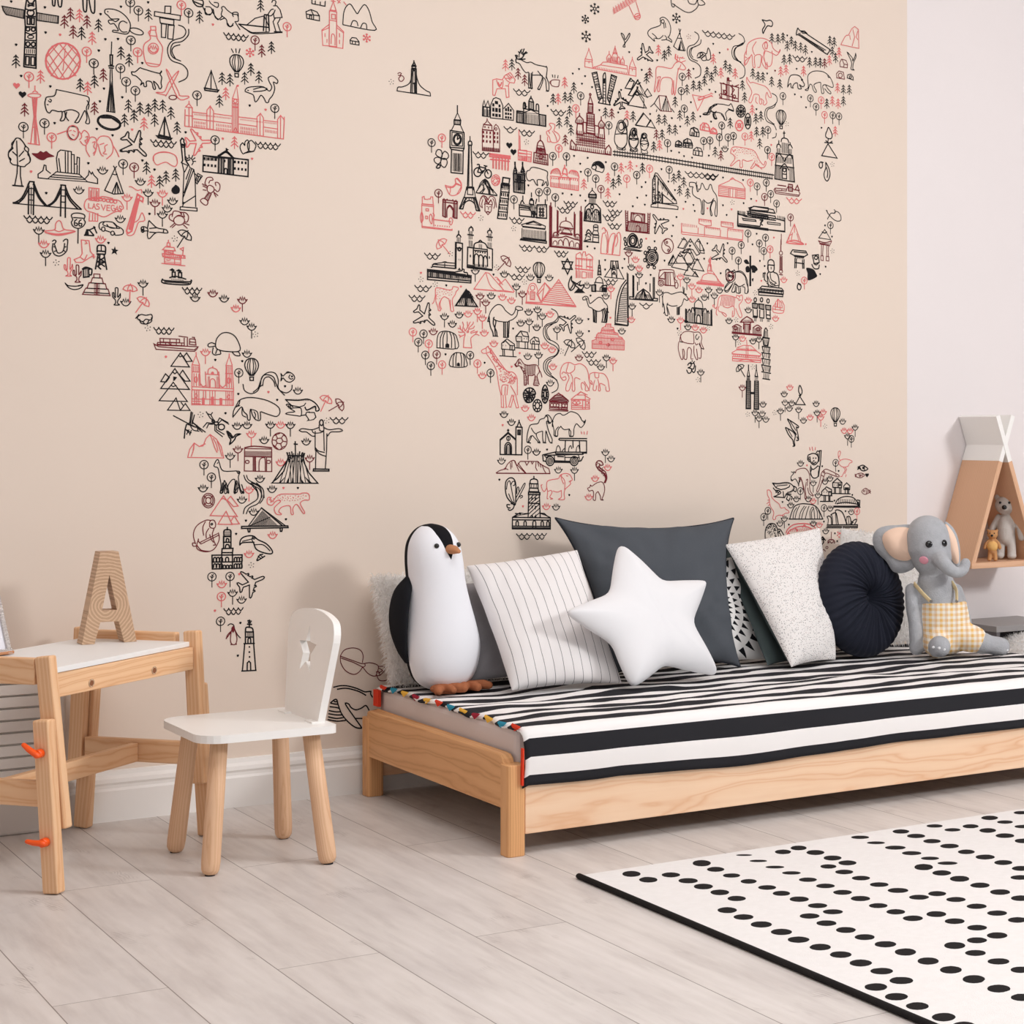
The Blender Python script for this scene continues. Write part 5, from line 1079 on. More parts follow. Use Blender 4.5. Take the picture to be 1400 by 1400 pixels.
MURAL+=r'''
@F 230,660,4.2424
k N 203,35 427,100 603,38 495,170 425,680 ; k M 373,640 ; r N 605,305 468,415 310,590 ; r M 470,42
k D 450,220 682,212 393,297 418,813 403,1003 752,32 ; r D 668,32 412,530 270,742 ; k Z 482,478
w E 232,103 36,42 ; w E 232,103 15,18 ; w E 232,103 27,32 ; w L 205,75 220,90 ; w L 260,75 245,90 ; w L 205,130 220,115 ; w L 260,130 245,118
r P 320,75 243,190 400,195 ; r P 362,78 405,135 378,138 342,100 ; r L 303,98 318,90 335,100 ; r P 335,165 288,240 370,242 ; r P 382,192 362,225 372,240 412,238
k C 465,0 500,20 520,60 515,95 480,120 445,145 435,180 ; k C 480,0 530,25 540,75 520,120 470,145 452,180 ; k C 510,0 550,40 550,90 530,120
k C 315,0 310,40 300,55 315,58 325,20 330,15 345,58 350,50 335,0 ; k C 395,0 398,30 385,55 398,55 408,25 430,58 438,55 425,10
r C 575,90 575,120 600,130 620,110 640,100 650,110 615,145 625,180 650,185 655,180 640,165 660,140 705,135 712,180 725,182 722,150 745,125 780,175 790,170 765,120 790,100 815,100 818,75 805,60 775,60 760,65 700,65 640,70 600,110 590,85 575,90 ; r Z 650,90 ; r Z 680,90 ; r Z 710,92 ; r Z 740,90 ; r Z 665,105 ; r Z 695,110 ; r Z 725,112 ; r Z 600,100 ; r Z 770,80 ; r L 795,75 800,78
K P 425,253 693,250 695,260 425,265 ; k L 540,145 680,250 ; K L 540,145 660,248 ; k L 540,145 465,250 ; K V 540,148 640,250 470,250 470,250 1 ; k H2 545,160 635,248 475,248 22 ; K P 460,265 475,265 472,285 464,285 ; K P 648,262 662,262 658,282 650,282
w C 175,325 165,380 215,400 265,385 295,330 290,290 ; w C 155,350 140,350 145,368 165,365 ; w C 158,355 145,300 165,250 215,218 245,218 ; w O 245,220 265,218 275,240 268,262 245,260 238,240 ; w C 165,360 190,390 240,398 ; w L 185,345 285,295 ; w L 190,355 290,305 ; w C 235,265 220,290 220,320 ; w C 265,268 255,300 265,340 ; w L 265,340 275,360 260,362 ; w C 215,225 200,260 205,305 ; w C 175,325 175,340 190,355 ; w C 240,300 250,330 262,345 ; k E 252,240 5,5
K L 342,258 342,275 ; K C 322,305 325,275 360,275 363,305 ; K V 322,280 322,310 362,310 362,280 4 ; K L 322,305 320,380 ; K L 363,305 363,380 ; K P 320,312 363,312 363,345 320,345 ; K C 335,345 338,325 350,328 350,345 ; K P 312,382 375,380 372,405 310,405 ; K C 330,378 335,360 350,360 355,378 ; K P 253,420 428,418 425,495 255,500 ; K L 255,460 425,458 ; K L 310,405 308,495 ; K L 372,405 372,495 ; K a 262,455 16,22 3,18 ; K a 382,455 16,22 3,15 ; K a 262,492 16,22 3,18 ; K a 382,492 16,22 3,15 ; K a 332,458 18,26 1,10 ; K a 318,492 14,14 3,18
K C 415,360 420,330 445,312 490,308 520,330 570,355 603,395 595,412 550,405 510,385 495,350 490,345 430,348 415,360 ; k L 430,340 488,325 ; k C 490,310 485,330 495,350 ; k C 500,360 550,360 590,395 ; K C 548,415 530,420 515,445 520,450 560,425 ; k L 530,415 545,430 ; k L 520,425 535,438 ; k E 497,322 5,5
k R 253,545 358,543 303,803 ; r R 308,660
k A 478,580 .076,-1.22
K W 322,730 112
k C 345,828 360,818 378,825 385,850 400,880 418,900 ; w C 370,848 360,870 335,905 ; w C 365,860 360,910 368,935 390,935 398,900 385,850 ; w L 362,938 375,938 ; w L 382,938 396,936 ; w C 335,905 345,880 365,860 ; w C 372,850 388,855 ; w G 365,845 378,830 385,850 375,870
K L 470,795 470,840 ; K L 460,800 482,803 ; K L 458,820 484,822 ; K L 463,810 478,812 ; K C 448,865 450,840 470,838 488,845 492,865 ; K L 445,865 495,865 ; K L 447,865 447,930 ; K L 493,865 495,930 ; K L 447,895 493,895 ; K V 455,868 488,868 488,893 455,893 5 ; K a 462,928 16,28 1,0 ; K L 438,933 500,932 ; K L 443,935 430,1088 ; K L 495,935 507,1085 ; K L 425,1092 510,1088 ; K e 470,952 5,5 ; K e 470,982 5,6 ; K e 471,1010 5,6 ; K L 457,1088 458,1045 468,1035 477,1045 478,1087
@Y 440,860,9.333
w C 235,340 290,265 400,240 490,270 525,340 515,425 ; w C 235,340 240,430 300,530 400,578 470,550 515,490 ; w L 235,345 500,440 540,440 ; w L 245,370 400,425 520,485 ; w C 520,485 580,560 640,595 685,600 ; w C 540,440 620,430 720,475 685,600 ; w C 545,440 550,470 520,487 ; w C 720,475 790,480 800,520 740,590 690,590 ; w C 690,550 720,540 740,590 ; w C 730,500 770,530 720,560 ; w C 700,600 730,650 780,660 830,650
K C 148,742 240,722 340,728 450,760 545,800 600,795 625,795 ; K C 195,768 290,755 380,768 480,800 560,845 ; K L 560,800 625,795 620,830 645,870 ; K C 110,940 160,900 190,905 205,960 250,1080 330,1180 420,1250 490,1265 500,1250 430,1150 300,960 340,955 370,1000 430,1030 500,1010 560,975 600,1035 ; K C 100,990 180,1000 215,1010 ; K C 90,1040 170,1055 230,1055 ; K C 85,1080 180,1095 250,1095 ; K C 80,1120 180,1140 270,1130 ; K C 75,1155 190,1175 300,1165 ; K C 110,945 160,955 200,960 ; K L 430,1140 520,1140 ; K C 150,905 160,925 190,925
@G 520,60,7
K L 320,160 320,180 305,205 335,205 320,170 ; K P 300,215 340,215 335,235 305,235 ; K P 298,240 342,240 345,475 290,470 ; k L 310,245 305,472 ; k L 330,245 335,472 ; k E 318,255 5,6 ; K V 318,270 318,370 320,370 320,270 8 ; k C 298,240 298,310 275,380 210,412 168,415 158,450 ; k C 340,245 350,330 380,400 440,450 472,465 478,500 ; k L 158,450 290,470 ; k L 345,478 478,500 ; K L 310,380 325,375 328,475 ; k Z 105,365
w G 165,285 185,275 200,285 190,300 215,310 225,335 205,358 185,355 175,330 190,310 170,300
K L 736,590 736,655 ; K e 736,593 6,6 ; k P 737,660 708,725 768,730 ; K P 705,730 768,735 765,775 705,770 ; K V 712,735 762,738 760,772 710,770 5 ; k L 705,775 678,830 ; k L 765,778 795,845 ; K P 668,828 800,850 800,1000 665,990 ; k P 685,845 785,862 785,980 682,972 ; K E 735,915 38,52 ; K L 736,915 738,885 ; K L 736,915 755,900 ; K V 735,870 735,880 740,880 740,870 1 ; k E 735,915 28,40 ; K L 665,990 680,1015 675,1232 ; K L 800,1000 792,1020 788,1243 675,1232 ; K L 680,1010 792,1025 ; k V 690,1045 780,1050 778,1225 688,1215 8 ; K V 700,1050 770,1055 768,1225 698,1218 4
k R 489,945 ; r R 588,900 ; k O 530,1060 545,1015 580,1020 590,1060 580,1090 ; k O 582,1092 610,1030 645,1050 650,1085 620,1105 ; k O 585,1098 625,1100 638,1140 615,1182 580,1160 578,1110 ; k O 580,1100 545,1085 515,1100 520,1130 550,1150 575,1130 ; K O 535,1180 555,1155 572,1165 565,1185 545,1190
r T 1197,205 ; k T 1258,198 ; w T 1317,285 1380,348 ; K W 1272,430 160 ; K W 1180,790 125 ; K W 885,1030 150
r P 1075,345 1110,335 1165,345 1195,300 1240,275 1255,290 1290,345 1280,375 1240,370 1225,390 1230,510 1205,515 1195,430 1115,430 1095,495 1075,490 ; r C 1180,310 1210,350 1240,370 ; r L 1195,400 1225,405 ; r C 1110,345 1130,400 1165,420 1175,350 ; R C 1125,370 1145,400 1160,370 ; r L 1210,300 1250,340 ; r L 1225,290 1265,330 ; r C 1200,330 1225,330 1240,350 ; r E 1252,320 5,6
k L 975,690 978,590 992,540 1005,600 1028,545 1045,600 1048,700 975,690 ; K L 985,610 985,690 ; K L 1020,605 1020,695 ; K L 978,600 1045,610 ; k V 980,625 1045,632 1045,690 980,685 6 ; k L 1052,712 1055,585 1080,525 1105,515 1145,530 1170,590 1172,718 ; k L 1052,708 1272,732 1275,640 1225,570 1178,620 ; K g 1075,565 1150,585 3,4 22,30 55,150
K F 1095,545 1125,550 1125,580 1095,575 ; K F 1070,568 1090,570 1090,600 1070,598 ; K F 1130,580 1148,582 1148,608 1130,606 ; K F 1070,610 1090,612 1090,650 1070,648 ; K F 1098,612 1122,615 1122,655 1098,652 ; K F 1130,616 1150,618 1150,658 1130,656 ; K F 1070,665 1090,667 1090,695 1070,692 ; K F 1098,668 1122,670 1122,700 1098,698 ; K F 1130,672 1150,674 1150,702 1130,700 ; K F 1192,615 1210,617 1210,645 1192,643 ; K F 1215,600 1232,602 1232,648 1215,645 ; K F 1238,622 1255,624 1255,650 1238,648 ; K F 1192,655 1210,657 1210,680 1192,678 ; K F 1215,658 1232,660 1232,682 1215,680 ; K F 1238,662 1255,664 1255,685 1238,683 ; K F 1192,690 1210,692 1210,715 1192,713 ; K F 1215,693 1232,695 1232,718 1215,716 ; K F 1238,696 1255,698 1255,720 1238,718
K L 1305,640 1368,650 1368,760 1303,750 1305,640 ; k V 1310,670 1365,678 1365,755 1308,748 6 ; K L 1368,620 1400,600 ; K L 1380,560 1380,600 ; K V 1370,640 1400,645 1400,765 1370,760 4
w P 975,1020 975,815 990,770 1015,745 1020,715 1030,745 1065,780 1068,830 1078,830 1082,1030 ; W L 975,820 1068,830 ; W L 985,770 1060,780 ; w P 1082,830 1090,790 1105,770 1125,790 1140,825 1140,1035 1082,1030 ; W b 985,845 1050,852 22,30 3 ; W b 985,885 1050,892 22,30 3 ; W b 985,930 1050,937 22,30 3 ; W b 1092,855 1120,858 20,30 2 ; W b 1092,895 1120,898 20,30 2 ; W b 1092,935 1120,938 20,30 2 ; W V 978,990 978,1015 1138,1030 1138,1005 4 ; W V 980,985 1135,1000 1135,1030 978,1018 14 ; w b 1000,795 1035,800 18,20 2 ; w E 1105,815 10,12
k H 1232,970 .010 ; k H 1272,1035 .010
r P 1318,1110 1318,1015 1400,1020 1400,1120 ; r L 1325,830 1325,1010 ; r L 1335,900 1335,1010 ; r L 1318,1050 1400,1055 ; r V 1325,1080 1400,1088 1400,1115 1325,1108 6
k L 857,885 857,930 ; K C 840,965 845,935 870,935 875,965 ; K L 840,968 875,970 ; K P 845,970 868,970 880,1370 833,1370 ; k L 850,980 845,1360 ; K L 825,1372 890,1375 ; K L 820,1400 835,1370 ; K L 895,1400 880,1372
K E 930,1228 36,42 ; K E 1030,1245 32,40 ; K L 930,1228 945,1175 1005,1190 1030,1245 ; K L 945,1180 975,1235 1005,1195 ; K L 930,1228 975,1235 ; K C 925,1155 945,1155 945,1175 ; K L 990,1165 1020,1172 ; K e 980,1222 10,14 ; K L 1005,1190 1005,1170
R L 1045,1050 1240,1075 1240,1100 1045,1078 1045,1050 ; R L 1050,1062 1238,1088 ; r V 1060,1085 1235,1105 1230,1215 1060,1190 6 ; r V 1070,1085 1240,1105 1238,1215 1068,1190 6 ; R L 1050,1105 1235,1125
r E 1103,1305 40,52 ; r C 1075,1290 1110,1270 1135,1300 1120,1340 1090,1335 1080,1310 ; r C 1070,1320 1100,1290 1125,1310 ; r C 1090,1265 1120,1290 1140,1285 ; r C 1085,1345 1115,1320 1140,1320
K P 1175,1280 1235,1290 1230,1350 1165,1340 ; K L 1152,1350 1235,1362 ; K L 1155,1350 1152,1400 ; K V 1165,1365 1225,1372 1225,1400 1160,1395 4
K L 1290,1130 1290,1200 ; K L 1362,1130 1362,1210 ; K P 1275,1215 1290,1165 1305,1215 ; K P 1345,1220 1362,1170 1380,1222 ; K V 1275,1220 1390,1235 1390,1400 1275,1400 9 ; K L 1275,1215 1275,1400 ; K L 1305,1260 1345,1270 ; K L 1290,1300 1390,1310 ; K F 1325,1260 1340,1300 1312,1300
r C 620,1355 635,1372 690,1375 720,1345 715,1300 735,1285 760,1310 775,1340 775,1385 ; k C 930,1400 960,1330 990,1300 1010,1300 1040,1360 1080,1400 ; k L 990,1300 985,1400 ; k L 1010,1305 1060,1400
@H 680,50,7
K C 180,250 175,225 190,185 170,180 ; K C 190,215 220,220 265,215 ; k C 180,250 210,260 240,310 270,345 300,345 305,400 318,490 332,490 330,400 335,340 ; k C 205,200 210,160 235,120 ; K L 185,215 170,178 ; K L 215,160 200,145 ; K L 232,165 220,130 ; K L 240,175 275,145 ; K L 240,160 255,118 ; K L 250,170 285,155 ; K C 205,215 235,205 260,165 ; k C 230,225 280,250 320,245 370,270 460,290 475,310 465,400 ; k L 460,290 470,285 ; k C 335,370 400,370 430,380 415,440 385,500 405,500 430,440 435,400 ; k C 385,330 425,380 460,420 470,515 490,515 490,450 465,380 ; k C 300,345 298,480 318,492 ; k L 322,350 320,480 ; K L 295,492 335,495 ; K L 385,505 405,508 ; K L 465,520 490,520
w T 77,275 197,348 262,422 ; k T 138,270 731,490 647,583 699,585 690,715 590,825 665,815 703,895 532,600 1033,730 1297,765 ; w T 648,992 1093,740 ; r T 643,440 580,598 1240,758
w O 510,435 530,415 590,418 590,440 580,480 520,470 ; w C 510,425 500,440 515,460 ; k L 525,365 530,390 ; k L 550,368 550,395 ; k L 580,372 575,398
k D 780,312 720,355 838,380 808,452 905,485 480,665 975,705 1183,512 1155,727 1260,150 733,1143 863,1162 792,1218 1037,1203 1380,320
k R 796,567 1065,850 529,1145 660,1148 ; r R 750,688 586,1070
K W 150,510 150 ; K W 510,695 145
K P 185,715 250,722 250,830 182,820 ; K V 190,735 248,740 248,828 188,820 6 ; K L 185,728 250,738 ; K P 250,690 395,715 400,850 250,832 ; K P 250,730 320,700 392,740 ; K V 262,740 390,755 390,848 260,830 9 ; K C 245,690 250,635 268,640 270,690 ; K C 370,700 372,650 392,655 395,705 ; K P 298,690 300,620 345,630 345,700 ; K C 300,620 320,585 345,628 ; K L 320,570 320,595 ; K V 302,630 345,635 345,690 300,685 5 ; K P 398,745 462,755 462,860 400,850 ; K V 405,755 460,762 458,858 405,850 6
K W 60,860 150 ; K W 205,890 150
r C 515,1010 495,960 475,940 470,910 500,895 515,870 495,840 510,830 545,840 550,870 540,900 580,930 595,970 570,1010 515,1010 ; r C 480,960 480,1005 510,1008 ; r C 525,905 555,950 570,1005 ; r C 490,905 500,930
W L 410,945 410,1000 ; W C 375,1075 385,1020 410,995 435,1020 455,1090 ; W P 350,1110 480,1130 482,1230 345,1205 ; W P 375,1075 455,1090 460,1130 368,1112 ; W V 380,1060 450,1070 478,1230 350,1205 7 ; W V 385,1030 355,1200 478,1225 440,1040 7 ; W E 415,1150 18,20 ; W E 412,1080 12,14
r P 200,1085 325,1105 322,1200 198,1180 ; r L 205,890 205,1085 ; r L 215,950 218,1085 ; r L 200,1110 325,1130 ; r V 205,1145 320,1160 320,1195 205,1178 8 ; r L 200,1140 325,1155
k H 113,1040 .010 ; k H 153,1103 .010 ; k Z 278,1010
W E 887,555 8,9 ; W P 887,570 868,640 912,645 ; W P 868,645 912,650 912,730 865,725 ; W V 872,660 908,664 908,725 870,720 4 ; W P 855,735 925,745 930,940 852,925 ; W V 858,750 925,758 928,860 855,850 6 ; W V 855,770 858,930 928,940 925,780 7 ; W C 755,790 748,820 765,830 810,830 822,800 800,775 785,760 768,775 755,790 ; W L 785,735 785,765 ; W V 760,790 815,798 810,830 762,828 5 ; W P 765,835 815,840 820,940 755,930 ; W C 970,830 965,860 985,875 1015,870 1025,840 1005,815 993,800 980,815 970,830 ; W L 993,765 993,800 ; W V 975,832 1020,838 1015,868 978,868 5 ; W P 975,875 1020,880 1025,980 968,965 ; W P 820,820 850,825 850,930 820,925 ; W P 930,850 970,860 968,965 930,950 ; W V 758,900 1028,940 1030,1080 752,1040 16 ; W V 752,930 750,1040 1030,1080 1030,970 5 ; W P 700,1010 710,990 728,1015 750,1040 750,1090 695,1078 ; W P 1030,1085 1045,1060 1065,1040 1085,1075 1085,1135 1030,1120 ; W L 695,1078 1085,1135 ; W V 700,1045 1080,1100 1082,1130 698,1075 20 ; w P 790,980 960,1005 960,1020 790,995
r P 1125,165 1105,160 1125,100 1145,165 ; r L 873,110 873,125 ; r P 875,120 840,215 908,225 ; r P 838,215 905,225 912,305 835,290 ; r L 875,235 875,255 ; r L 838,235 908,245 ; r L 912,300 985,272 1010,245 1060,245 1240,280 1250,355 ; r L 985,272 1235,310 ; r L 835,290 1325,380 1325,295 ; r V 920,285 1240,345 1240,362 915,302 20 ; r C 1050,240 1045,200 1070,170 1085,200 1080,245 ; r L 1068,140 1068,172 ; r V 1052,200 1082,205 1080,242 1052,238 3 ; r C 1105,240 1095,190 1125,150 1150,190 1145,255 ; r L 1125,90 1125,155 ; r V 1100,190 1148,198 1145,252 1102,240 5 ; r C 1150,255 1145,220 1160,195 1172,220 1170,260 ; r C 1180,262 1180,230 1198,210 1212,235 1210,270 ; r V 1060,215 1205,245 1205,268 1060,238 14 ; r L 1198,190 1198,212 ; r P 1290,215 1262,290 1322,300 ; r L 1262,290 1258,365 ; r L 1290,195 1290,215 ; r L 1290,310 1290,330 ; r L 1262,305 1322,315
K P 905,350 950,340 1000,590 965,600 ; K V 905,350 965,600 1000,590 950,340 10 ; k V 910,355 965,590 998,590 948,345 1 ; K H3 905,350 950,340 1000,590 965,600 ; K P 1090,365 1140,385 1075,630 1050,590 ; K V 1090,365 1050,590 1078,610 1140,385 10 ; K H3 1090,365 1140,385 1075,620 1050,590 ; K C 1010,380 1022,350 1035,380 1035,640 ; K L 1010,380 1010,640 ; K L 965,635 1080,655 ; K L 965,635 990,590 ; K L 1080,655 1055,600 ; k V 1012,450 1012,630 1035,635 1035,455 6 ; K F 1015,400 1030,400 1030,450 1015,450
k A 1180,615 .055,0.2
k P 1270,400 1220,495 1280,505 1310,430 ; k P 1345,415 1255,560 1290,570 1335,500 1400,570 ; k L 1320,440 1345,460 1370,440 ; K F 1330,475 1350,480 1345,510 1330,505 ; k P 1335,515 1245,655 1400,685 1400,600 ; k L 1310,545 1340,560 1360,550
k E 1183,860 38,60 ; k E 1183,860 24,38 ; k C 1160,830 1185,815 1205,830 1210,880 1183,895 ; k C 1145,850 1125,930 1120,1000 1145,1050 1185,1070 1220,1050 1240,1000 1240,930 1222,850 ; k C 1130,935 1185,930 1240,935 ; k C 1145,1040 1150,1075 1220,1085 1215,1050 ; k L 1170,930 1195,935 ; k E 1300,920 25,42 ; k E 1300,925 14,25 ; k C 1275,930 1255,1000 1270,1060 1300,1090 1330,1060 1350,1000 1325,930 ; k C 1262,985 1300,975 1345,990 ; k C 1275,1065 1280,1095 1325,1098 1325,1065 ; k C 1380,1100 1370,1050 1365,1000 1385,940 1400,930 ; k L 1320,850 1400,740 ; k L 1320,850 1400,862
K L 1105,1100 1400,1132 ; K L 1105,1130 1400,1165 ; K V 1110,1085 1400,1118 1400,1178 1110,1145 12
K G 900,1250 930,1210 980,1195 1015,1230 1020,1260 990,1260 960,1235 930,1235
@I 780,0,7
k X 230,85 .034 ; k X 140,185 .026 ; k X 148,350 .034 ; k X 1012,175 .032
r V 395,75 600,-50 630,0 410,130 9 ; r V 400,90 410,140 635,10 590,-40 6 ; r L 555,50 610,170 ; r L 625,20 665,150 ; r E 638,160 28,30 .6 ; R L 610,165 665,145 ; r L 615,180 660,165
k C 960,0 970,60 990,65 995,40 ; k C 975,35 1040,80 1100,115 1150,118 1200,85 1225,45 ; k C 1225,45 1260,50 1285,35 1250,0 1215,0 1225,45 ; k C 1120,0 1140,35 1190,40 1210,0
k O 485,330 488,318 510,340 522,380 560,320 566,340 545,380 518,420 520,450 500,445 515,420 515,395 ; k D 560,500 828,578 682,670 968,1132 1240,1115 1150,980 1175,660 455,1078 483,860 275,1055 1048,1212 760,1092 1365,420
k C 865,200 855,180 880,165 910,175 940,210 958,270 950,330 935,355 ; k E 882,205 14,18 ; k C 855,200 862,235 830,255 770,275 740,305 745,340 775,370 800,395 ; k L 890,225 895,270 ; k L 905,220 910,265 ; k C 780,320 810,345 830,370 ; k C 805,395 795,370 ; k C 870,385 905,380 920,365 900,340 ; k C 915,380 945,390 965,405 965,385 930,355 ; k C 805,365 850,370 885,340
k P 1042,315 985,445 1030,480 1095,485 ; k L 1035,275 1050,330 ; k L 1055,280 1038,325 ; K P 1055,395 1030,478 1082,485 ; k L 1020,365 1065,370 ; K F 1055,400 1050,480 1035,478 ; w Z 1130,352
k C 1185,305 1220,330 1225,375 1185,425 1130,445 1115,495 1140,570 1200,600 1240,640 1245,700 1230,730 1190,748 ; k C 1248,380 1240,420 1195,445 1150,465 1135,510 1160,560 1215,585 ; k C 1205,440 1165,460 1150,510 1170,550

k A 710,520 .062,2.2
r T 840,480 850,1390 540,1110 1365,565 ; k T 938,490 897,532 725,750 1000,975 1045,1105 1117,1158 1172,1120 595,1115 333,1080 845,1145 900,1150 945,1240 1000,1245 875,1290 1305,690 1348,740 1280,775 1175,820 1232,825 1113,858 1385,680 32,838 393,1085 ; w T 757,700 1130,710 820,1290 ; k R 95,915 1068,735 1058,872 1088,1040 365,1195 1272,1350 1333,1345 ; r R 47,1032
k A 480,968 .052,0.2
k C 1210,555 1240,550 1265,580 1300,575 ; k C 1210,540 1225,510 1260,500 1300,515 1315,460 1335,500 1338,560 1305,575 1290,520 ; K L 1225,555 1270,520 ; K L 1250,560 1285,530 ; k E 1250,520 12,14
r C 1015,590 990,620 960,655 870,640 820,650 815,760 800,865 810,870 838,770 830,740 860,735 ; r C 860,735 840,800 832,870 850,870 855,800 885,745 970,760 965,890 980,890 985,770 ; r C 985,770 990,895 1002,890 1020,720 1035,650 ; r C 1015,600 1030,590 1060,600 1100,650 1080,670 1045,660 1025,660 ; R L 1030,590 1000,560 1005,520 ; r L 1020,570 1025,530 ; r L 1040,590 1045,550 1090,560 ; r L 1050,600 1100,580 ; r L 1060,560 1075,545 ; r L 1012,545 1035,555 ; r L 1045,650 1055,620
k P 640,765 550,910 590,918 632,880 735,935 ; k P 578,750 520,845 580,850 610,790 ; k L 620,790 640,805 665,790 ; k L 560,770 578,780 595,775 ; K F 632,830 650,835 645,855 630,850 ; k P 635,875 545,1005 725,1035 ; k P 735,850 705,895 735,930 775,915 ; k L 610,905 640,915 660,905
k P 695,1080 620,1195 725,1215 765,1160 ; k P 765,1145 725,1212 810,1228
w P 845,915 915,920 965,1068 860,1062 ; k L 915,920 870,1060 ; k L 845,915 800,990 860,1062 ; k L 910,925 915,1068 ; k L 765,1022 800,990 ; k L 965,1040 990,1075 ; k L 900,970 890,1060 ; k L 925,970 935,1065 ; k L 825,1050 820,1070
r P 1165,908 1280,930 1215,1060 ; r L 1215,940 1340,900 ; R L 1225,960 1350,915 ; r L 1340,890 1360,900 ; r L 1345,920 1360,925 ; R e 1230,955 14,10
k C 1270,1085 1300,1100 1330,1090 1345,1040 1400,1000 ; k C 1280,1080 1310,1075 1335,1025 1400,1005 ; K C 1360,1090 1380,1130 1400,1135 ; k C 1345,1055 1365,1080 1395,1065
r P 1240,1200 1270,1175 1310,1190 1330,1225 1325,1260 1245,1245 ; r L 1270,1178 1290,1215 1330,1225 ; r L 1260,1250 1262,1220 1280,1222 1280,1253 ; r P 1335,1260 1350,1235 1385,1240 1400,1265 1398,1285 1335,1278 ; k P 1140,1270 1150,1235 1180,1220 1215,1240 1230,1275 1228,1310 1143,1298 ; k L 1165,1225 1185,1262 1230,1270 ; K L 1160,1300 1162,1270 ; K L 1180,1302 1182,1272 ; K L 1205,1305 1205,1275
k P 1080,1395 1085,1350 1115,1325 1150,1340 1168,1395 ; k L 1085,1360 1165,1370 ; k P 1000,1395 1005,1360 1030,1345 1058,1370 1060,1395 ; k D 1343,1165
k E 703,1300 26,26 ; k E 703,1305 14,15 ; k C 680,1315 668,1370 690,1400 ; k C 725,1315 742,1370 735,1400 ; k C 670,1355 705,1345 740,1358
'''
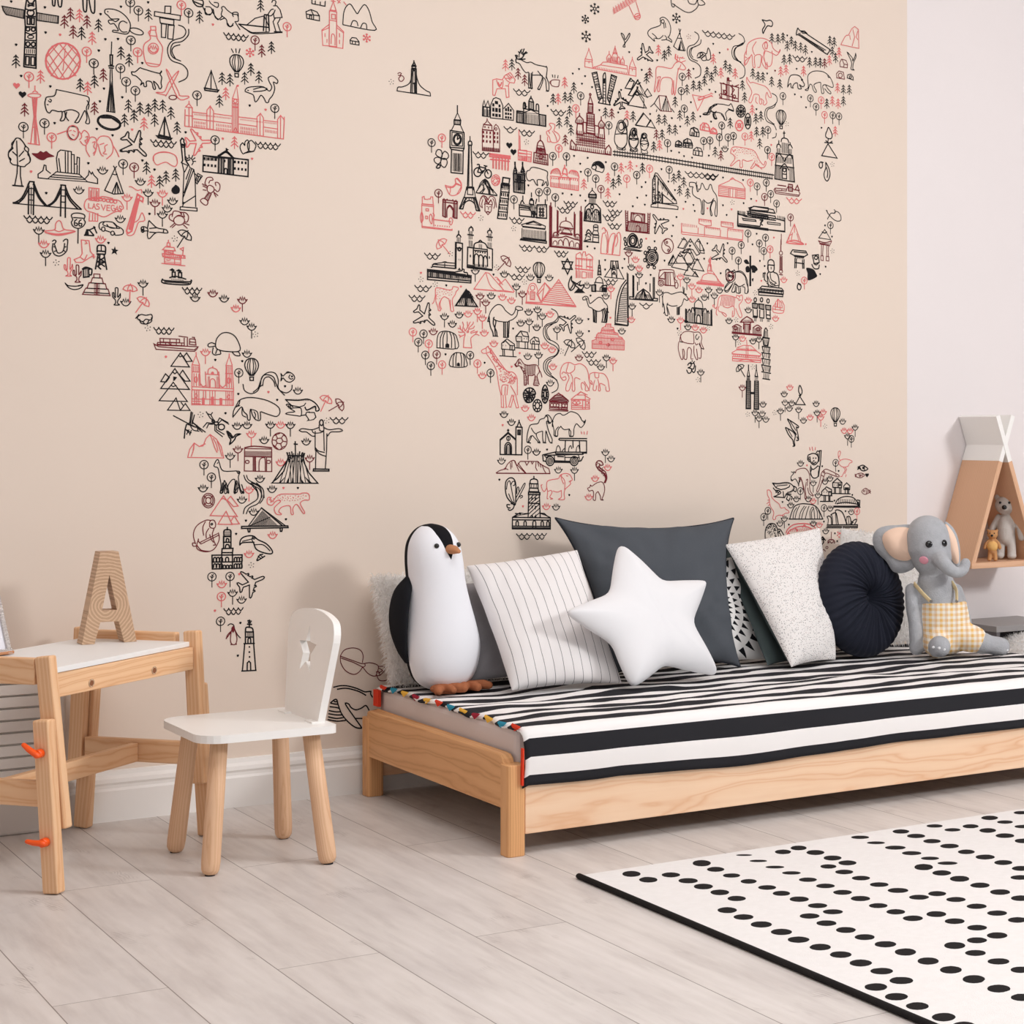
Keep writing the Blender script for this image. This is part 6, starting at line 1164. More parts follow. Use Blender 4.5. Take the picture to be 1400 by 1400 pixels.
MURAL+=r'''
@J 960,20,5.833
K W 0,125 260
k C 290,150 325,175 335,220 290,245 250,255 235,300 250,350 300,380 335,420 340,470 325,500 298,510 ; k C 340,210 320,240 265,265 250,310 265,350 310,380 ; k C 325,225 285,250 260,285 262,330 290,370
k C 555,628 590,650 595,695 560,730 510,750 498,800 515,850 570,880 590,920 ; k C 590,700 570,740 525,755 512,800 530,840 575,875 ; k C 590,945 585,975 558,985
K O 478,42 510,50 540,45 558,60 560,80 550,95 520,90 495,130 485,150 480,120 500,85 490,60 478,42 ; k D 677,167 88,235 138,305 517,470 752,433 738,637 788,658 827,740 432,755 57,600 105,617 950,903 70,858 873,298 165,1300 325,1320 52,1125 ; r D 203,278 550,1040 ; w D 580,448
r C 350,290 335,330 355,345 ; r C 350,320 360,240 410,200 480,188 545,220 565,270 605,300 620,280 615,300 590,325 560,310 500,290 490,330 500,380 510,430 ; r C 500,290 480,250 500,220 520,240 515,275 ; r C 335,340 345,400 375,350 395,320 400,380 405,415 420,418 415,340 440,320 470,330 460,415 440,420 ; r C 480,330 475,380 500,425 520,430 515,380 ; r C 500,295 490,350 520,410 550,400 560,330 555,290 ; r C 375,340 335,380 340,410 ; r E 508,245 10,30 ; r C 430,215 400,270 415,320
k T 555,190 603,195 643,185 710,215 742,250 785,262 823,283 677,250 1017,210 1052,220 1037,295 1063,345 652,360 697,355 855,380 903,380 940,385 185,405 220,435 110,455 38,455 72,505 18,530 403,470 445,495 483,500 553,535 618,555 320,565 337,660 427,830 467,810 222,865 433,935 482,935 458,1028 103,1095 1125,600 1172,600 1125,690 993,710 ; w T 148,1125 975,390 ; r T 92,350 148,465 262,470 1013,365 1090,300 807,450 625,455 668,440 398,760 390,970 1037,690 1083,710 1078,585 1060,930
K O 760,110 750,160 780,170 975,305 1000,310 1015,285 1005,270 840,160 830,145 790,135 770,120 ; k L 765,150 985,285 ; K L 790,165 970,290 ; k V 770,150 790,140 780,170 760,160 3 ; k P 785,130 815,130 835,150 800,150
r P 1215,95 1245,120 1248,270 1105,240 1135,180 1150,165 1165,165 1190,115 ; r L 1200,120 1215,180 1195,250 ; r L 1240,130 1225,180 1240,200 ; r L 1175,165 1180,200
k O 1155,300 1195,345 1200,370 1218,330 1222,310 1225,340 1205,385 1200,430 1210,442 1185,435 1190,400 1185,365 ; w P 1095,385 1110,355 1145,365 1158,395 1155,425 1098,415 ; w L 1115,360 1130,395 1155,400 ; w L 1130,395 1128,418 ; w P 1070,470 1090,450 1125,460 1133,515 1072,505 ; w E 1100,485 16,18 ; k P 1155,505 1160,480 1185,475 1203,500 1203,522 ; k E 1180,498 8,10
K W 720,325 115
k C 680,575 695,500 725,480 775,490 800,530 815,560 800,575 775,560 790,590 765,590 760,560 755,545 735,550 720,575 725,585 708,580 705,550 690,560 680,575 ; k E 795,520 5,6
k C 820,600 845,580 840,500 860,465 900,450 960,455 1000,480 1030,520 1045,570 1030,580 985,560 960,570 970,620 955,630 950,610 945,570 940,540 890,560 910,610 900,620 885,600 875,565 860,555 850,580 840,605 820,600 ; k C 1000,480 1005,500 1020,500 ; k C 985,565 1000,590 1025,620 1020,632 1000,620 975,590
r C 355,500 365,520 385,545 400,540 450,555 505,575 540,620 550,660 530,655 515,620 505,660 515,700 500,720 485,715 490,690 465,670 475,700 465,715 455,700 455,650 435,635 410,640 400,680 385,705 370,690 385,650 395,620 380,580 355,540 355,500 ; r C 430,660 425,690 440,710
W L 212,505 212,680 ; W L 198,505 198,675 ; W L 150,550 155,670 ; W L 240,560 240,690 ; W L 290,580 285,695 ; W L 140,545 285,580 ; W L 200,525 230,530 ; W L 145,630 280,670 ; W L 135,665 290,695 ; W L 205,500 205,520 ; W L 165,545 190,560 190,640 165,600 ; W L 225,570 255,600 230,640 ; W E 180,620 12,16 ; W E 255,655 10,14 ; W L 135,635 150,670 ; W L 255,575 290,560
k C 5,795 40,790 65,745 100,715 160,715 210,725 230,712 250,770 210,760 185,790 195,830 185,845 170,810 155,790 120,780 100,790 115,830 95,830 85,800 95,780 60,775 30,800 5,795 ; k C 150,795 170,820 175,840 ; k L 205,750 245,765 ; K C 90,785 95,815 105,830
K E 307,770 36,48 ; K E 307,770 24,32 ; K L 280,745 335,800 ; K L 335,745 280,800 ; K L 307,722 307,818 ; K L 270,770 345,772 ; K E 363,850 24,62 ; K E 363,850 10,32 ; K L 345,810 380,890 ; K L 380,810 345,890 ; R E 295,885 30,42 ; R E 295,885 12,16 ; r L 270,860 320,910 ; r L 320,860 270,910
k B 628,815 ; k Z 673,872 1038,1195
k R 643,650 862,668 907,735 1040,803 1090,812 523,920 155,885 136,978 205,980 248,968 12,1010 63,1010 520,1080 510,1340 437,1370 ; r R 948,683 975,800 340,972 553,1135 383,1340
r P 0,900 15,865 45,875 60,905 60,935 5,920 ; r P 70,925 85,900 110,915 118,940 75,945
k N 180,1072
r C 225,1105 235,1065 270,1055 340,1065 410,1085 440,1130 460,1170 490,1200 500,1170 510,1185 490,1220 450,1215 420,1190 ; r C 225,1105 250,1120 260,1150 225,1200 235,1205 275,1170 300,1165 300,1215 320,1215 320,1160 360,1170 400,1160 ; r C 420,1170 400,1200 385,1225 400,1225 430,1195 455,1215 475,1235
r Z 280,1085 ; r Z 310,1085 ; r Z 340,1095 ; r Z 370,1095 ; r Z 400,1110 ; r Z 290,1110 ; r Z 325,1120 ; r Z 360,1125 ; r Z 395,1135 ; r Z 425,1150 ; r Z 265,1130 ; r Z 440,1190 ; r L 240,1075 250,1095 262,1075
K L 0,1192 570,1280 ; K L 0,1222 560,1308 ; K V 0,1185 565,1270 562,1318 0,1230 34
K W 5,1270 120
K C 1005,900 1020,920 1035,960 1030,985 1010,990 985,975 985,950 995,925 1005,900 ; K L 1005,990 1000,1020 ; K L 975,1020 1040,1025 ; K L 985,1005 1000,1020 1015,1025 1035,1010 ; K P 1002,1030 952,1125 1075,1145
K E 945,1200 14,24 ; K L 950,1175 965,1180 ; K C 985,1180 1010,1230 1018,1280 1000,1325 980,1315 970,1270 985,1220 985,1180 ; K C 990,1220 1000,1260 995,1300
K L 652,930 652,985 ; K L 645,945 660,945 ; K C 628,1015 635,990 655,985 680,995 690,1020 ; K L 610,1005 610,1030 ; K C 593,1060 600,1035 620,1040 625,1060 ; K L 700,1020 700,1040 ; K C 685,1065 690,1040 705,1040 718,1065 ; K V 630,1020 690,1028 690,1110 630,1100 6 ; K V 592,1065 625,1068 625,1110 592,1105 4 ; K V 685,1070 715,1075 715,1120 685,1115 4 ; K P 590,1105 720,1125 735,1335 578,1310 ; K C 590,1140 610,1110 640,1140 655,1170 670,1140 700,1115 718,1150 ; K V 580,1200 640,1210 640,1325 578,1312 8 ; K V 690,1215 730,1220 735,1335 690,1328 6 ; K L 580,1200 732,1222 ; K C 620,1230 655,1190 690,1240 ; K P 638,1220 672,1225 672,1310 638,1305 ; K L 578,1310 735,1335 ; K E 655,1240 12,14 ; K V 592,1130 715,1145 715,1190 590,1180 12 ; K L 640,1270 672,1275
@K 550,180,7
r C 410,515 430,520 480,525 510,490 505,460 515,450 540,470 560,500 565,540 540,590 490,612 450,600 430,560 410,515 ; r C 450,600 460,560 455,525 ; r C 520,600 545,560 560,520 510,490 ; r C 505,500 530,510 560,515
k P 615,532 682,532 700,630 592,630 ; K L 590,632 705,635 ; K L 612,534 680,534 ; k P 625,540 670,540 675,605 622,600 ; K L 590,625 545,738 ; K L 605,640 578,740 ; K L 545,738 580,740 ; K C 585,700 610,670 650,660 690,690 705,730 ; K L 700,630 742,758 ; K L 680,640 708,755 ; K L 708,755 742,758 ; k L 598,650 555,735 ; k L 695,645 728,755 ; k V 600,637 700,640 700,655 600,650 4
k C 705,580 735,535 760,500 790,460 820,480 850,540 905,605 ; K L 705,585 905,612 ; k C 760,500 780,540 735,590 ; k C 790,460 790,500 830,540 840,600 ; K L 795,465 800,510 825,560 830,600 ; k C 790,545 760,590 ; k C 850,545 870,590
W C 750,640 770,615 800,625 820,655 ; w C 820,655 840,620 880,630 895,680 900,725 ; w C 750,640 738,680 745,715 765,725 ; w C 770,650 760,690 765,730 ; w C 800,640 790,680 785,700 ; w C 845,650 860,680 860,700 ; w C 865,640 885,690 875,735 ; w P 790,690 858,700 850,760 820,795 790,760 ; w L 805,715 815,718 ; w L 835,718 845,720 ; w L 825,720 822,745 ; W C 805,770 820,765 835,775 ; W L 800,650 822,690 845,655 ; w C 780,625 800,660 805,695
K P 962,438 1028,448 1020,500 955,490 ; K L 945,498 1028,512 ; K P 950,505 1025,512 998,838 910,830 ; K L 945,575 1025,582 ; K L 938,635 1020,645 ; K L 930,700 1012,705 ; K L 922,765 1008,772 ; K b 955,525 1010,532 16,38 4 ; K b 950,600 1005,607 16,38 4 ; K b 942,665 998,670 16,38 4 ; K b 935,730 992,738 16,38 4 ; K b 925,795 985,800 16,38 4
r P 190,625 190,690 295,700 290,625 270,625 268,645 245,645 240,650 210,645 208,620 ; r P 185,692 298,704 298,718 185,706 ; r L 185,706 188,918 475,945 475,930 ; r L 298,720 300,905 ; r L 295,842 465,862 ; r L 185,905 475,940 ; r O 172,810 185,770 198,815 195,850 182,870 175,845 ; r O 262,800 272,790 285,820 282,880 268,870 258,830 ; r O 448,840 465,825 482,850 470,890 455,885 ; r C 290,780 305,800 290,840 ; r P 225,738 250,740 250,760 225,758 ; r P 222,808 240,810 240,835 222,832 ; r V 300,845 450,862 450,852 300,835 14 ; r b 315,898 450,910 12,16 7
W P 388,655 412,660 412,820 386,808 ; W P 495,668 525,672 522,830 492,825 ; W P 388,650 522,668 522,690 388,672 ; W C 425,820 428,735 455,705 485,745 482,820 ; w C 432,735 455,715 480,750 ; W L 398,640 398,655 ; W L 428,645 428,655 ; W L 482,650 482,662 ; W L 512,655 512,668 ; w V 388,680 412,684 412,815 386,808 3 ; w V 495,690 525,694 522,825 495,822 4
k R 278,100 1067,650 ; w R 345,590 ; k Z 752,828 1065,928 460,1170 903,1300 ; r W 555,765 145 ; K W 1025,820 140 ; K W 210,1160 155 ; K W 1080,1290 145 ; K W 1020,1360 150
r U 375,1075 .040,-0.75 ; w U 990,1240 .040,0.75
K L 538,950 538,985 ; K C 520,1010 528,990 548,990 560,1010 ; K V 520,1010 560,1015 558,1065 518,1060 4 ; K L 505,1060 575,1070 ; K L 508,1065 505,1310 ; K L 515,1065 512,1310 ; K L 575,1070 572,1330 ; k E 545,1125 16,18 ; k E 545,1125 10,12 ; k b 537,1225 552,1227 6,20 2 ; K L 505,1110 575,1120 ; K F 528,1325 545,1300 560,1325
K L 285,1280 300,1265 320,1262 335,1275 ; k L 320,1262 400,1250 500,1260 ; k L 300,1270 500,1285 ; K L 275,1300 290,1290 505,1310 ; K L 240,1320 605,1370 ; k L 405,1260 405,1300 ; k C 385,1250 410,1245 435,1255 ; K L 240,1320 240,1400 ; K V 245,1325 660,1390 660,1400 245,1400 24 ; K L 245,1335 650,1395
K L 657,905 657,920 ; K C 635,950 640,925 660,915 672,925 675,950 ; K V 635,950 675,955 672,985 632,980 4 ; K L 625,985 680,992 ; K V 632,995 672,1000 672,1030 632,1030 3 ; K V 632,1040 672,1045 680,1105 632,1100 4 ; K L 625,1105 620,1300 ; K L 680,1110 678,1270 ; K L 622,1105 685,1115 ; K L 836,925 836,945 ; K C 815,970 820,950 845,945 855,970 ; K V 815,975 855,978 855,1005 815,1000 4 ; K L 805,1005 862,1012 ; K V 815,1015 858,1020 858,1050 815,1045 3 ; K V 812,1060 858,1065 858,1120 812,1115 4 ; K L 810,1110 862,1125 862,1310 ; K L 812,1125 815,1290
K C 685,1110 690,1075 720,1060 760,1058 795,1075 812,1110 ; K C 725,1060 745,1040 765,1060 ; K L 690,1115 810,1130 ; K V 728,1075 765,1080 765,1120 728,1115 3 ; K L 690,1135 812,1148 ; k b 700,1150 790,1160 20,16 5 ; K C 688,1290 690,1190 710,1170 730,1200 728,1290 ; K C 732,1290 732,1200 752,1180 772,1210 770,1290 ; K C 775,1295 778,1210 795,1190 812,1220 ; K L 620,1290 860,1320 ; K L 620,1300 860,1328 ; K e 650,1190 6,14 ; K e 832,1205 6,14 ; K V 680,1265 812,1280 812,1310 680,1298 10 ; K L 620,1275 680,1285
k P 1140,890 1255,855 1368,905 1365,930 1150,905 ; k P 1180,885 1255,865 1330,898 ; K L 1150,910 1365,935 ; K V 1152,915 1365,935 1360,925 1152,905 12 ; K V 1150,935 1370,955 1370,1040 1155,1015 15 ; K L 1155,1015 1368,1040 ; K P 1135,1025 1378,1050 1378,1068 1130,1035 ; k L 1145,925 1145,1020 ; k L 1372,950 1372,1045 ; K W 1120,1085 145 ; K W 1262,1095 140
k M 697,1335
@L 700,180,7
k R 390,235 520,240 725,390 800,450 257,580 335,570 413,630 980,335 1192,415 1395,640 ; w R 850,550 ; r R 445,160 1097,450 1315,355
r T 687,505 917,445 1043,350 1130,330 917,590 ; k T 967,500 1020,465 1247,350 ; k D 595,235 652,308 657,385 897,293 483,592 568,603 652,612 702,662 155,515 1277,485 1240,530 1283,612 1198,633 1270,700 1155,715 1028,600 790,1118 720,1100 1363,1050 1055,1305 890,1230 890,1320 1075,1220 ; r D 1087,338 1190,330 1283,1025
k C 760,345 780,300 830,285 870,310 882,350 865,390 840,385 800,375 ; k C 760,345 775,360 800,365 795,375 ; K C 790,320 805,335 800,360
K L 25,290 25,320 ; K L 98,290 98,320 ; K P 12,400 25,330 42,400 ; K P 85,390 98,325 115,400 ; K V 12,400 120,415 118,590 15,575 9 ; K P 12,400 120,415 118,592 15,578 ; K C 45,480 65,430 85,485 ; K L 15,480 118,492 ; K F 55,560 68,520 80,562 ; K V 45,420 85,425 85,470 45,465 5
k O 135,400 145,375 165,370 185,345 230,345 325,375 340,400 335,440 345,500 335,520 325,480 300,510 285,515 300,470 245,460 240,490 245,515 230,505 215,480 205,460 185,460 175,470 150,465 135,430
R C 370,405 385,370 430,355 455,380 465,420 ; R V 370,400 460,410 455,375 400,360 8 ; R C 545,400 560,375 595,375 625,390 640,440 ; R V 540,400 635,430 610,385 560,375 8 ; R P 480,400 495,350 520,360 528,410 ; R L 503,320 503,350 ; r L 365,425 640,450 ; r L 365,525 635,565 ; r L 368,425 368,525 ; r L 638,450 635,565 ; r L 450,440 450,535 ; r L 555,445 552,550 ; R b 380,445 440,450 14,22 4 ; R b 460,450 545,458 14,22 5 ; R b 565,455 625,465 14,22 4 ; R V 368,485 635,515 635,560 368,522 24 ; r P 455,440 500,400 550,445
K C 80,690 95,660 115,690 ; K L 103,615 103,655 ; K L 185,585 185,625 ; K F 170,660 175,635 195,635 205,660 ; K P 165,690 170,655 205,660 205,700 ; K L 235,645 225,690 ; K P 68,700 160,720 165,735 72,725 ; K V 80,690 240,705 250,740 80,725 12 ; K P 68,725 160,735 205,790 205,820 70,805 ; k L 80,745 170,752 ; K C 185,810 190,770 215,765 230,800 ; K C 200,760 215,790 210,820 ; K P 240,700 330,700 330,830 235,825 ; K L 318,650 318,700 ; K V 235,705 330,710 330,725 235,720 8 ; K E 268,740 8,9 ; K E 295,742 8,9 ; K E 268,770 8,9 ; K E 295,772 8,9 ; K E 268,800 8,9 ; K E 295,802 8,9 ; K L 70,805 330,830 ; K V 165,690 240,700 240,800 180,800 6
W L 370,680 368,1100 ; W L 360,710 358,1100 ; W L 378,720 376,1100 ; W V 360,720 378,722 376,1090 358,1090 0 ; w V 360,720 360,1090 376,1090 378,720 9 ; W L 432,750 430,1000 ; W L 440,760 438,980 ; W L 595,770 592,1000 ; W L 603,790 600,990 ; W L 660,715 658,1130 ; W L 650,760 648,1120 ; W L 668,770 668,1130 ; w V 650,780 650,1110 668,1110 668,780 8
W L 515,820 515,855 ; w C 455,910 470,870 515,855 560,875 580,915 ; W L 450,910 585,930 ; w V 455,915 580,930 578,950 452,932 8 ; W C 445,965 455,940 470,945 ; w C 475,970 490,935 515,930 550,940 565,975 ; W L 470,965 575,980 ; W C 390,1000 400,970 430,965 445,990 ; W V 395,985 445,990 445,1010 390,1005 5 ; W C 600,1010 610,985 635,985 655,1020 ; W V 600,1000 650,1010 650,1030 600,1025 5 ; W P 385,1010 440,1015 480,1010 515,1000 560,1015 600,1030 655,1040 655,1125 370,1095 370,1020 ; w C 445,1080 445,1050 465,1035 485,1060 485,1085 ; w C 490,1090 495,1040 515,1020 540,1050 545,1095 ; w C 550,1095 555,1060 575,1045 590,1070 590,1100 ; w C 390,1080 395,1055 415,1045 430,1060 430,1085 ; w C 605,1100 610,1070 625,1065 640,1080 640,1110 ; W V 370,1085 660,1110 660,1125 370,1098 22 ; W L 360,1100 665,1130 ; W L 455,975 575,990
K L 767,540 767,560 ; k P 767,560 732,598 805,600 ; K P 732,602 805,606 805,635 732,628 ; K V 735,610 803,614 800,690 735,685 8 ; K P 700,725 735,690 805,695 845,740 850,870 688,850 ; K V 690,740 848,752 848,860 690,845 9 ; K E 765,720 14,18 ; K C 705,840 710,760 740,740 760,790 775,770 800,745 830,770 835,855 ; K H3 695,760 845,765 845,860 690,845 ; K L 685,852 850,872
k E 800,905 22,14 ; k P 778,912 822,915 820,950 780,945 ; k C 780,950 770,980 825,985 820,955 ; k P 775,990 830,995 825,1060 770,1052 ; k L 780,1010 825,1015 ; K C 710,970 725,940 745,950 765,985 ; K C 700,990 735,970 755,1000 ; K L 695,1045 750,1030 ; K L 685,1050 830,1062 ; k L 695,1040 715,985 ; k C 720,1000 745,1010 750,1040
r C 860,935 870,920 890,930 890,970 865,980 850,1100 850,1165 ; r C 885,930 910,960 920,1050 915,1140 900,1170 ; r C 895,985 910,1050 905,1150 ; r L 845,1165 1030,1185 ; r C 915,1160 925,1050 950,985 980,975 985,1010 965,1090 955,1175 ; r C 985,985 975,1060 960,1175 ; r C 965,1160 980,1050 1005,980 1025,965 1040,1010 1035,1100 1030,1180 ; r C 1005,990 1010,1050 990,1100
W L 1085,755 1090,950 ; W L 1105,760 1105,950 ; W L 1320,780 1310,970 ; W L 1300,780 1298,965 ; w V 1085,770 1085,950 1105,950 1105,770 8 ; w V 1300,785 1298,965 1312,968 1320,785 8 ; W P 1140,775 1270,790 1268,870 1135,850 ; w C 1170,860 1175,820 1205,800 1235,830 1235,870 ; W V 1140,780 1170,783 1165,855 1135,850 3 ; W V 1240,790 1268,793 1266,868 1238,865 3 ; W V 1140,775 1270,790 1268,805 1140,790 10 ; W P 1110,860 1300,880 1298,965 1092,950 ; W V 1112,865 1298,885 1296,965 1095,948 16 ; w C 1180,955 1185,910 1205,900 1225,920 1222,960 ; W L 1090,950 1315,975
K O 1110,1095 1105,1030 1125,990 1155,975 1190,1000 1205,1050 1200,1100 ; K E 1155,1045 30,45 ; K E 1155,1045 18,28 ; K E 1155,1045 38,55 ; K L 1105,1100 1225,1115 ; K L 1085,1110 1240,1140 1225,1145 1070,1125 1085,1110 ; K E 1080,1030 10,18 ; K E 1085,1075 10,18 ; K E 1235,1045 10,18 ; K E 1230,1090 10,18
K E 1338,1205 18,22 ; K E 1338,1205 32,38 ; K E 1338,1205 48,58 ; K E 1338,1205 60,75 ; K E 1338,1205 6,8 ; K V 1285,1150 1390,1150 1390,1160 1285,1160 7 ; K E 1310,1115 12,14 ; K E 1370,1120 12,14 ; K E 1275,1160 12,16 ; K E 1270,1230 12,16 ; K E 1300,1290 12,14 ; K E 1360,1300 12,14 ; K e 1300,1150 10,12 ; K e 1375,1155 10,12 ; K e 1290,1225 10,12 ; K e 1385,1230 10,12 ; K e 1340,1265 12,10
K W 495,665 130 ; K W 435,720 140 ; K W 870,660 130 ; K W 920,745 130 ; K W 868,795 130 ; K W 915,875 130 ; K W 405,1140 130
K P 528,1215 480,1312 575,1318 ; K P 475,1242 580,1248 530,1365
r P 610,1200 615,1175 650,1155 670,1190 680,1150 700,1150 705,1190 735,1170 770,1200 772,1225 610,1210 ; r L 612,1215 612,1400 ; r L 640,1215 640,1330 ; r L 668,1195 665,1310 ; r L 715,1200 712,1310 ; r L 745,1220 745,1330 ; r L 768,1225 768,1400 ; R L 605,1310 775,1330 ; R L 605,1280 670,1288 ; R L 715,1290 770,1298 ; r P 670,1340 710,1345 708,1400 668,1400 ; R V 612,1215 770,1230 770,1240 612,1225 14 ; r V 615,1330 660,1335 660,1400 615,1400 5 ; r V 715,1340 768,1345 768,1400 715,1400 5
k M 1215,1372 ; w M 1115,1165 ; k N 1140,1298 ; r N 1180,1225 1215,1310
@M 850,160,7
k T 357,30 408,32 625,45 455,125 512,130 1035,70 1292,145 1345,135 1320,255 385,180 305,285 888,325 545,560 497,590 593,625 553,705 630,730 685,10 ; w T 330,180 945,370 ; r T 363,285 1240,190 82,470 ; k R 437,250 957,85 780,225 843,230 935,200 1013,200 1068,175 142,560 453,505 1297,660 1385,630 1207,1115 1142,1225 1055,1280 1315,1210 1375,1155 1115,1375 ; w R 1365,765 ; r R 270,495 1178,185 1230,620 48,590
k D 480,10 555,90 472,325 548,340 595,375 672,390 832,365 380,500 445,618 508,700 228,625 190,672 230,753 150,772 103,857 220,840 610,812 685,843 697,900 523,958 490,1040 967,845 1003,938 1165,825 1160,602 975,580 1237,785 1012,1208 1250,1220 788,1357 852,48 818,1210 315,1190 478,1140 1290,1118 ; r D 588,880 820,875 1050,885 1287,803
k P 650,150 660,110 690,98 725,115 740,150 738,190 650,175 ; k L 685,100 700,140 738,150 ; K L 670,175 672,145 ; K L 688,178 688,148 ; K L 715,182 715,150 ; r P 750,95 775,55 810,60 835,90 835,135 748,120 ; r L 790,60 800,95 835,105 ; r L 770,120 772,90 790,92 790,125 ; r P 848,145 855,115 880,105 905,130 910,160 850,155 ; r L 865,150 868,130 885,150
k P 510,275 520,235 550,228 575,250 570,290 512,285 ; K L 515,262 570,268 ; K L 545,232 545,285 ; k P 583,285 590,225 625,205 660,220 675,260 675,298 585,288 ; K L 588,250 672,262 ; K L 628,208 628,255 ; K L 610,285 610,260 ; K L 640,290 642,262 ; k P 682,360 685,315 715,290 755,300 772,335 770,375 684,362 ; k L 720,292 735,325 772,335 ; K L 705,362 705,335 ; K L 735,368 737,330 ; k L 690,320 735,326
k E 35,60 24,42 ; k C 68,215 70,180 90,120 115,105 140,120 145,180 158,215 150,260 115,300 80,270 68,215 ; k E 115,150 18,30 ; K E 115,145 12,22 ; k C 70,210 115,222 158,212 ; K L 75,205 155,205 ; k C 85,300 82,325 148,328 145,300 ; k C 178,260 185,200 190,170 212,155 235,172 240,215 258,260 240,305 215,320 185,300 178,260 ; k E 212,190 16,22 ; k C 180,250 215,262 256,248 ; k C 190,320 190,345 245,348 240,320 ; k C 5,35 30,60 48,110 50,190 45,260 15,300 0,310 ; k C 0,150 30,158 48,150
k C 645,640 655,625 700,630 712,655 722,712 735,705 735,690 750,690 762,640 775,640 800,690 825,690 840,650 855,650 870,700 905,755 912,830 910,940 895,945 890,910 900,830 880,800 850,870 865,935 852,940 845,870 870,790 ; k C 645,640 650,665 680,668 675,690 680,740 720,775 750,790 765,860 760,920 785,928 788,860 785,800 ; k C 780,790 820,825 860,810 880,780 ; k L 715,620 710,660 ; k C 770,800 775,860 775,925 ; k L 720,650 722,715
r P 1060,580 1080,600 1150,635 1180,685 1180,785 925,755 928,655 1030,610 1045,590 ; r L 928,655 1180,690 ; r L 928,668 1178,702 ; r V 932,675 1015,685 1015,765 930,755 0 ; r V 932,675 930,755 1015,768 1018,685 5 ; r V 1105,695 1105,778 1178,785 1178,705 5 ; r P 1025,682 1100,692 1098,775 1022,765 ; r V 1025,682 1100,692 1098,775 1022,765 3 ; r C 1045,600 1065,592 1085,605
k P 280,840 340,820 520,850 538,860 536,885 278,860 ; k P 295,600 320,535 340,540 520,800 525,830 370,825 340,820 295,825 ; K P 295,600 320,560 322,830 292,828 ; K H3 295,600 320,580 318,825 295,825 ; K V 345,580 400,640 520,810 340,640 6 ; K V 322,560 520,800 500,820 322,620 4 ; K H3 340,700 385,740 385,828 340,825 ; K L 385,720 385,828 ; K L 345,620 345,825 ; K P 390,740 500,830 390,828 ; K L 330,560 510,800
K W 605,520 320 ; r W 620,555 115 ; K W 785,580 110
k A 360,1020 .066,0.72
r L 570,1015 575,1100 1155,1175 1160,1080 ; r L 575,1120 1155,1185 ; r L 570,1015 570,1115 ; r V 575,1015 725,1040 725,1060 578,1045 8 ; r P 735,975 855,990 855,1040 790,1040 738,1020 ; r V 735,975 855,990 852,1010 738,998 7 ; r L 730,1060 728,1120 ; r L 792,1050 790,1135 ; r L 795,1050 940,1070 ; r V 800,1045 940,1065 938,1085 800,1065 8 ; r P 950,1000 1065,1015 1065,1060 1010,1055 950,1045 ; r V 950,1000 1065,1018 1062,1040 952,1022 7 ; r L 945,1080 940,1150 ; r L 1012,1070 1010,1160 ; r V 1015,1065 1155,1085 1152,1105 1015,1088 9 ; r L 1015,1068 1160,1085
K L 1110,900 1112,1045 1400,1085 ; K L 1112,1035 1400,1070 ; K V 1115,900 1180,905 1180,935 1115,930 5 ; K L 1110,930 1200,945 ; k P 1150,965 1160,970 1280,985 1285,1000 1165,990 ; K P 1215,870 1270,855 1400,870 1400,900 1230,890 ; K L 1205,920 1400,950 ; K V 1225,880 1400,905 1400,920 1225,900 12 ; K P 1200,925 1400,960 1400,975 1210,940 ; K L 1230,900 1230,925 ; K C 1320,985 1350,990 1330,1015 1325,1040 ; K V 1235,940 1400,965 1400,980 1240,955 10
w E 437,1235 56,72 ; w C 437,1163 405,1190 420,1225 450,1240 465,1270 440,1305 ; w E 430,1200 8,10 ; w E 445,1275 8,10
k P 592,1155 535,1250 590,1258 625,1195 ; k P 655,1165 580,1300 600,1305 640,1260 680,1270 715,1325 745,1310 ; k P 733,1165 700,1210 745,1280 790,1275 ; k P 745,1200 770,1230 790,1305 750,1300 ; K F 645,1220 665,1225 655,1245 642,1240 ; k L 570,1165 592,1175 610,1170 ; k L 640,1185 655,1200 672,1190 ; k L 715,1185 735,1195 752,1190 ; k P 490,1320 445,1400 530,1400 ; k P 560,1290 500,1400 700,1400 650,1300 ; k L 540,1320 560,1335 585,1325 ; k L 630,1290 650,1310 670,1295
 ;  ;  ; 
'''
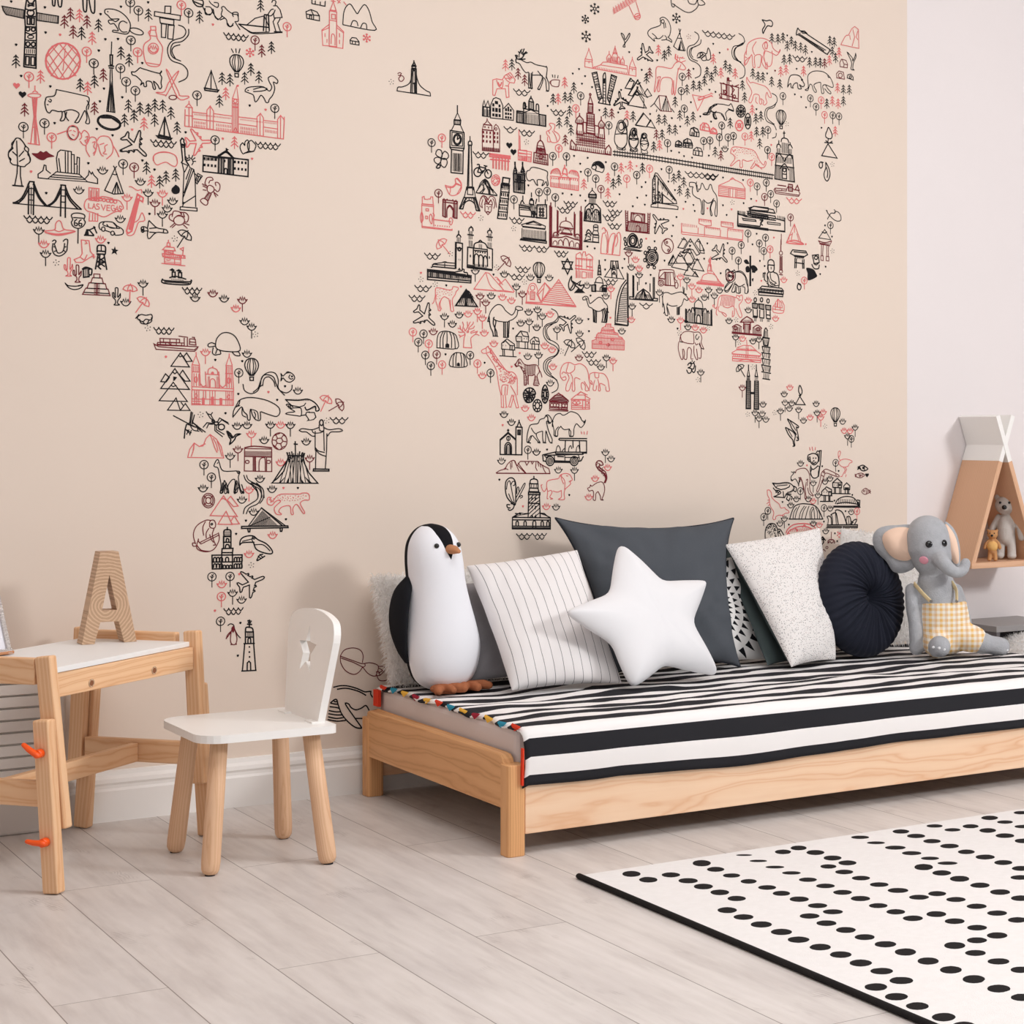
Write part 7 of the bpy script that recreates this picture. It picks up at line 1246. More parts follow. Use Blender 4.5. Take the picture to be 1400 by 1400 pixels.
MURAL+=r'''
@N 970,170,6.087
k A 88,1082 .066,-2.3
k R 395,515 470,490 508,580 557,660 320,912 465,943 418,1000 450,1055 188,1055 243,1140 1005,840 ; w R 455,600 673,775 265,1010 ; r R 340,480 503,1040 788,1300
w P 535,545 545,530 640,540 650,520 690,530 700,545 735,550 752,575 740,600 550,575 ; w L 545,560 745,590 ; W L 565,505 635,515 ; W L 655,498 690,503 ; w P 545,530 640,540 638,555 548,548 ; w P 655,500 690,505 690,560 655,555 ; w V 655,510 690,515 690,560 655,555 3 ; W P 710,545 730,508 745,550 ; w L 600,538 600,552
r W 640,610 125
K L 235,740 232,845 625,895 625,780 ; K L 235,850 622,890 ; K V 235,720 300,730 300,765 240,755 5 ; K L 232,740 300,768 ; K P 335,705 365,682 530,710 545,740 330,715 ; K V 340,705 540,735 540,745 340,715 16 ; K P 315,725 545,765 550,785 325,745 ; K V 330,750 545,785 540,800 335,765 12 ; K L 300,768 550,800 ; K V 560,760 625,770 620,800 560,790 5 ; K L 550,785 625,805 ; k P 275,785 380,795 382,808 278,798 ; k P 480,812 588,825 588,840 482,828 ; K C 420,775 440,790 425,820 440,840 ; K L 340,718 340,740 ; K L 245,828 420,850
r P 705,830 645,970 765,995 ; r L 705,830 705,900 ; R C 640,985 700,965 765,985 770,1000 640,985 ; r L 690,900 680,960 ; r L 725,910 745,980 ; r C 660,960 665,930 690,910
k P 958,875 908,945 1008,960 ; K C 935,895 958,905 975,895 ; W C 905,970 960,985 1015,970 ; w L 905,970 920,990 1005,998 1015,972 ; W L 915,995 1000,1010 ; w P 930,1000 945,1002 940,1095 930,1095 ; w P 975,1008 990,1010 988,1100 975,1100 ; w P 925,1095 945,1095 945,1135 925,1130 ; w P 970,1100 992,1102 992,1138 970,1135
k C 970,715 985,740 1000,760 1030,790 1060,805 1090,800 1092,765 1075,735 1050,725 1040,740 1010,740 990,770 980,790 ; k L 975,715 985,745 ; k C 1035,710 1045,720 1040,735 ; k D 960,842 1018,935 348,620 285,657 110,673 138,755 390,912 150,990 355,1000 92,1240 418,1137 458,1180 920,1247 965,1185 118,442 278,465 ; r D 183,708 390,640 535,943 800,998 430,1303 ; k D 928,27
w L 596,912 596,1000 ; W L 594,960 592,1050 ; w E 593,1072 14,16 ; W L 586,1095 585,1215 ; W L 602,1097 602,1218 ; w E 593,1225 14,14 ; W V 586,1100 602,1102 602,1210 586,1210 1 ; W L 580,1250 606,1253
K P 690,1045 800,1055 815,1085 790,1100 700,1090 672,1075 ; K L 700,1060 800,1070 ; K L 705,1100 785,1110 ; K V 705,1092 785,1102 780,1125 710,1115 5 ; K L 710,1115 708,1195 ; K L 722,1118 720,1195 ; K L 772,1130 775,1200 ; K L 785,1125 785,1200 ; K L 708,1150 785,1160 ; K L 690,1045 680,1060
K P 855,1090 905,1085 912,1150 870,1160 ; K E 885,1110 14,14 ; K C 850,1165 870,1200 905,1200 912,1170 ; K C 865,1155 885,1170 905,1155 ; K G 805,1195 860,1205 885,1240 890,1270 820,1298 815,1240
K E 745,1352 16,26 ; K L 735,1320 755,1340 ; r N 617,1295
K L 335,1095 335,1345 ; K L 342,1095 342,1345 ; K G 285,1135 310,1125 330,1160 300,1160 ; K G 300,1190 325,1180 332,1225 305,1230 ; K G 345,1180 375,1175 400,1210 360,1230 ; K G 350,1230 370,1210 380,1235 ; K G 350,1290 365,1280 360,1310
k C 135,1215 155,1205 175,1225 190,1220 200,1235 195,1285 170,1305 145,1290 135,1250 135,1215 ; w E 165,1265 28,36 ; k E 155,1260 6,8 ; k E 180,1265 6,8 ; k C 195,1240 240,1220 280,1235 310,1290 320,1360 315,1400 ; k C 160,1310 130,1350 125,1385 150,1395 180,1350 195,1320 ; k C 210,1330 250,1350 290,1330 ; k C 215,1345 210,1400 ; k C 240,1355 245,1400
r L 10,1100 5,1220 25,1225 ; r C 30,1230 70,1290 110,1350 ; r L 0,1330 115,1350
k Z 190,650 1022,1055 733,1240
@O 550,340,7
k N 543,635 478,722 850,452 975,245 1208,608 1132,713 1285,755 1200,1032 1225,275 ; w N 295,795 ; r N 628,625 957,465 1043,497 783,808 875,910 765,1215 1362,930 ; k M 403,650 1090,365 1293,585 1338,648 1213,700 ; w M 743,455 797,518 1147,435 ; r M 717,600 765,665 1360,935
r D 177,232 1122,1000 1045,1130 560,363 ; k D 420,352 413,1012 872,248 1060,765 787,1092 ; k Z 178,295 315,340 903,180 1170,320
K W 118,350 160 ; K W 62,445 155
k R 202,815 152,895 220,1018 272,1120 648,1020 843,1190 ; w R 328,1012 ; r R 100,798 252,910 380,1110 718,1100
K L 240,195 240,295 655,328 658,255 ; K L 240,270 655,310 ; K L 245,200 500,225 570,210 ; K V 245,205 650,250 650,300 245,265 30 ; K L 250,215 640,262 ; K C 570,195 590,200 590,225 620,230 625,250 655,262 ; k L 535,290 535,315
r C 315,400 325,375 380,380 440,395 475,390 485,365 510,365 535,375 530,395 515,410 505,440 480,480 480,530 490,595 465,595 455,540 445,480 ; r C 315,400 315,450 300,510 285,528 ; r C 325,440 320,500 340,560 345,590 365,590 350,540 370,490 400,460 440,480 ; r C 375,480 360,530 375,580 ; r C 460,490 462,590 ; r Z 340,400 ; r Z 370,400 ; r Z 400,415 ; r Z 430,415 ; r Z 350,430 ; r Z 385,440 ; r Z 420,440 ; r Z 455,425 ; r Z 470,450 ; r Z 340,460 ; r Z 490,410
K F 610,390 640,405 705,500 690,480 ; K F 610,390 580,430 520,510 535,490 ; K P 610,390 508,545 718,555 ; K F 610,395 560,470 680,480 ; K V 560,450 670,455 715,550 510,545 11 ; K V 575,430 655,435 700,520 530,515 8 ; K F 595,550 610,470 628,552
r P 795,228 685,385 905,402 970,398 830,235 ; r C 800,235 830,330 860,375 900,400 ; r C 885,275 910,280 960,345 ; r P 985,290 930,345 970,400 1060,415 1070,410 ; r L 685,388 1065,418 ; r C 905,290 935,320 920,340
k C 815,700 830,640 850,590 885,550 915,535 945,540 965,560 985,590 1020,620 1045,635 1065,620 1080,590 1085,560 1110,552 1145,565 1150,585 1125,590 1105,595 1095,640 1060,675 1025,690 ; k L 1085,575 1110,595 ; k C 880,655 870,670 905,690 960,700 1010,700 1020,690 ; K C 830,650 840,740 865,800 870,840 ; K C 875,660 870,720 900,790 905,840 ; K C 885,680 895,700 885,760 890,840 ; k L 870,835 915,840 ; K L 970,705 970,845 ; K L 985,705 985,845 ; K L 1005,705 1005,845 ; K L 1022,695 1015,845 ; k L 965,848 1015,850 ; k L 820,690 828,700
k A 215,645 .074,-2.25
k C 330,950 335,850 360,800 425,790 490,810 520,850 525,955 330,948 ; k C 425,792 428,860 425,910 ; k C 390,795 365,850 360,948 ; k C 410,793 390,850 390,948 ; k C 450,793 470,850 470,950 ; k C 480,805 500,860 505,952 ; K F 412,948 412,915 430,905 448,915 448,950 ; k C 458,1125 465,1040 500,1000 540,995 590,1010 610,1060 610,1128 458,1125 ; k C 500,1000 485,1050 485,1125 ; k C 520,998 512,1050 512,1125 ; k C 555,998 565,1050 565,1125 ; k C 580,1003 592,1050 590,1126 ; K F 522,1125 522,1100 535,1088 550,1100 550,1127
r L 582,945 665,950 ; r C 585,940 590,860 600,825 590,800 550,800 535,795 ; r C 662,945 655,880 660,850 700,820 735,830 ; r L 590,800 545,760 ; r L 560,775 550,735 ; r L 575,785 585,730 575,700 ; r L 600,790 590,760 ; r L 600,790 625,750 620,700 ; r L 625,750 650,700 ; r L 630,800 635,760 675,720 680,700 ; r L 640,770 680,760 690,740 ; r L 650,800 690,780 ; r L 655,810 720,790 ; r L 600,820 560,840 540,825 ; r L 560,835 550,850 ; r L 700,810 715,800 ; r E 625,795 8,8 ; r L 540,765 530,760
r C 755,980 770,965 800,950 815,935 825,935 825,950 850,960 845,980 830,990 800,1000 770,1000 755,980 ; r L 800,950 805,990 ; r C 825,945 860,1010 920,1100 990,1165 ; r C 850,965 900,1040 950,1110 1000,1170 1060,1185 1095,1230 1100,1300 1100,1400 ; r C 800,1000 850,1070 895,1150 910,1220 925,1320 945,1400
r Q 825,960 850,970 990,1165 900,1150 22 ; r Q 915,1160 1010,1175 1090,1230 1080,1300 20 ; r Q 915,1200 1090,1220 1075,1300 925,1270 26 ; r C 950,1400 955,1310 1010,1305 ; r C 980,1400 985,1320 ; r C 1035,1310 1070,1370 1085,1400 ; r C 1010,1305 1000,1400
k P 950,905 1000,862 1072,915 1075,970 950,960 ; k L 1000,862 985,880 1030,925 1072,930 ; k L 965,900 985,880 ; k P 1028,968 1030,925 1050,928 1048,970 ; k b 962,925 990,928 6,14 2 ; k L 960,965 962,1025 ; k L 975,965 978,1025 ; k L 1058,970 1060,1030 ; k L 930,1025 1090,1035
k P 1085,840 1130,788 1195,800 1208,845 1205,895 1090,885 ; k L 1095,835 1130,790 ; k L 1135,795 1155,835 1205,845 ; k L 1140,840 1142,890 ; k L 1088,840 1140,842 ; k b 1105,860 1125,862 7,14 2 ; k b 1165,860 1190,862 10,16 2 ; k L 1098,890 1098,950 ; k L 1115,890 1115,950 ; k L 1175,895 1175,960 ; k L 1200,895 1200,960 ; k P 1222,880 1260,845 1300,855 1312,895 1310,915 1228,910 ; k L 1260,845 1275,880 1312,890 ; k P 1245,910 1248,885 1262,885 1262,912 ; k b 1285,890 1300,892 8,12 2 ; k L 1240,912 1240,962 ; k L 1265,912 1265,965 ; k L 1305,915 1305,968 ; k L 1078,948 1315,968
w C 1075,1110 1095,1085 1110,1060 1130,1060 1160,1100 1200,1115 1270,1110 1300,1130 1310,1180 1290,1210 1295,1250 1310,1300 ; w C 1075,1110 1090,1130 1120,1120 1140,1150 1160,1190 1165,1300 ; w C 1175,1200 1190,1240 1185,1305 ; w L 1205,1215 1205,1300 ; w C 1195,1210 1240,1215 1265,1205 1270,1240 1255,1300 ; w C 1300,1140 1325,1190 1335,1230 ; w Q 1100,1080 1150,1100 1185,1200 1150,1180 9 ; W V 1160,1110 1280,1112 1270,1210 1165,1200 11 ; W V 1165,1210 1165,1300 1205,1300 1205,1215 6 ; W V 1265,1215 1250,1300 1310,1300 1290,1215 6 ; W L 1075,1105 1095,1125 ; W L 1165,1305 1180,1305 ; W L 1255,1305 1300,1310 ; w L 1100,1075 1085,1105 ; w L 1115,1065 1105,1120
r C 1190,440 1200,400 1215,350 1245,330 1275,345 1295,400 1300,450 ; r E 1245,375 22,24 ; r C 1210,440 1205,410 1195,400 ; r P 1225,410 1268,415 1265,490 1222,485 ; r V 1228,415 1228,485 1262,488 1265,418 7 ; r L 1190,440 1185,520 ; r L 1300,445 1330,510 ; r L 1180,515 1400,535
@P 700,340,7
r P 312,325 235,430 275,510 360,390 ; r L 312,325 285,500 ; r L 312,325 375,390 ; r P 445,295 290,500 610,552 ; r L 425,320 460,325 ; r V 425,325 275,510 605,552 465,325 11 ; R L 130,520 610,555 ; r L 130,510 290,515 ; r L 300,380 245,445
k B 257,200 ; k N 173,278 355,280 157,607 80,713 235,755 147,1032 640,690 645,815 365,1287 715,352 895,455 1050,790 850,1135 ; r N 362,628 382,967 390,1130 1140,680 ; w N 640,1045 ; k M 240,585 290,648 163,700 430,775 253,1020 902,1045 1148,552 ; r M 312,930 945,385 965,1075
k D 750,450 730,675 735,790 ; r D 940,662 ; k Z 472,982 123,322 ; k A 535,705 .062,-0.9
k C 375,575 420,600 440,650 400,700 330,725 300,770 305,840 345,895 410,930 440,970 415,1020 350,1045 305,1090 305,1160 340,1210 410,1245 440,1295 430,1350 380,1380 ; k C 450,650 430,700 380,720 325,745 318,800 340,860 400,890 445,930 440,1000 390,1045 340,1070 320,1120 335,1180 390,1225 430,1260 ; k C 420,700 375,730 335,765 335,820 370,880 ; k C 375,1068 345,1100 340,1150 375,1200
k U 550,915 .040,0.45 ; k U 655,910 .042,0.9 ; K W 670,985 135 ; K W 712,1060 135 ; K W 878,290 130 ; K W 25,175 1
r C 465,1230 460,1190 475,1130 510,1095 555,1090 600,1110 650,1100 700,1130 725,1180 735,1250 745,1300 730,1355 700,1355 700,1310 670,1280 660,1310 670,1350 ; r C 465,1230 490,1260 515,1250 510,1225 480,1235 ; r C 475,1200 490,1180 520,1195 ; r C 540,1090 530,1130 520,1180 555,1190 595,1160 600,1120 ; r C 530,1200 545,1240 520,1300 515,1355 545,1355 570,1280 ; r C 560,1195 580,1250 575,1350 600,1355 600,1240 650,1250 ; r C 690,1270 720,1320 740,1360
r C 740,1230 745,1200 780,1185 830,1190 880,1200 915,1250 925,1310 930,1360 900,1360 895,1320 ; r C 740,1230 740,1270 765,1300 765,1280 750,1260 ; r C 790,1190 795,1230 825,1235 830,1200 ; r C 790,1260 780,1300 775,1350 800,1355 810,1310 ; r C 820,1250 830,1300 825,1355 845,1355 840,1290 890,1310
K O 540,340 550,300 568,265 570,310 600,340 590,380 560,400 545,380 ; K P 600,350 655,310 640,350 690,350 665,400 690,420 600,420 640,380 ; K F 625,385 665,385 690,420 605,420 ; K L 575,310 660,360 ; K C 565,300 585,340 555,390
K L 833,110 833,150 ; K P 820,250 828,160 842,160 850,250 ; K L 820,215 850,218 ; K L 822,185 846,186 ; k C 800,320 805,290 835,270 860,290 868,325 ; k P 790,322 870,330 875,410 790,405 ; K P 760,350 800,345 800,410 762,408 ; K V 765,360 798,360 798,405 765,402 2 ; K P 860,355 905,350 902,412 860,410 ; K F 875,370 902,370 902,412 875,410 ; k C 840,400 845,370 865,375 865,405 ; K V 820,225 850,227 850,250 820,248 4
k P 945,118 1012,120 1020,190 1070,290 885,270 940,190 ; K P 945,118 965,118 960,190 945,190 ; K P 990,120 1012,120 1012,190 1000,190 ; k L 965,120 965,180 955,200 ; k C 955,275 960,240 975,220 990,245 1000,280 ; k C 960,210 975,160 990,210 ; k L 950,200 955,270 ; k L 1000,200 1003,278 ; K E 975,190 8,10 ; K E 975,235 8,10
k C 675,470 700,455 725,465 735,500 745,525 770,510 800,485 830,465 860,475 880,510 910,545 915,600 ; k C 675,470 680,490 710,490 720,515 735,555 765,570 775,590 ; k C 775,580 820,600 860,590 880,570 ; K L 780,585 782,700 ; K L 795,595 792,700 ; K L 808,595 805,705 ; k L 775,590 778,700 808,708 ; K C 860,580 870,640 860,700 ; K C 875,580 890,640 880,700 ; K C 885,570 900,620 895,705 ; K C 905,570 912,640 905,700 ; k L 855,702 905,708 ; K L 915,600 922,612 ; k L 700,470 720,485
k L 1100,230 1105,735 ; K C 1090,300 1040,370 1005,480 990,600 985,715 ; K C 1100,320 1060,380 1030,480 1015,600 1005,700 ; K V 1060,370 990,700 1095,710 1095,370 19 ; K L 985,715 1105,735 ; K L 980,725 1105,738 ; k L 1110,240 1112,735
K L 1155,255 1155,460 ; K L 1165,260 1165,460 ; K L 1350,275 1350,470 ; K L 1362,275 1362,470 ; K L 1200,320 1200,400 ; K L 1320,335 1320,410 ; K P 1125,460 1160,462 1162,485 1125,482 ; K P 1350,475 1392,478 1390,500 1350,498 ; K L 1160,485 1350,498 ; K P 1175,480 1200,430 1255,385 1310,425 1345,490 ; K L 1255,385 1220,480 ; K L 1255,385 1240,480 ; K L 1255,385 1275,485 ; K L 1255,385 1295,485 ; K V 1210,430 1310,440 1340,485 1180,475 9 ; k W 1220,520 125
r P 765,880 800,870 810,820 850,800 860,760 890,745 900,720 945,720 945,750 970,755 980,800 1010,810 1020,840 1050,850 1075,885 1072,970 765,955 ; r V 770,880 1070,890 1068,970 768,950 22 ; r V 810,820 1050,850 1070,890 800,880 18 ; r V 860,760 970,770 1010,830 830,820 14 ; r L 765,910 1070,925 ; r L 790,850 1050,865 ; r L 820,805 1010,825 ; r L 850,780 980,790 ; r V 895,725 945,725 950,760 890,755 4 ; R E 845,900 14,10 ; R E 960,870 12,10 ; R E 920,920 12,10
K O 112,1400 120,1360 150,1335 180,1335 215,1360 215,1400 ; K H3 125,1360 210,1360 215,1400 115,1400 ; K C 285,1400 295,1340 315,1305 335,1340 350,1400 ; K C 300,1400 315,1340 335,1400
r L 440,1385 480,1400 ; r L 620,1400 660,1370 720,1400
@Q 840,340,7
w C 425,310 425,240 445,205 500,200 560,205 570,225 580,265 575,290 600,310 ; w P 425,280 485,290 485,225 475,225 ; w P 480,225 560,228 580,355 485,352 ; w L 510,228 512,355 ; w L 530,230 535,355 ; w L 495,228 495,352 ; w E 445,330 26,28 ; w E 445,330 12,14 ; w E 592,350 16,30 ; w L 420,315 420,345 ; w L 470,345 580,358 ; w C 420,310 440,300 465,310 ; w L 425,205 465,202 ; w L 430,285 485,292
k P 625,40 545,175 700,210 700,155 ; k L 605,60 625,75 650,65 ; k P 565,65 515,155 540,158 ; k P 720,0 665,80 690,150 735,150 765,95 ; k P 790,95 740,195 855,215 ; k L 770,100 790,110 810,105 ; k P 712,170 662,250 800,270 ; k P 770,220 745,262 800,268 ; k L 695,155 715,165 735,155 ; k L 640,35 700,0

r L 910,90 910,170 ; r E 910,118 10,14 ; r L 900,150 890,210 930,215 922,150 ; r L 890,210 895,235 930,238 ; r C 830,310 845,260 880,240 920,235 970,260 990,310 ; r L 790,320 1045,345 1045,360 785,335 ; R L 785,325 1045,350 ; r L 800,310 1030,335 ; r L 820,300 1020,322
r M 630,270 740,360 632,685 ; k M 692,300 900,395 955,450 430,420 825,1185 ; r N 808,395 743,485 772,755 850,780 200,100 238,190 ; k N 860,468 1005,400 702,750 543,680 
k D 862,95 1015,235 478,115 603,765 345,252 300,332 ; k Z 620,808 893,762 800,1255
k C 460,460 470,425 510,420 545,435 600,420 640,415 660,430 690,455 705,485 690,495 665,480 655,510 640,545 615,560 ; k L 660,425 655,365 ; k L 665,430 668,375 ; k C 675,430 690,440 ; k C 460,450 462,510 475,560 485,630 510,635 500,560 510,520 ; k C 470,530 480,590 470,620 ; K L 600,560 600,632 ; K L 612,560 612,632 ; k L 622,560 620,630 ; k C 500,530 550,550 600,545 ; k C 455,455 460,480 460,560 ; k L 505,560 525,630
K L 680,575 680,710 ; K L 690,580 690,710 ; K L 930,580 932,730 ; K L 922,590 922,725 ; k C 765,560 768,520 800,490 835,515 845,565 ; K L 803,470 803,490 ; K L 760,565 850,575 ; K P 768,570 840,578 840,718 768,708 ; K C 785,710 788,650 803,635 820,655 822,715 ; K V 700,610 765,615 768,708 700,700 7 ; K V 842,610 905,620 908,725 842,718 7 ; K C 735,605 740,570 755,570 765,605 ; K C 850,605 860,575 875,580 885,610 ; K C 700,610 715,580 730,610 ; K C 885,615 895,595 905,620 ; K V 770,578 838,585 838,645 770,638 8 ; K L 670,700 935,735 ; K L 665,690 700,695
w C 625,890 630,840 660,800 710,790 760,800 810,800 835,850 830,900 855,960 ; w C 630,830 650,890 745,910 760,890 755,810 ; k L 625,890 655,895 ; w C 615,890 610,960 635,1050 655,1050 650,960 ; w C 660,960 670,1000 665,1050 690,1055 695,980 710,945 735,970 730,1050 750,1055 ; w C 760,930 760,1000 780,1055 795,1055 785,960 ; k C 790,820 775,845 790,870 810,840 ; w C 815,900 830,970 825,1045 805,1045 ; k C 810,910 830,950 855,962 ; w C 770,900 780,920 800,910
K C 700,1115 715,1095 735,1110 720,1135 705,1140 735,1150 730,1185 705,1190 690,1160 ; K C 735,1150 755,1150 765,1110 755,1095 ; K C 740,1165 755,1185 770,1170 775,1120 ; K C 725,1085 745,1100 765,1080 ; K e 742,1075 6,7
@R 960,340,6.3636
k C 205,195 220,180 235,200 265,200 275,185 285,200 285,260 250,295 215,280 205,245 205,195 ; w E 248,240 28,36 ; K E 235,235 5,8 ; K E 265,240 5,8 ; k C 280,205 330,205 370,240 385,300 400,350 395,385 370,385 370,340 350,330 ; k C 240,295 200,340 195,360 220,362 260,310 ; k C 285,290 270,330 255,370 270,380 285,365 ; k C 290,305 320,330 350,320 ; k C 300,330 295,380 330,385 330,340
r D 160,213 ; k D 158,213 500,112 543,153 512,280 1075,157 1027,220 ; k R 535,30 ; k N 150,367 232,628 400,535 527,1355 712,1265 778,1345 990,1350 440,805 ; k M 55,358 105,410 ; k M 290,770 492,790 720,1340 ; w M 348,1210 ; r N 400,450 637,608 350,782 762,1208 ; k Z 460,385 295,620 598,678 320,815 440,1030 828,218
K C 570,130 575,105 597,95 620,110 625,145 ; K L 568,140 628,145 ; K C 572,145 575,195 600,205 622,190 625,145 ; K L 575,140 620,145 ; k L 598,160 598,178 ; K L 570,140 568,180 ; K C 575,205 565,225 570,290 575,330 ; K C 620,205 655,225 668,290 665,335 ; k C 590,215 600,270 640,295 ; k C 570,240 600,310 645,300 ; K L 530,215 550,215 ; K L 545,205 540,270 560,290 ; K L 530,210 530,250 ; K P 520,325 690,345 705,365 500,345 ; K P 485,355 705,375 705,395 490,370 ; K P 490,380 700,400 700,418 490,402 ; K V 505,350 700,370 700,390 500,370 8 ; k L 595,290 640,325 ; k C 560,300 600,325 660,320
r C 95,510 90,495 100,490 110,520 130,500 140,440 160,410 200,405 260,415 295,425 300,405 320,412 345,405 350,440 335,470 320,490 325,520 345,580 330,600 310,570 290,520 ; r C 130,500 120,560 130,580 ; r C 145,500 140,540 190,560 210,580 200,590 170,560 ; r C 180,500 220,515 270,500 280,540 275,580 260,590 265,540 ; r V 165,410 290,425 280,500 150,495 10 ; r L 300,430 320,440 ; r L 315,450 335,445 ; r L 320,410 325,425
K V 445,465 470,470 475,520 440,510 4 ; K E 460,445 11,18 ; K P 435,475 480,480 478,520 438,515 ; K L 440,530 445,590 ; K L 478,530 478,590 ; K P 445,585 480,590 475,600 442,595 ; K V 450,600 475,602 472,632 448,630 3 ; K E 515,445 11,18 ; K P 490,480 535,485 535,530 495,520 ; K V 495,485 530,490 530,525 495,520 3 ; K L 500,535 498,600 ; K L 535,540 535,605 ; K L 498,600 535,605 ; K V 502,608 530,612 528,635 500,632 3 ; K E 572,455 11,18 ; K P 550,490 595,495 595,535 552,530 ; K V 552,492 592,498 590,535 555,530 4 ; K L 555,540 558,605 ; K L 590,545 592,610 ; K L 555,575 592,580 ; K V 560,612 590,615 588,638 562,635 3 ; K L 555,605 595,612
r P 655,440 650,510 620,500 ; r P 660,440 690,470 695,515 655,510 ; r C 615,500 610,530 625,555 700,560 712,520 ; r L 640,460 635,535 ; r L 672,460 678,530 ; r L 690,450 712,490 712,530 ; r L 615,525 710,540
W P 330,640 345,620 388,590 430,615 445,640 ; W V 345,620 430,620 440,645 335,640 7 ; W L 360,645 358,700 ; W L 418,645 418,705 ; W P 365,655 410,658 410,740 365,735 ; W C 260,680 300,660 340,680 ; W V 260,680 340,685 345,735 262,730 8 ; W C 440,690 480,665 518,695 ; W V 435,690 515,695 515,745 435,740 8 ; W L 258,725 515,750 ; W L 258,735 515,758 ; w V 370,660 408,662 408,735 370,735 3 ; W E 290,690 16,14 ; W E 485,700 16,14
r L 385,795 388,840 ; r P 305,860 360,840 425,845 470,885 300,875 ; r P 258,905 300,880 470,890 512,920 500,935 260,915 ; R L 260,915 505,935 ; r P 262,935 510,955 508,990 262,975 ; r V 265,915 500,930 498,950 265,935 14 ; r V 310,860 460,875 460,890 310,878 12 ; R L 262,955 508,972 ; r C 300,980 380,965 470,990 ; r V 375,845 405,848 405,960 372,955 2
K C 540,710 552,690 568,715 ; K V 540,715 570,718 575,770 535,765 4 ; K P 525,775 580,782 570,845 535,840 ; K V 535,790 572,795 572,845 532,840 3 ; K L 520,850 590,860 ; K V 535,860 580,865 575,900 535,895 3 ; K L 515,905 592,915 ; K V 532,915 582,920 580,950 532,945 3 ; K L 515,955 592,968 ; K V 535,968 580,975 578,1005 533,1000 3 ; K L 515,1010 595,1025 ; K V 532,1022 585,1030 582,1070 530,1060 4 ; K L 515,1070 595,1085 ; K V 530,1082 585,1092 583,1135 528,1125 4 ; K L 525,1130 588,1140 ; K L 540,715 535,765 ; K L 525,770 585,780 ; K L 520,955 530,1005 ; K L 590,965 580,1010 ; K L 520,905 530,950 ; K L 590,912 580,955 ; K L 518,1015 530,1065 ; K L 592,1025 584,1072 ; K L 520,850 533,900 ; K L 588,860 578,905
k U 328,1040 .034,-0.6
K L 402,1010 402,1060 ; K P 402,1040 390,1110 412,1110 ; K V 388,1110 414,1112 416,1390 380,1390 4 ; K L 383,1150 380,1392 420,1392 418,1150 ; K V 385,1120 380,1390 418,1392 416,1120 26 ; K L 470,1010 470,1060 ; K P 470,1040 458,1110 482,1115 ; K V 456,1150 488,1152 488,1395 450,1395 4 ; K L 455,1150 450,1395 490,1398 488,1150 ; K V 456,1110 450,1395 488,1398 484,1115 28 ; K L 418,1250 455,1252 ; K L 418,1260 455,1262
K C 848,1190 838,1215 840,1250 858,1270 868,1245 862,1215 848,1190 ; K L 840,1275 858,1280 ; K P 848,1285 810,1355 895,1358 ; K L 850,1265 848,1285
@S 660,540,6.6667
r L 165,0 170,110 ; r L 185,0 190,115 ; r L 205,0 215,110 ; r L 165,110 190,115 ; r L 265,0 235,105 ; r L 285,0 255,110 ; r L 300,0 325,112 ; r L 270,0 305,115 ; r L 205,115 222,110 ; r L 235,108 258,112 ; r L 305,118 328,115
K E 497,97 40,56 ; K E 497,97 20,28 ; K V 465,60 530,60 530,135 465,135 0 ; K L 470,60 485,78 ; K L 525,60 510,78 ; K L 470,135 485,118 ; K L 525,135 510,118 ; K L 497,42 497,68 ; K L 497,125 497,152 ; K L 457,97 477,97 ; K L 517,97 537,97 ; K C 370,15 390,60 420,70 450,55 475,15 ; K H3 380,0 470,0 450,50 390,50 ; K C 535,10 548,55 568,70 585,50 597,10 ; K L 548,0 565,55 585,0
w P 605,50 660,0 720,0 778,48 760,60 612,60 ; W V 640,20 610,55 765,55 735,15 7 ; w P 608,65 772,72 770,130 608,128 ; w E 628,92 14,16 ; w E 655,92 14,16 ; w E 680,94 12,16 ; w E 735,96 14,16 ; w E 758,98 12,16 ; w P 695,72 718,72 716,130 692,128 ; W L 610,112 770,118 ; w L 605,128 775,140 775,148 600,142 ; W V 612,66 770,72 770,80 612,76 12
r P 805,38 850,0 920,0 978,35 972,45 808,48 ; r L 810,50 808,130 972,130 970,48 ; r P 910,48 935,50 933,130 908,128 ; r E 835,70 16,14 ; r E 870,70 16,14 ; r E 950,72 14,14 ; r L 810,95 905,98 ; r L 935,98 970,100 ; r L 808,112 972,115 ; r C 820,75 850,90 890,75
k N 192,178 260,250 488,522 170,602 688,685 667,1022 1168,583 ; r N 385,122 442,208 578,1018 1138,662 1023,762 965,932 ; k M 835,688 1117,525 ; k R 410,500 ; k D 150,772 787,912 585,498 ; r D 180,275 365,1015
K P 158,405 230,340 300,405 300,545 158,542 ; K L 155,415 230,350 302,412 ; K L 230,312 230,345 ; K L 222,322 238,322 ; k E 232,395 16,20 ; k L 232,378 232,412 ; K C 200,540 202,460 230,432 258,460 260,542 ; K C 212,540 215,470 230,450 248,470 250,542 ; K V 215,465 250,468 250,540 212,540 3 ; K L 300,290 358,295 355,545 155,542 ; K L 302,295 300,410 ; K P 330,240 310,292 352,295 ; K L 330,228 330,245 ; K P 318,320 342,320 340,362 318,360 ; K L 330,320 330,362
k C 400,420 405,360 420,300 440,270 500,260 520,225 560,210 575,185 600,185 622,215 628,240 600,260 590,240 580,250 600,330 630,400 628,432 610,430 595,390 575,330 570,420 555,435 545,400 545,330 ; K C 575,190 590,200 595,235 615,258 ; k C 400,420 415,435 435,400 450,370 480,400 510,432 520,430 495,390 490,350 540,330 ; k C 440,300 465,340 490,360 ; k C 440,370 420,400 415,430 ; K L 402,430 435,438 ; K L 500,432 522,436 ; K L 548,432 575,436 ; K L 615,435 632,438
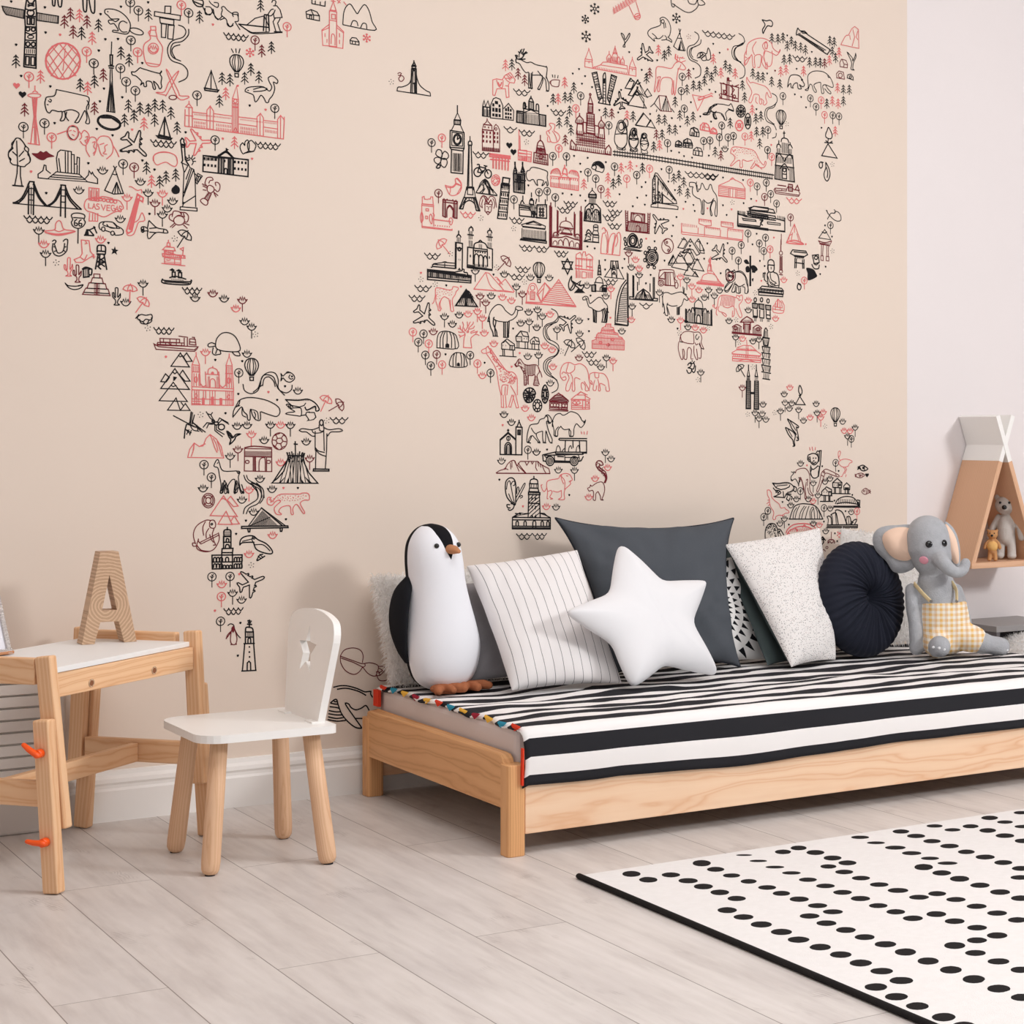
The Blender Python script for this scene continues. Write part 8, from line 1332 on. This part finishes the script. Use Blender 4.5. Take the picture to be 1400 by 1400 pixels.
k C 640,280 635,240 660,185 700,168 730,185 760,175 800,152 850,165 880,190 905,235 920,240 920,255 935,230 930,255 910,285 890,295 860,265 845,270 830,310 825,370 790,375 785,310 ; k C 640,280 650,330 650,370 680,375 685,320 710,285 ; k C 710,285 740,315 790,310 ; k C 640,240 632,270 635,290 ; k C 780,310 800,330 800,370 ; k L 885,200 895,210 ; k C 660,370 665,320 690,290 ; K L 652,372 678,376 ; K L 788,376 822,378
K L 700,395 948,398 ; K L 700,412 948,418 ; K C 700,395 692,404 700,412 ; K L 752,418 748,520 ; K L 820,418 822,480 ; K L 880,418 885,520 ; K L 945,420 945,530 905,530 ; K L 660,520 945,522 ; k C 665,520 675,475 690,462 705,490 705,518 ; k C 780,515 785,480 800,462 810,490 ; k C 850,515 855,480 872,460 880,490 ; k C 720,515 740,490 750,500 ; K L 548,545 570,540 660,520 ; K L 545,545 550,600 575,605 ; K L 560,550 915,540 ; K L 660,525 665,535 905,540 918,530 ; K E 612,602 36,42 ; k E 612,602 22,26 ; k E 612,602 10,12 ; K E 832,602 36,42 ; k E 832,602 22,26 ; k E 832,602 10,12 ; K L 650,600 795,605 ; K L 650,612 795,615 ; K L 868,605 895,600 915,560 ; k L 745,545 748,600 ; k L 650,545 655,600 ; k L 750,568 880,570 ; k L 870,545 885,600 ; K L 680,560 735,562 ; k L 560,550 575,570 600,555 ; r L 895,335 902,355 ; r L 922,335 924,358 ; r L 952,330 948,360
w C 120,710 150,690 200,670 225,630 260,600 290,600 310,640 340,605 ; w L 340,605 500,605 520,625 560,650 600,670 612,715 ; W L 125,713 612,716 ; w L 290,605 330,695 ; w L 315,640 385,710 ; w L 265,605 265,660 ; w L 250,620 255,675 ; w C 320,620 350,660 395,715 ; w L 385,610 400,640 420,610 ; w L 440,610 450,630 460,612 ; w L 485,610 480,660 495,690 ; w L 500,610 510,650 ; w L 540,640 560,690 575,712 ; w L 215,650 200,680 ; w L 520,625 530,660 ; w L 205,670 230,680
K C 205,860 210,790 240,758 275,760 298,800 300,900 295,1000 260,980 220,930 205,860 ; k C 215,860 225,800 245,785 260,850 275,930 290,1000 ; k C 255,820 270,790 290,790 290,820 275,825 ; K C 245,1000 220,1000 225,1025 250,1030 ; K C 255,990 285,1000 275,1035 245,1052 230,1040 ; k C 300,940 340,870 375,808 385,815 360,870 300,980 ; k C 310,900 312,850 325,840 330,880 ; k C 330,930 355,915 360,930 340,940 ; k C 235,900 260,960 280,985
r C 595,945 585,940 590,880 580,830 590,785 640,770 690,760 705,730 750,715 790,725 810,755 815,775 795,790 800,810 770,840 750,860 740,900 745,945 725,955 690,950 715,930 715,870 ; r C 705,735 745,780 745,860 ; r C 580,850 560,880 540,860 530,820 ; r C 590,880 620,870 630,890 610,930 635,945 615,950 ; r C 640,875 680,885 715,870 ; r C 760,735 775,740 ; r C 720,720 715,760 735,810 ; r L 540,815 530,830 ; r C 785,790 800,780
K L 465,740 465,765 ; K C 430,805 435,775 465,765 495,775 500,805 ; K P 425,808 502,810 502,850 428,848 ; K V 432,815 498,818 496,848 432,848 3 ; K L 425,850 420,880 510,882 502,850 ; K P 415,885 520,890 520,910 415,908 ; K V 415,885 520,890 520,910 415,908 8 ; K L 418,910 412,1110 ; K L 515,912 522,1110 ; K L 412,985 520,990 ; k L 415,985 490,915 ; k L 415,960 460,912 ; k L 440,985 518,925 ; k L 475,988 518,960 ; k L 412,1090 515,995 ; k L 412,1060 480,990 ; k L 430,1110 520,1030 ; k L 470,1110 522,1070 ; k L 412,1030 450,990 ; K F 445,930 455,935 450,960 440,955 ; K F 475,932 490,935 480,965 470,960 ; K F 445,1005 458,1010 452,1035 442,1030 ; K F 475,1010 488,1012 480,1045 470,1040 ; K F 440,1115 450,1085 460,1115 ; K F 470,1115 482,1085 490,1115
K P 270,1115 335,1075 412,1080 ; K P 522,1078 560,1080 615,1118 ; K P 270,1115 615,1120 615,1222 268,1220 ; K L 270,1138 615,1140 ; K a 302,1190 22,40 2,72 ; K a 455,1205 28,60 1,0 ; K a 530,1190 22,40 2,52 ; K L 270,1195 615,1198 ; K L 270,1210 615,1212 ; K L 295,1080 345,1085 ; K W 305,1265 145 ; K W 455,1265 125
w C 960,865 955,850 975,840 980,820 995,830 1040,800 1090,795 1110,850 1100,910 1085,950 1100,955 1075,955 1070,920 1050,880 ; w C 960,865 970,875 1000,870 1010,900 1005,950 1025,958 1030,900 1050,880 ; W C 1105,800 1125,760 1105,715 1065,690 1040,660 1030,625 1050,600 1080,605 1095,635 1070,640 1060,625 ; W C 1115,800 1130,755 1115,700 1075,672 1055,650 ; w Q 1030,610 1060,610 1075,670 1040,670 6 ; w Q 1060,670 1090,665 1130,740 1100,750 9 ; W C 1110,790 1118,760 1100,715 1060,680
@T 1000,480,7
k N 298,508 293,600 328,655 578,498 553,550 688,665 805,502 1063,675 503,408 ; r N 558,345 752,635 877,585 1077,762 1133,765 ; k M 225,592 263,645 468,575 642,562 818,592 1182,732 1110,815 512,492 ; r M 853,635 ; k Z 155,605 412,590 895,720 1150,850 ; k B 993,605
K C 535,648 560,665 600,690 640,720 635,735 620,730 635,800 640,850 620,855 ; K C 535,655 560,700 575,740 600,770 620,800 ; k L 560,670 615,760 ; K C 515,730 545,745 590,775 610,810 600,860 605,905 585,910 ; K C 515,735 540,790 560,820 585,850 590,880 ; k L 540,750 580,820 ; K L 590,880 600,910 ; K L 625,820 640,850
@U 1030,600,7.7778
r L 595,90 602,122 ; r L 622,85 630,128 ; r L 658,90 655,118
K C 600,165 580,175 575,215 590,240 605,235 ; K C 600,165 625,155 660,160 685,185 690,215 680,250 650,275 620,265 605,240 600,190 ; K C 665,150 680,130 700,140 698,180 ; k C 670,165 685,160 685,185 ; k C 590,190 585,215 600,225 ; K e 640,235 10,7 ; K C 620,245 640,260 665,245 ; k E 635,205 3,4 ; k E 662,205 3,4 ; K L 700,125 720,125 712,250 690,400 ; K L 702,130 695,240 ; K C 610,285 605,340 620,400 650,418 685,400 690,350 ; K C 610,300 630,325 660,310 685,285 ; K C 620,320 605,370 625,405 ; k C 690,290 700,300 690,350
r C 920,225 905,200 900,150 912,130 925,140 920,170 905,200 ; r C 905,255 930,225 970,215 1010,220 1045,235 1045,250 1020,260 1005,290 960,300 925,285 905,255 ; r L 955,300 975,330 955,370 940,400 925,400 ; r L 975,305 990,325 970,370 ; r L 985,380 980,405
k R 873,255 750,735 1040,0 498,555 152,765 108,830 ; r R 1100,770
k N 500,262 760,455 813,422 455,640 583,640 395,705 815,740 635,900 768,982 282,900 1040,778 ; r N 632,662 ; k M 635,470 685,600 328,850 ; r M 700,915 ; w R 498,550 ; k D 905,342 730,292 308,672 860,657 1050,597 978,770 748,880 375,912 865,1005 890,1088 ; r D 568,282
w C 445,365 460,330 520,312 560,320 590,365 600,430 595,500 605,560 635,600 625,605 590,580 575,520 ; k L 400,350 425,360 450,350 ; k C 430,345 425,370 400,400 400,440 415,445 430,430 450,430 475,475 480,500 485,440 ; w C 485,440 500,410 530,500 545,600 545,630 560,630 550,540 560,460 ; w C 500,420 520,470 530,540 ; k C 480,410 495,430 490,460 ; k L 415,445 405,430 ; w C 560,440 575,430 570,500
w C 670,550 700,470 720,370 745,335 775,322 830,345 905,385 900,405 840,385 785,365 760,370 745,410 715,490 690,555 670,550 ; w L 720,385 745,400 ; w L 735,350 755,365 ; w L 745,340 760,355 ; w L 870,375 880,390
K C 1110,310 1130,290 1165,280 1195,300 1215,320 1180,340 1150,335 1120,310 1110,325 ; K L 1125,295 1140,320 ; K E 1165,308 6,8 ; K L 1105,325 1125,310 1110,295 ; K L 1175,285 1180,335 ; w C 1080,390 1110,370 1150,365 1180,385 1150,410 1110,410 1080,390 ; w L 1078,375 1090,390 1080,405 ; w E 1140,388 6,8 ; w L 1120,372 1130,405 ; w L 1160,370 1160,405 ; k H 1207,385 .008 ; w C 1150,560 1190,525 1230,550 1245,560 1215,580 1180,590 1150,560 ; w L 1240,540 1225,560 1245,580 ; w E 1175,555 6,8 ; w L 1195,530 1200,585 ; w L 1215,545 1212,575
K C 200,470 260,475 330,465 380,470 420,500 430,530 405,560 360,570 ; K L 205,475 240,520 290,540 340,530 380,510 385,490 ; k L 240,520 250,500 360,490 ; K C 210,520 230,545 270,550 290,575 250,600 215,615 ; K L 215,615 330,625 350,580 400,590 ; K L 235,545 240,570 255,555 260,580 275,560 ; K V 205,470 375,470 375,480 215,485 10 ; K C 420,500 455,520 450,560 425,550 ; K L 360,610 350,640 375,660 390,625 ; K C 350,595 380,600 410,620 400,650 ; K V 385,560 430,520 440,530 400,570 4 ; K L 315,560 320,620
r C 145,545 170,545 190,575 195,620 230,660 270,690 290,735 330,730 340,745 370,765 375,785 340,790 325,800 300,815 ; r C 145,545 150,600 170,640 170,680 185,730 215,780 205,840 215,860 235,850 235,830 270,810 320,820 ; r L 170,650 150,650 ; r L 165,670 140,690 ; r L 175,695 155,710
K P 725,560 775,510 830,540 832,605 725,600 ; k L 760,525 790,560 830,560 ; k L 775,512 760,525 735,545 ; K P 800,605 800,565 825,565 825,605 ; k b 748,565 775,568 8,18 2 ; K L 750,605 750,660 ; K L 765,605 765,660 ; K L 800,605 800,662 ; K L 812,605 812,662 ; K L 708,665 845,665 ; K P 842,465 890,420 940,465 935,520 842,515 ; k L 842,465 938,468 ; K L 900,468 900,515 ; K F 905,480 930,480 930,500 905,500 ; k b 862,490 885,492 8,16 2 ; K L 860,520 860,580 ; K L 872,520 872,580 ; K L 915,520 915,580 ; K L 930,520 930,580 ; K L 835,580 1030,585 ; K P 960,500 990,468 1025,500 1022,540 962,538 ; K F 970,515 1015,515 1015,535 970,535 ; K L 975,540 975,582 ; K L 1000,540 1000,582 ; K L 1012,540 1012,582
K C 385,850 410,770 440,715 500,692 570,692 640,705 690,750 735,850 ; K L 375,853 740,853 ; k C 420,850 430,780 460,730 ; k C 440,850 460,770 490,710 ; k C 485,850 500,780 540,715 ; k C 510,850 530,770 560,720 ; k C 550,850 570,770 590,715 ; k C 605,850 600,780 620,730 640,740 650,850 ; k C 680,850 680,780 660,730 ; k C 700,850 705,800 690,760 ; k C 620,850 615,790 632,745
K C 870,690 900,640 980,612 1060,625 1110,680 ; K L 850,725 1135,728 ; K L 850,715 1130,715 ; K V 880,670 1100,670 1105,690 870,690 0 ; K V 900,640 1080,645 1095,690 885,690 10 ; K F 1095,665 1120,670 1128,715 1105,715 ; K C 885,690 980,675 1105,695 ; K L 1100,650 1130,655 1128,720
K L 780,930 1105,930 ; K L 775,945 1105,945 ; K V 780,930 775,945 1105,945 1105,930 2 ; K L 780,915 1105,912 1105,945 ; K C 780,830 800,820 825,840 830,905 ; K C 820,810 850,790 880,795 900,905 ; K C 870,760 900,755 950,790 990,905 ; k C 785,835 795,860 790,905 ; k C 830,810 840,850 840,905 ; k L 870,760 880,905 ; K C 990,830 1020,825 1035,870 1035,905 ; k C 990,835 985,870 995,905 ; k C 1005,835 1015,905 ; K C 1045,905 1060,870 1090,855 1095,870 1075,905 ; K C 1030,905 1045,880 1060,890
K C 125,1080 125,980 150,920 185,900 230,910 255,960 260,1000 ; K C 260,960 290,970 330,1040 ; k C 265,1000 285,1010 300,1050 ; K H3 130,940 240,920 260,1060 130,1070 ; K H3 150,910 220,905 250,1010 140,1010 ; k C 255,990 270,1050 ; K E 275,985 4,5
R C 345,1000 365,960 420,915 500,900 580,905 640,930 665,970 ; R C 350,1050 370,990 430,950 500,930 570,935 620,960 650,1000 ; R V 380,960 640,945 650,970 390,990 14 ; R C 440,950 470,970 460,980 ; R E 370,1020 14,20 ; R C 520,940 540,915 560,940
K L 700,1080 735,1040 765,1080 ; K L 735,1040 745,1100 715,1140 ; K L 710,1070 750,1070 ; w L 828,990 826,1060 ; W C 790,1110 800,1075 850,1075 860,1110 ; w L 790,1110 812,1090 830,1110 850,1090 ; R C 890,990 920,1010 935,1010 960,1000 ; R L 925,1000 935,1060 ; R C 890,1030 915,1000 940,1030 ; R L 905,1040 940,1060 ; r L 965,1030 975,1095 ; w O 995,1040 1020,990 1060,985 1085,1020 1090,1060 1050,1075 1010,1065 ; w L 1020,1000 1060,1050 ; w L 1060,990 1020,1060 ; w C 1005,1045 1050,1030 1085,1045 ; w E 780,1155 12,12 ; w C 730,1195 745,1175 765,1195
@0 0,0,1
K L 879,211.6 962,224.6 ; K L 879,216 962,229.3 ; k V 879,210 962,223 962,231 879,218 21
@V 640,460,8.75
K C 660,700 680,640 730,615 780,630 800,690 770,760 730,790 680,760 660,700 ; K V 665,650 795,660 795,755 665,750 0 ; K L 690,640 770,770 ; K L 770,640 690,760 ; K L 665,680 795,690 ; K L 665,730 790,735 ; K L 730,615 730,790 ; K L 700,650 730,690 765,650 ; K L 695,765 730,720 770,765 ; K C 880,700 890,620 918,580 945,620 960,700 945,770 918,800 890,770 880,700 ; K E 918,690 14,48 ; K L 890,620 905,650 ; K L 945,620 932,650 ; K L 890,770 905,735 ; K L 948,770 932,735 ; K L 880,660 905,680 ; K L 958,660 932,680 ; K L 882,725 905,710 ; K L 955,725 932,710
w P 970,770 1080,675 1200,775 1195,785 ; W V 1050,700 990,770 1190,775 1110,700 6 ; r P 1230,750 1345,660 1400,690 1400,755
'''
MURAL=MURAL.replace('105w;k','105 ; k').replace('w G 165,285','w C 165,285')
def draw_mural():
    XE=onY(1240,300).x                      # the paper ends here, bare painted wall beyond
    m=MB().mat('wallpaper'); x0=-2.2; z0=.128; z1=3.30; y=WALL-.0005
    m.box(((x0+XE)/2,WALL+.0006,(z0+z1)/2),(XE-x0,.0022,z1-z0)); yf=WALL-.0005
    Q=[]; inks={'k':('ink',.0027,.0004),'K':('ink',.0036,.0004),'r':('ink_red',.0024,.0005),'R':('ink_red',.0038,.0005),'w':('ink_wine',.0024,.0006),'W':('ink_wine',.0033,.0006)}
    bufs={k:([],[]) for k in ('ink','ink_red','ink_wine')}
    st={}; placed={}
    def wp(p):
        q=onY(p[0],p[1]); return (q.x,q.z)
    cnt=[0]
    def lay():
        cnt[0]+=1; return yf-st['o']-(cnt[0]%53)*1.1e-5
    def ribbon(P,closed=False,w=None):
        vs,fs=bufs[st['m']]; h=(w or st['w'])/2; y=lay()
        P=[p for i,p in enumerate(P) if i==0 or math.dist(p,P[i-1])>2e-4]
        n=len(P)
        if n<2: return
        if closed and math.dist(P[0],P[-1])<2e-4: P=P[:-1]; n-=1
        if n<2: return
        b=len(vs)
        for i in range(n):
            a=P[i-1] if (i>0 or closed) else None; c=P[(i+1)%n] if (i<n-1 or closed) else None; p=P[i]
            def un(u,v):
                d=math.dist(u,v) or 1; return ((v[0]-u[0])/d,(v[1]-u[1])/d)
            d1=un(a,p) if a else un(p,c); d2=un(p,c) if c else d1
            tx,ty=d1[0]+d2[0],d1[1]+d2[1]; L=math.hypot(tx,ty)
            if L<.35: tx,ty=d2; L=1
            tx/=L;ty/=L; cs=max(.45,tx*d2[0]+ty*d2[1]); nx,ny=-ty*h/cs,tx*h/cs
            ex=ey=0
            if a is None: ex,ey=-d2[0]*h*.5,-d2[1]*h*.5
            if c is None: ex,ey=d1[0]*h*.5,d1[1]*h*.5
            vs.append((p[0]+nx+ex,y,p[1]+ny+ey)); vs.append((p[0]-nx+ex,y,p[1]-ny+ey))
        for i in range(n if closed else n-1):
            j=(i+1)%n; fs.append((b+2*i,b+2*i+1,b+2*j+1,b+2*j))
    def fill(P):
        vs,fs=bufs[st['m']]; y=lay(); b=len(vs)
        if len(P)<3: return
        vs+= [(p[0],y,p[1]) for p in P]
        for t in tessellate_polygon([[V((p[0],p[1],0)) for p in P]]): fs.append(tuple(b+i for i in t))
    def loc(o,L): return [(o[0]+x,o[1]+z) for x,z in L]
    def ell(cx,cy,rx,ry,n=22,a=0.): return [(cx+rx*math.cos(t)*math.cos(a)-ry*math.sin(t)*math.sin(a),cy+rx*math.cos(t)*math.sin(a)+ry*math.sin(t)*math.cos(a)) for t in (2*math.pi*i/n for i in range(n))]
    rot=lambda L,a:[(x*math.cos(a)-z*math.sin(a),x*math.sin(a)+z*math.cos(a)) for x,z in L]
    lerp=lambda a,b,t:(a[0]+(b[0]-a[0])*t,a[1]+(b[1]-a[1])*t)
    PL=[(0,.52),(.04,.49),(.055,.42),(.055,.17),(.15,.09),(.16,.14),(.20,.14),(.21,.05),(.29,-.01),(.30,.04),(.34,.04),(.35,-.05),(.47,-.14),(.50,-.19),(.47,-.22),(.055,-.07),(.045,-.30),(.17,-.40),(.18,-.45),(.15,-.46),(.0,-.42)]
    PLANE=PL+[(-x,z) for x,z in reversed(PL[1:-1])]
    ox=oy=0;sc=1
    for line in MURAL.split('\n'):
        line=line.strip()
        if not line: continue
        if line[0]=='@':
            ox,oy,sc=map(float,line.split()[1].split(',')); continue
        for cmd in line.split(';'):
            tk=cmd.split()
            if len(tk)<3: continue
            st['m'],st['w'],st['o']=inks[tk[0]]; c=tk[1]
            raw=[tuple(float(v) for v in t.split(',')) for t in tk[2:] if ',' in t]
            ext=[float(t) for t in tk[2:] if ',' not in t]
            px=lambda p:(ox+p[0]/sc,oy+p[1]/sc)
            if c in 'LPF': 
                W_=[wp(px(p)) for p in raw]
                fill(W_) if c=='F' else ribbon(W_,c=='P')
            elif c in 'COG':
                cl=c!='C' or (len(raw)>3 and raw[0]==raw[-1])
                if cl and raw[0]==raw[-1]: raw=raw[:-1]
                if len(raw)<2: continue
                W_=[wp(px(p)) for p in crom(raw,4,cl)]
                fill(W_) if c=='G' else ribbon(W_,cl)
            elif c in 'Ee':
                (cx,cy),(rx,ry)=raw[0],raw[1]; W_=[wp(px(p)) for p in ell(cx,cy,rx,ry,20,ext[0] if ext else 0)]
                fill(W_) if c=='e' else ribbon(W_,True)
            elif c=='V':
                n=int(ext[0])
                if n<1: continue
                A1,B1,C1,D1=[wp(px(p)) for p in raw[:4]]; mx=lerp(A1,D1,.5); my=lerp(B1,C1,.5)
                e_=lerp(A1,B1,.5); g_=lerp(D1,C1,.5); ln=math.dist(e_,g_) or 1; ux,uz=(g_[0]-e_[0])/ln,(g_[1]-e_[1])/ln
                sp=abs((my[0]-mx[0])*uz-(my[1]-mx[1])*ux)/n; w_=max(.0009,min(.0021,sp*.42))
                for i in range(n):
                    t=(i+.5)/n; ribbon([lerp(A1,B1,t),lerp(D1,C1,t)],w=w_)
            elif c=='H2':
                n=int(ext[0])
                for i in range(n):
                    t=(i+.5)/n; a=lerp(raw[0],raw[1],t); b_=(a[0]-(raw[0][0]-raw[2][0])*(1-t),raw[2][1]); ribbon([wp(px(a)),wp(px(b_))],w=.0016)
            elif c=='H3' or c=='Q':
                rg_=random.Random(int(raw[0][0])); n=int(ext[0])*2 if ext else 34
                for i in range(n):
                    u=rg_.random();v=rg_.random(); a=lerp(lerp(raw[0],raw[1],u),lerp(raw[3],raw[2],u),v); r=rg_.uniform(6,13); an=rg_.choice((.8,2.3,0,1.5))+rg_.uniform(-.4,.4)
                    ribbon([wp(px((a[0]-r*math.cos(an)*.5,a[1]-r*math.sin(an)*.5))),wp(px((a[0]+r*math.cos(an)*.5,a[1]+r*math.sin(an)*.5)))],w=.0021)
            elif c=='b':
                n=int(ext[0]); w_,h_=raw[2]
                for i in range(n):
                    p=lerp(raw[0],raw[1],i/max(1,n-1)) if n>1 else raw[0]; a=w_*.32;b_=h_*.42
                    fill([wp(px((p[0]+x,p[1]+y_))) for x,y_ in ((-a,-b_),(a,-b_),(a,b_),(-a,b_))])
            elif c=='a':
                (x,y_),(w_,h_),(n,sp)=raw[:3]
                for i in range(int(n)):
                    X=x+i*sp; ribbon([wp(px(p)) for p in [(X,y_),(X,y_-h_*.6)]+[(X+w_/2-w_/2*math.cos(t),y_-h_*.6-h_*.4*math.sin(t)) for t in (.5,1.05,1.57,2.1,2.64)]+[(X+w_,y_-h_*.6),(X+w_,y_)]])
            elif c=='W':
                n=max(2,round(ext[0]/sc/7.2)); a=raw[0]; o1=wp(px(a)); L_=placed.setdefault('W',[])
                if any(abs(o1[0]-a_)<.03 and abs(o1[1]-b_)<.012 for a_,b_ in L_): continue
                L_.append(o1); o2=wp(px((a[0]+ext[0],a[1])))
                sl_=-(0.0)  # rows follow the print
                dx=(o2[0]-o1[0])/n
                for row in range(2):
                    k=n if row==0 else n-1; L=[]
                    for i in range(k):
                        for q in range(6 if i==k-1 else 5):
                            t=q/5; L.append((o1[0]+(i+t+.5*row)*dx,o1[1]-.010*row-.0072*math.sin(math.pi*t)-.0000))
                    ribbon(L,w=.0028)
            elif c in 'TRNMDZBXHAU':
                for idx,p in enumerate(raw):
                    if c in 'AU' and idx>0: break
                    o=wp(px(p)); key='N' if c in 'NM' else c; L_=placed.setdefault(key,[])
                    if c in 'TRNMDZ' and any(abs(o[0]-a)<.0125 and abs(o[1]-b)<.014 for a,b in L_): continue
                    L_.append(o)
                    if c=='T':
                        ribbon(loc(o,[(0,-.0165),(0,.0165)]),w=.0024)
                        for z,r in ((.0145,.0055),(.0065,.0078),(-.0015,.0095)): ribbon(loc(o,[(-r,z-r*.95),(0,z),(r,z-r*.95)]),w=.0027)
                    elif c=='R':
                        ribbon(loc(o,ell(0,0,.0112,.0112,18)),True,w=.0025); ribbon(loc(o,[(0,.006),(0,-.028)]),w=.0022)
                        ribbon(loc(o,[(-.005,.002),(0,-.004),(.005,.001)]),w=.002); ribbon(loc(o,[(.0,-.0),(.004,.006)]),w=.002)
                    elif c in 'NM':
                        ribbon(loc(o,[(-.013,.003),(-.0095,-.003),(-.005,-.0075),(0,-.0088),(.005,-.0075),(.0095,-.003),(.013,.003)]),w=.0027)
                        ribbon(loc(o,[(-.0135,.003),(-.008,.001),(-.0058,.0085),(-.002,.0),(0,.011),(.002,.0),(.0058,.0085),(.008,.001),(.0135,.003)]),w=.0022)
                        if c=='M': ribbon(loc(o,[(0,-.008),(0,-.030)]),w=.0024)
                    elif c=='D': fill(loc(o,[(-.0036,.002),(0,.0034),(.0036,.002),(.0022,-.0018),(0,-.0036),(-.0022,-.0018)]))
                    elif c=='Z':
                        for k in range(5):
                            a=k*1.256+.5; r=.0068; fill(loc(o,[(r*math.cos(a)+x,r*math.sin(a)+z) for x,z in ((-.0014,-.001),(.0014,-.001),(.001,.0015),(-.001,.0015))]))
                        fill(loc(o,[(-.001,-.001),(.001,-.001),(.001,.001),(-.001,.001)]))
                    elif c=='H':
                        s_=ext[0]; fill(loc(o,[(0,-s_),(-s_*.9,-.05*s_),(-s_*.95,.45*s_),(-s_*.5,.8*s_),(0,.45*s_),(s_*.5,.8*s_),(s_*.95,.45*s_),(s_*.9,-.05*s_)]))
                    elif c=='B':
                        E_=[(.0,.021),(.009,.0195),(.0165,.012),(.0185,.002),(.015,-.010),(.0055,-.024)]; full=crom([(-x,z) for x,z in reversed(E_)]+E_[1:],3)
                        ribbon(loc(o,full),w=.003)
                        for k in (-.62,-.28,.28,.62): ribbon(loc(o,crom([(k*.45*.02,.0205),(k*.0185,.003),(k*.015,-.011),(k*.0055,-.024)],4)),w=.0024)
                        ribbon(loc(o,[(-.0058,-.024),(.0058,-.024)]),w=.004); ribbon(loc(o,[(-.005,-.029),(.005,-.029),(.0045,-.038),(-.0045,-.038)]),True,w=.003)
                    elif c=='X':
                        s_=ext[0]/2
                        for k in range(6):
                            a=math.pi/6+k*math.pi/3; u=(math.cos(a),math.sin(a)); ribbon([(o[0]+u[0]*s_*.25,o[1]+u[1]*s_*.25),(o[0]+u[0]*s_,o[1]+u[1]*s_)],w=.0028)
                            for d in (-.6,.6): ribbon([(o[0]+u[0]*s_*.6,o[1]+u[1]*s_*.6),(o[0]+u[0]*s_*.6+math.cos(a+d)*s_*.35,o[1]+u[1]*s_*.6+math.sin(a+d)*s_*.35)],w=.0025)
                        ribbon([(o[0]+s_*.28*math.cos(k*math.pi/3),o[1]+s_*.28*math.sin(k*math.pi/3)) for k in range(6)],True,w=.0025)
                    elif c=='A':
                        s_,a=raw[1]; ribbon(loc(o,rot([(x*s_,z*s_) for x,z in PLANE],a)),True,w=.0031)
                    elif c=='U':
                        s_,a=raw[1]; s_*=.5; a=-a
                        top=crom([(-1,-.1),(-.75,.35),(0,.62),(.75,.35),(1,-.1)],5); bot=crom([(1,-.1),(.35,-.32),(0,-.12),(-.35,-.32),(-1,-.1)],5)
                        ribbon(loc(o,rot([(x*s_,z*s_) for x,z in top+bot],a)),True); ribbon(loc(o,rot([(x*s_,z*s_) for x,z in crom([(-.35,-.32),(-.3,.2),(0,.62),(.3,.2),(.35,-.32)],4)],a)))
                        ribbon(loc(o,rot([(0,-.12*s_),(0,-1.9*s_)],a))); ribbon(loc(o,rot([(0,.62*s_),(0,.8*s_)],a)))
    for k,(vs,fs) in bufs.items():
        m.mat(k); m.add(vs,fs)
    ob=m.build('wall_mural',None,(XE,WALL,z0),recalc=False)
    tag(ob,'beige wallpaper mural with a world map of small black and coral drawings','mural')
draw_mural()
# ================================================================ light
w=bpy.data.worlds.new('world'); scn.world=w; w.use_nodes=True
w.node_tree.nodes['Background'].inputs[0].default_value=srgb(242,246,255); w.node_tree.nodes['Background'].inputs[1].default_value=.24
def area(name,loc,target,size,power,col=(1,1,1),sy=None):
    l=bpy.data.lights.new(name,'AREA'); l.energy=power; l.size=size; l.color=col
    if sy: l.shape='RECTANGLE'; l.size_y=sy
    o=bpy.data.objects.new(name,l); COL.objects.link(o); o.location=loc
    d=V(target)-V(loc); o.rotation_euler=d.to_track_quat('-Z','Y').to_euler(); return o
area('window_light',(5.6,-5.2,3.1),(2.2,-.4,.4),1.0,180,(.99,.995,1),sy=1.0)
area('ceiling_fill',(1.9,-2.6,3.25),(1.9,-2.6,0),2.4,56,(.99,.995,1),sy=1.8)  # added overhead fill that brightens the floor, not a real fitting
area('front_left_fill',(-1.7,-4.6,2.0),(1.2,0,.7),1.6,7,(.98,.99,1),sy=1.4)  # added soft fill from the front left, no window stands there
for o in list(bpy.data.objects):
    if '_o' in o: del o['_o']
    if o.get('category')=='cushion': o['group']='cushions leaning along the back of the bed'
    if o.get('category')=='teddy bear': o['group']='bears on the teepee shelf'
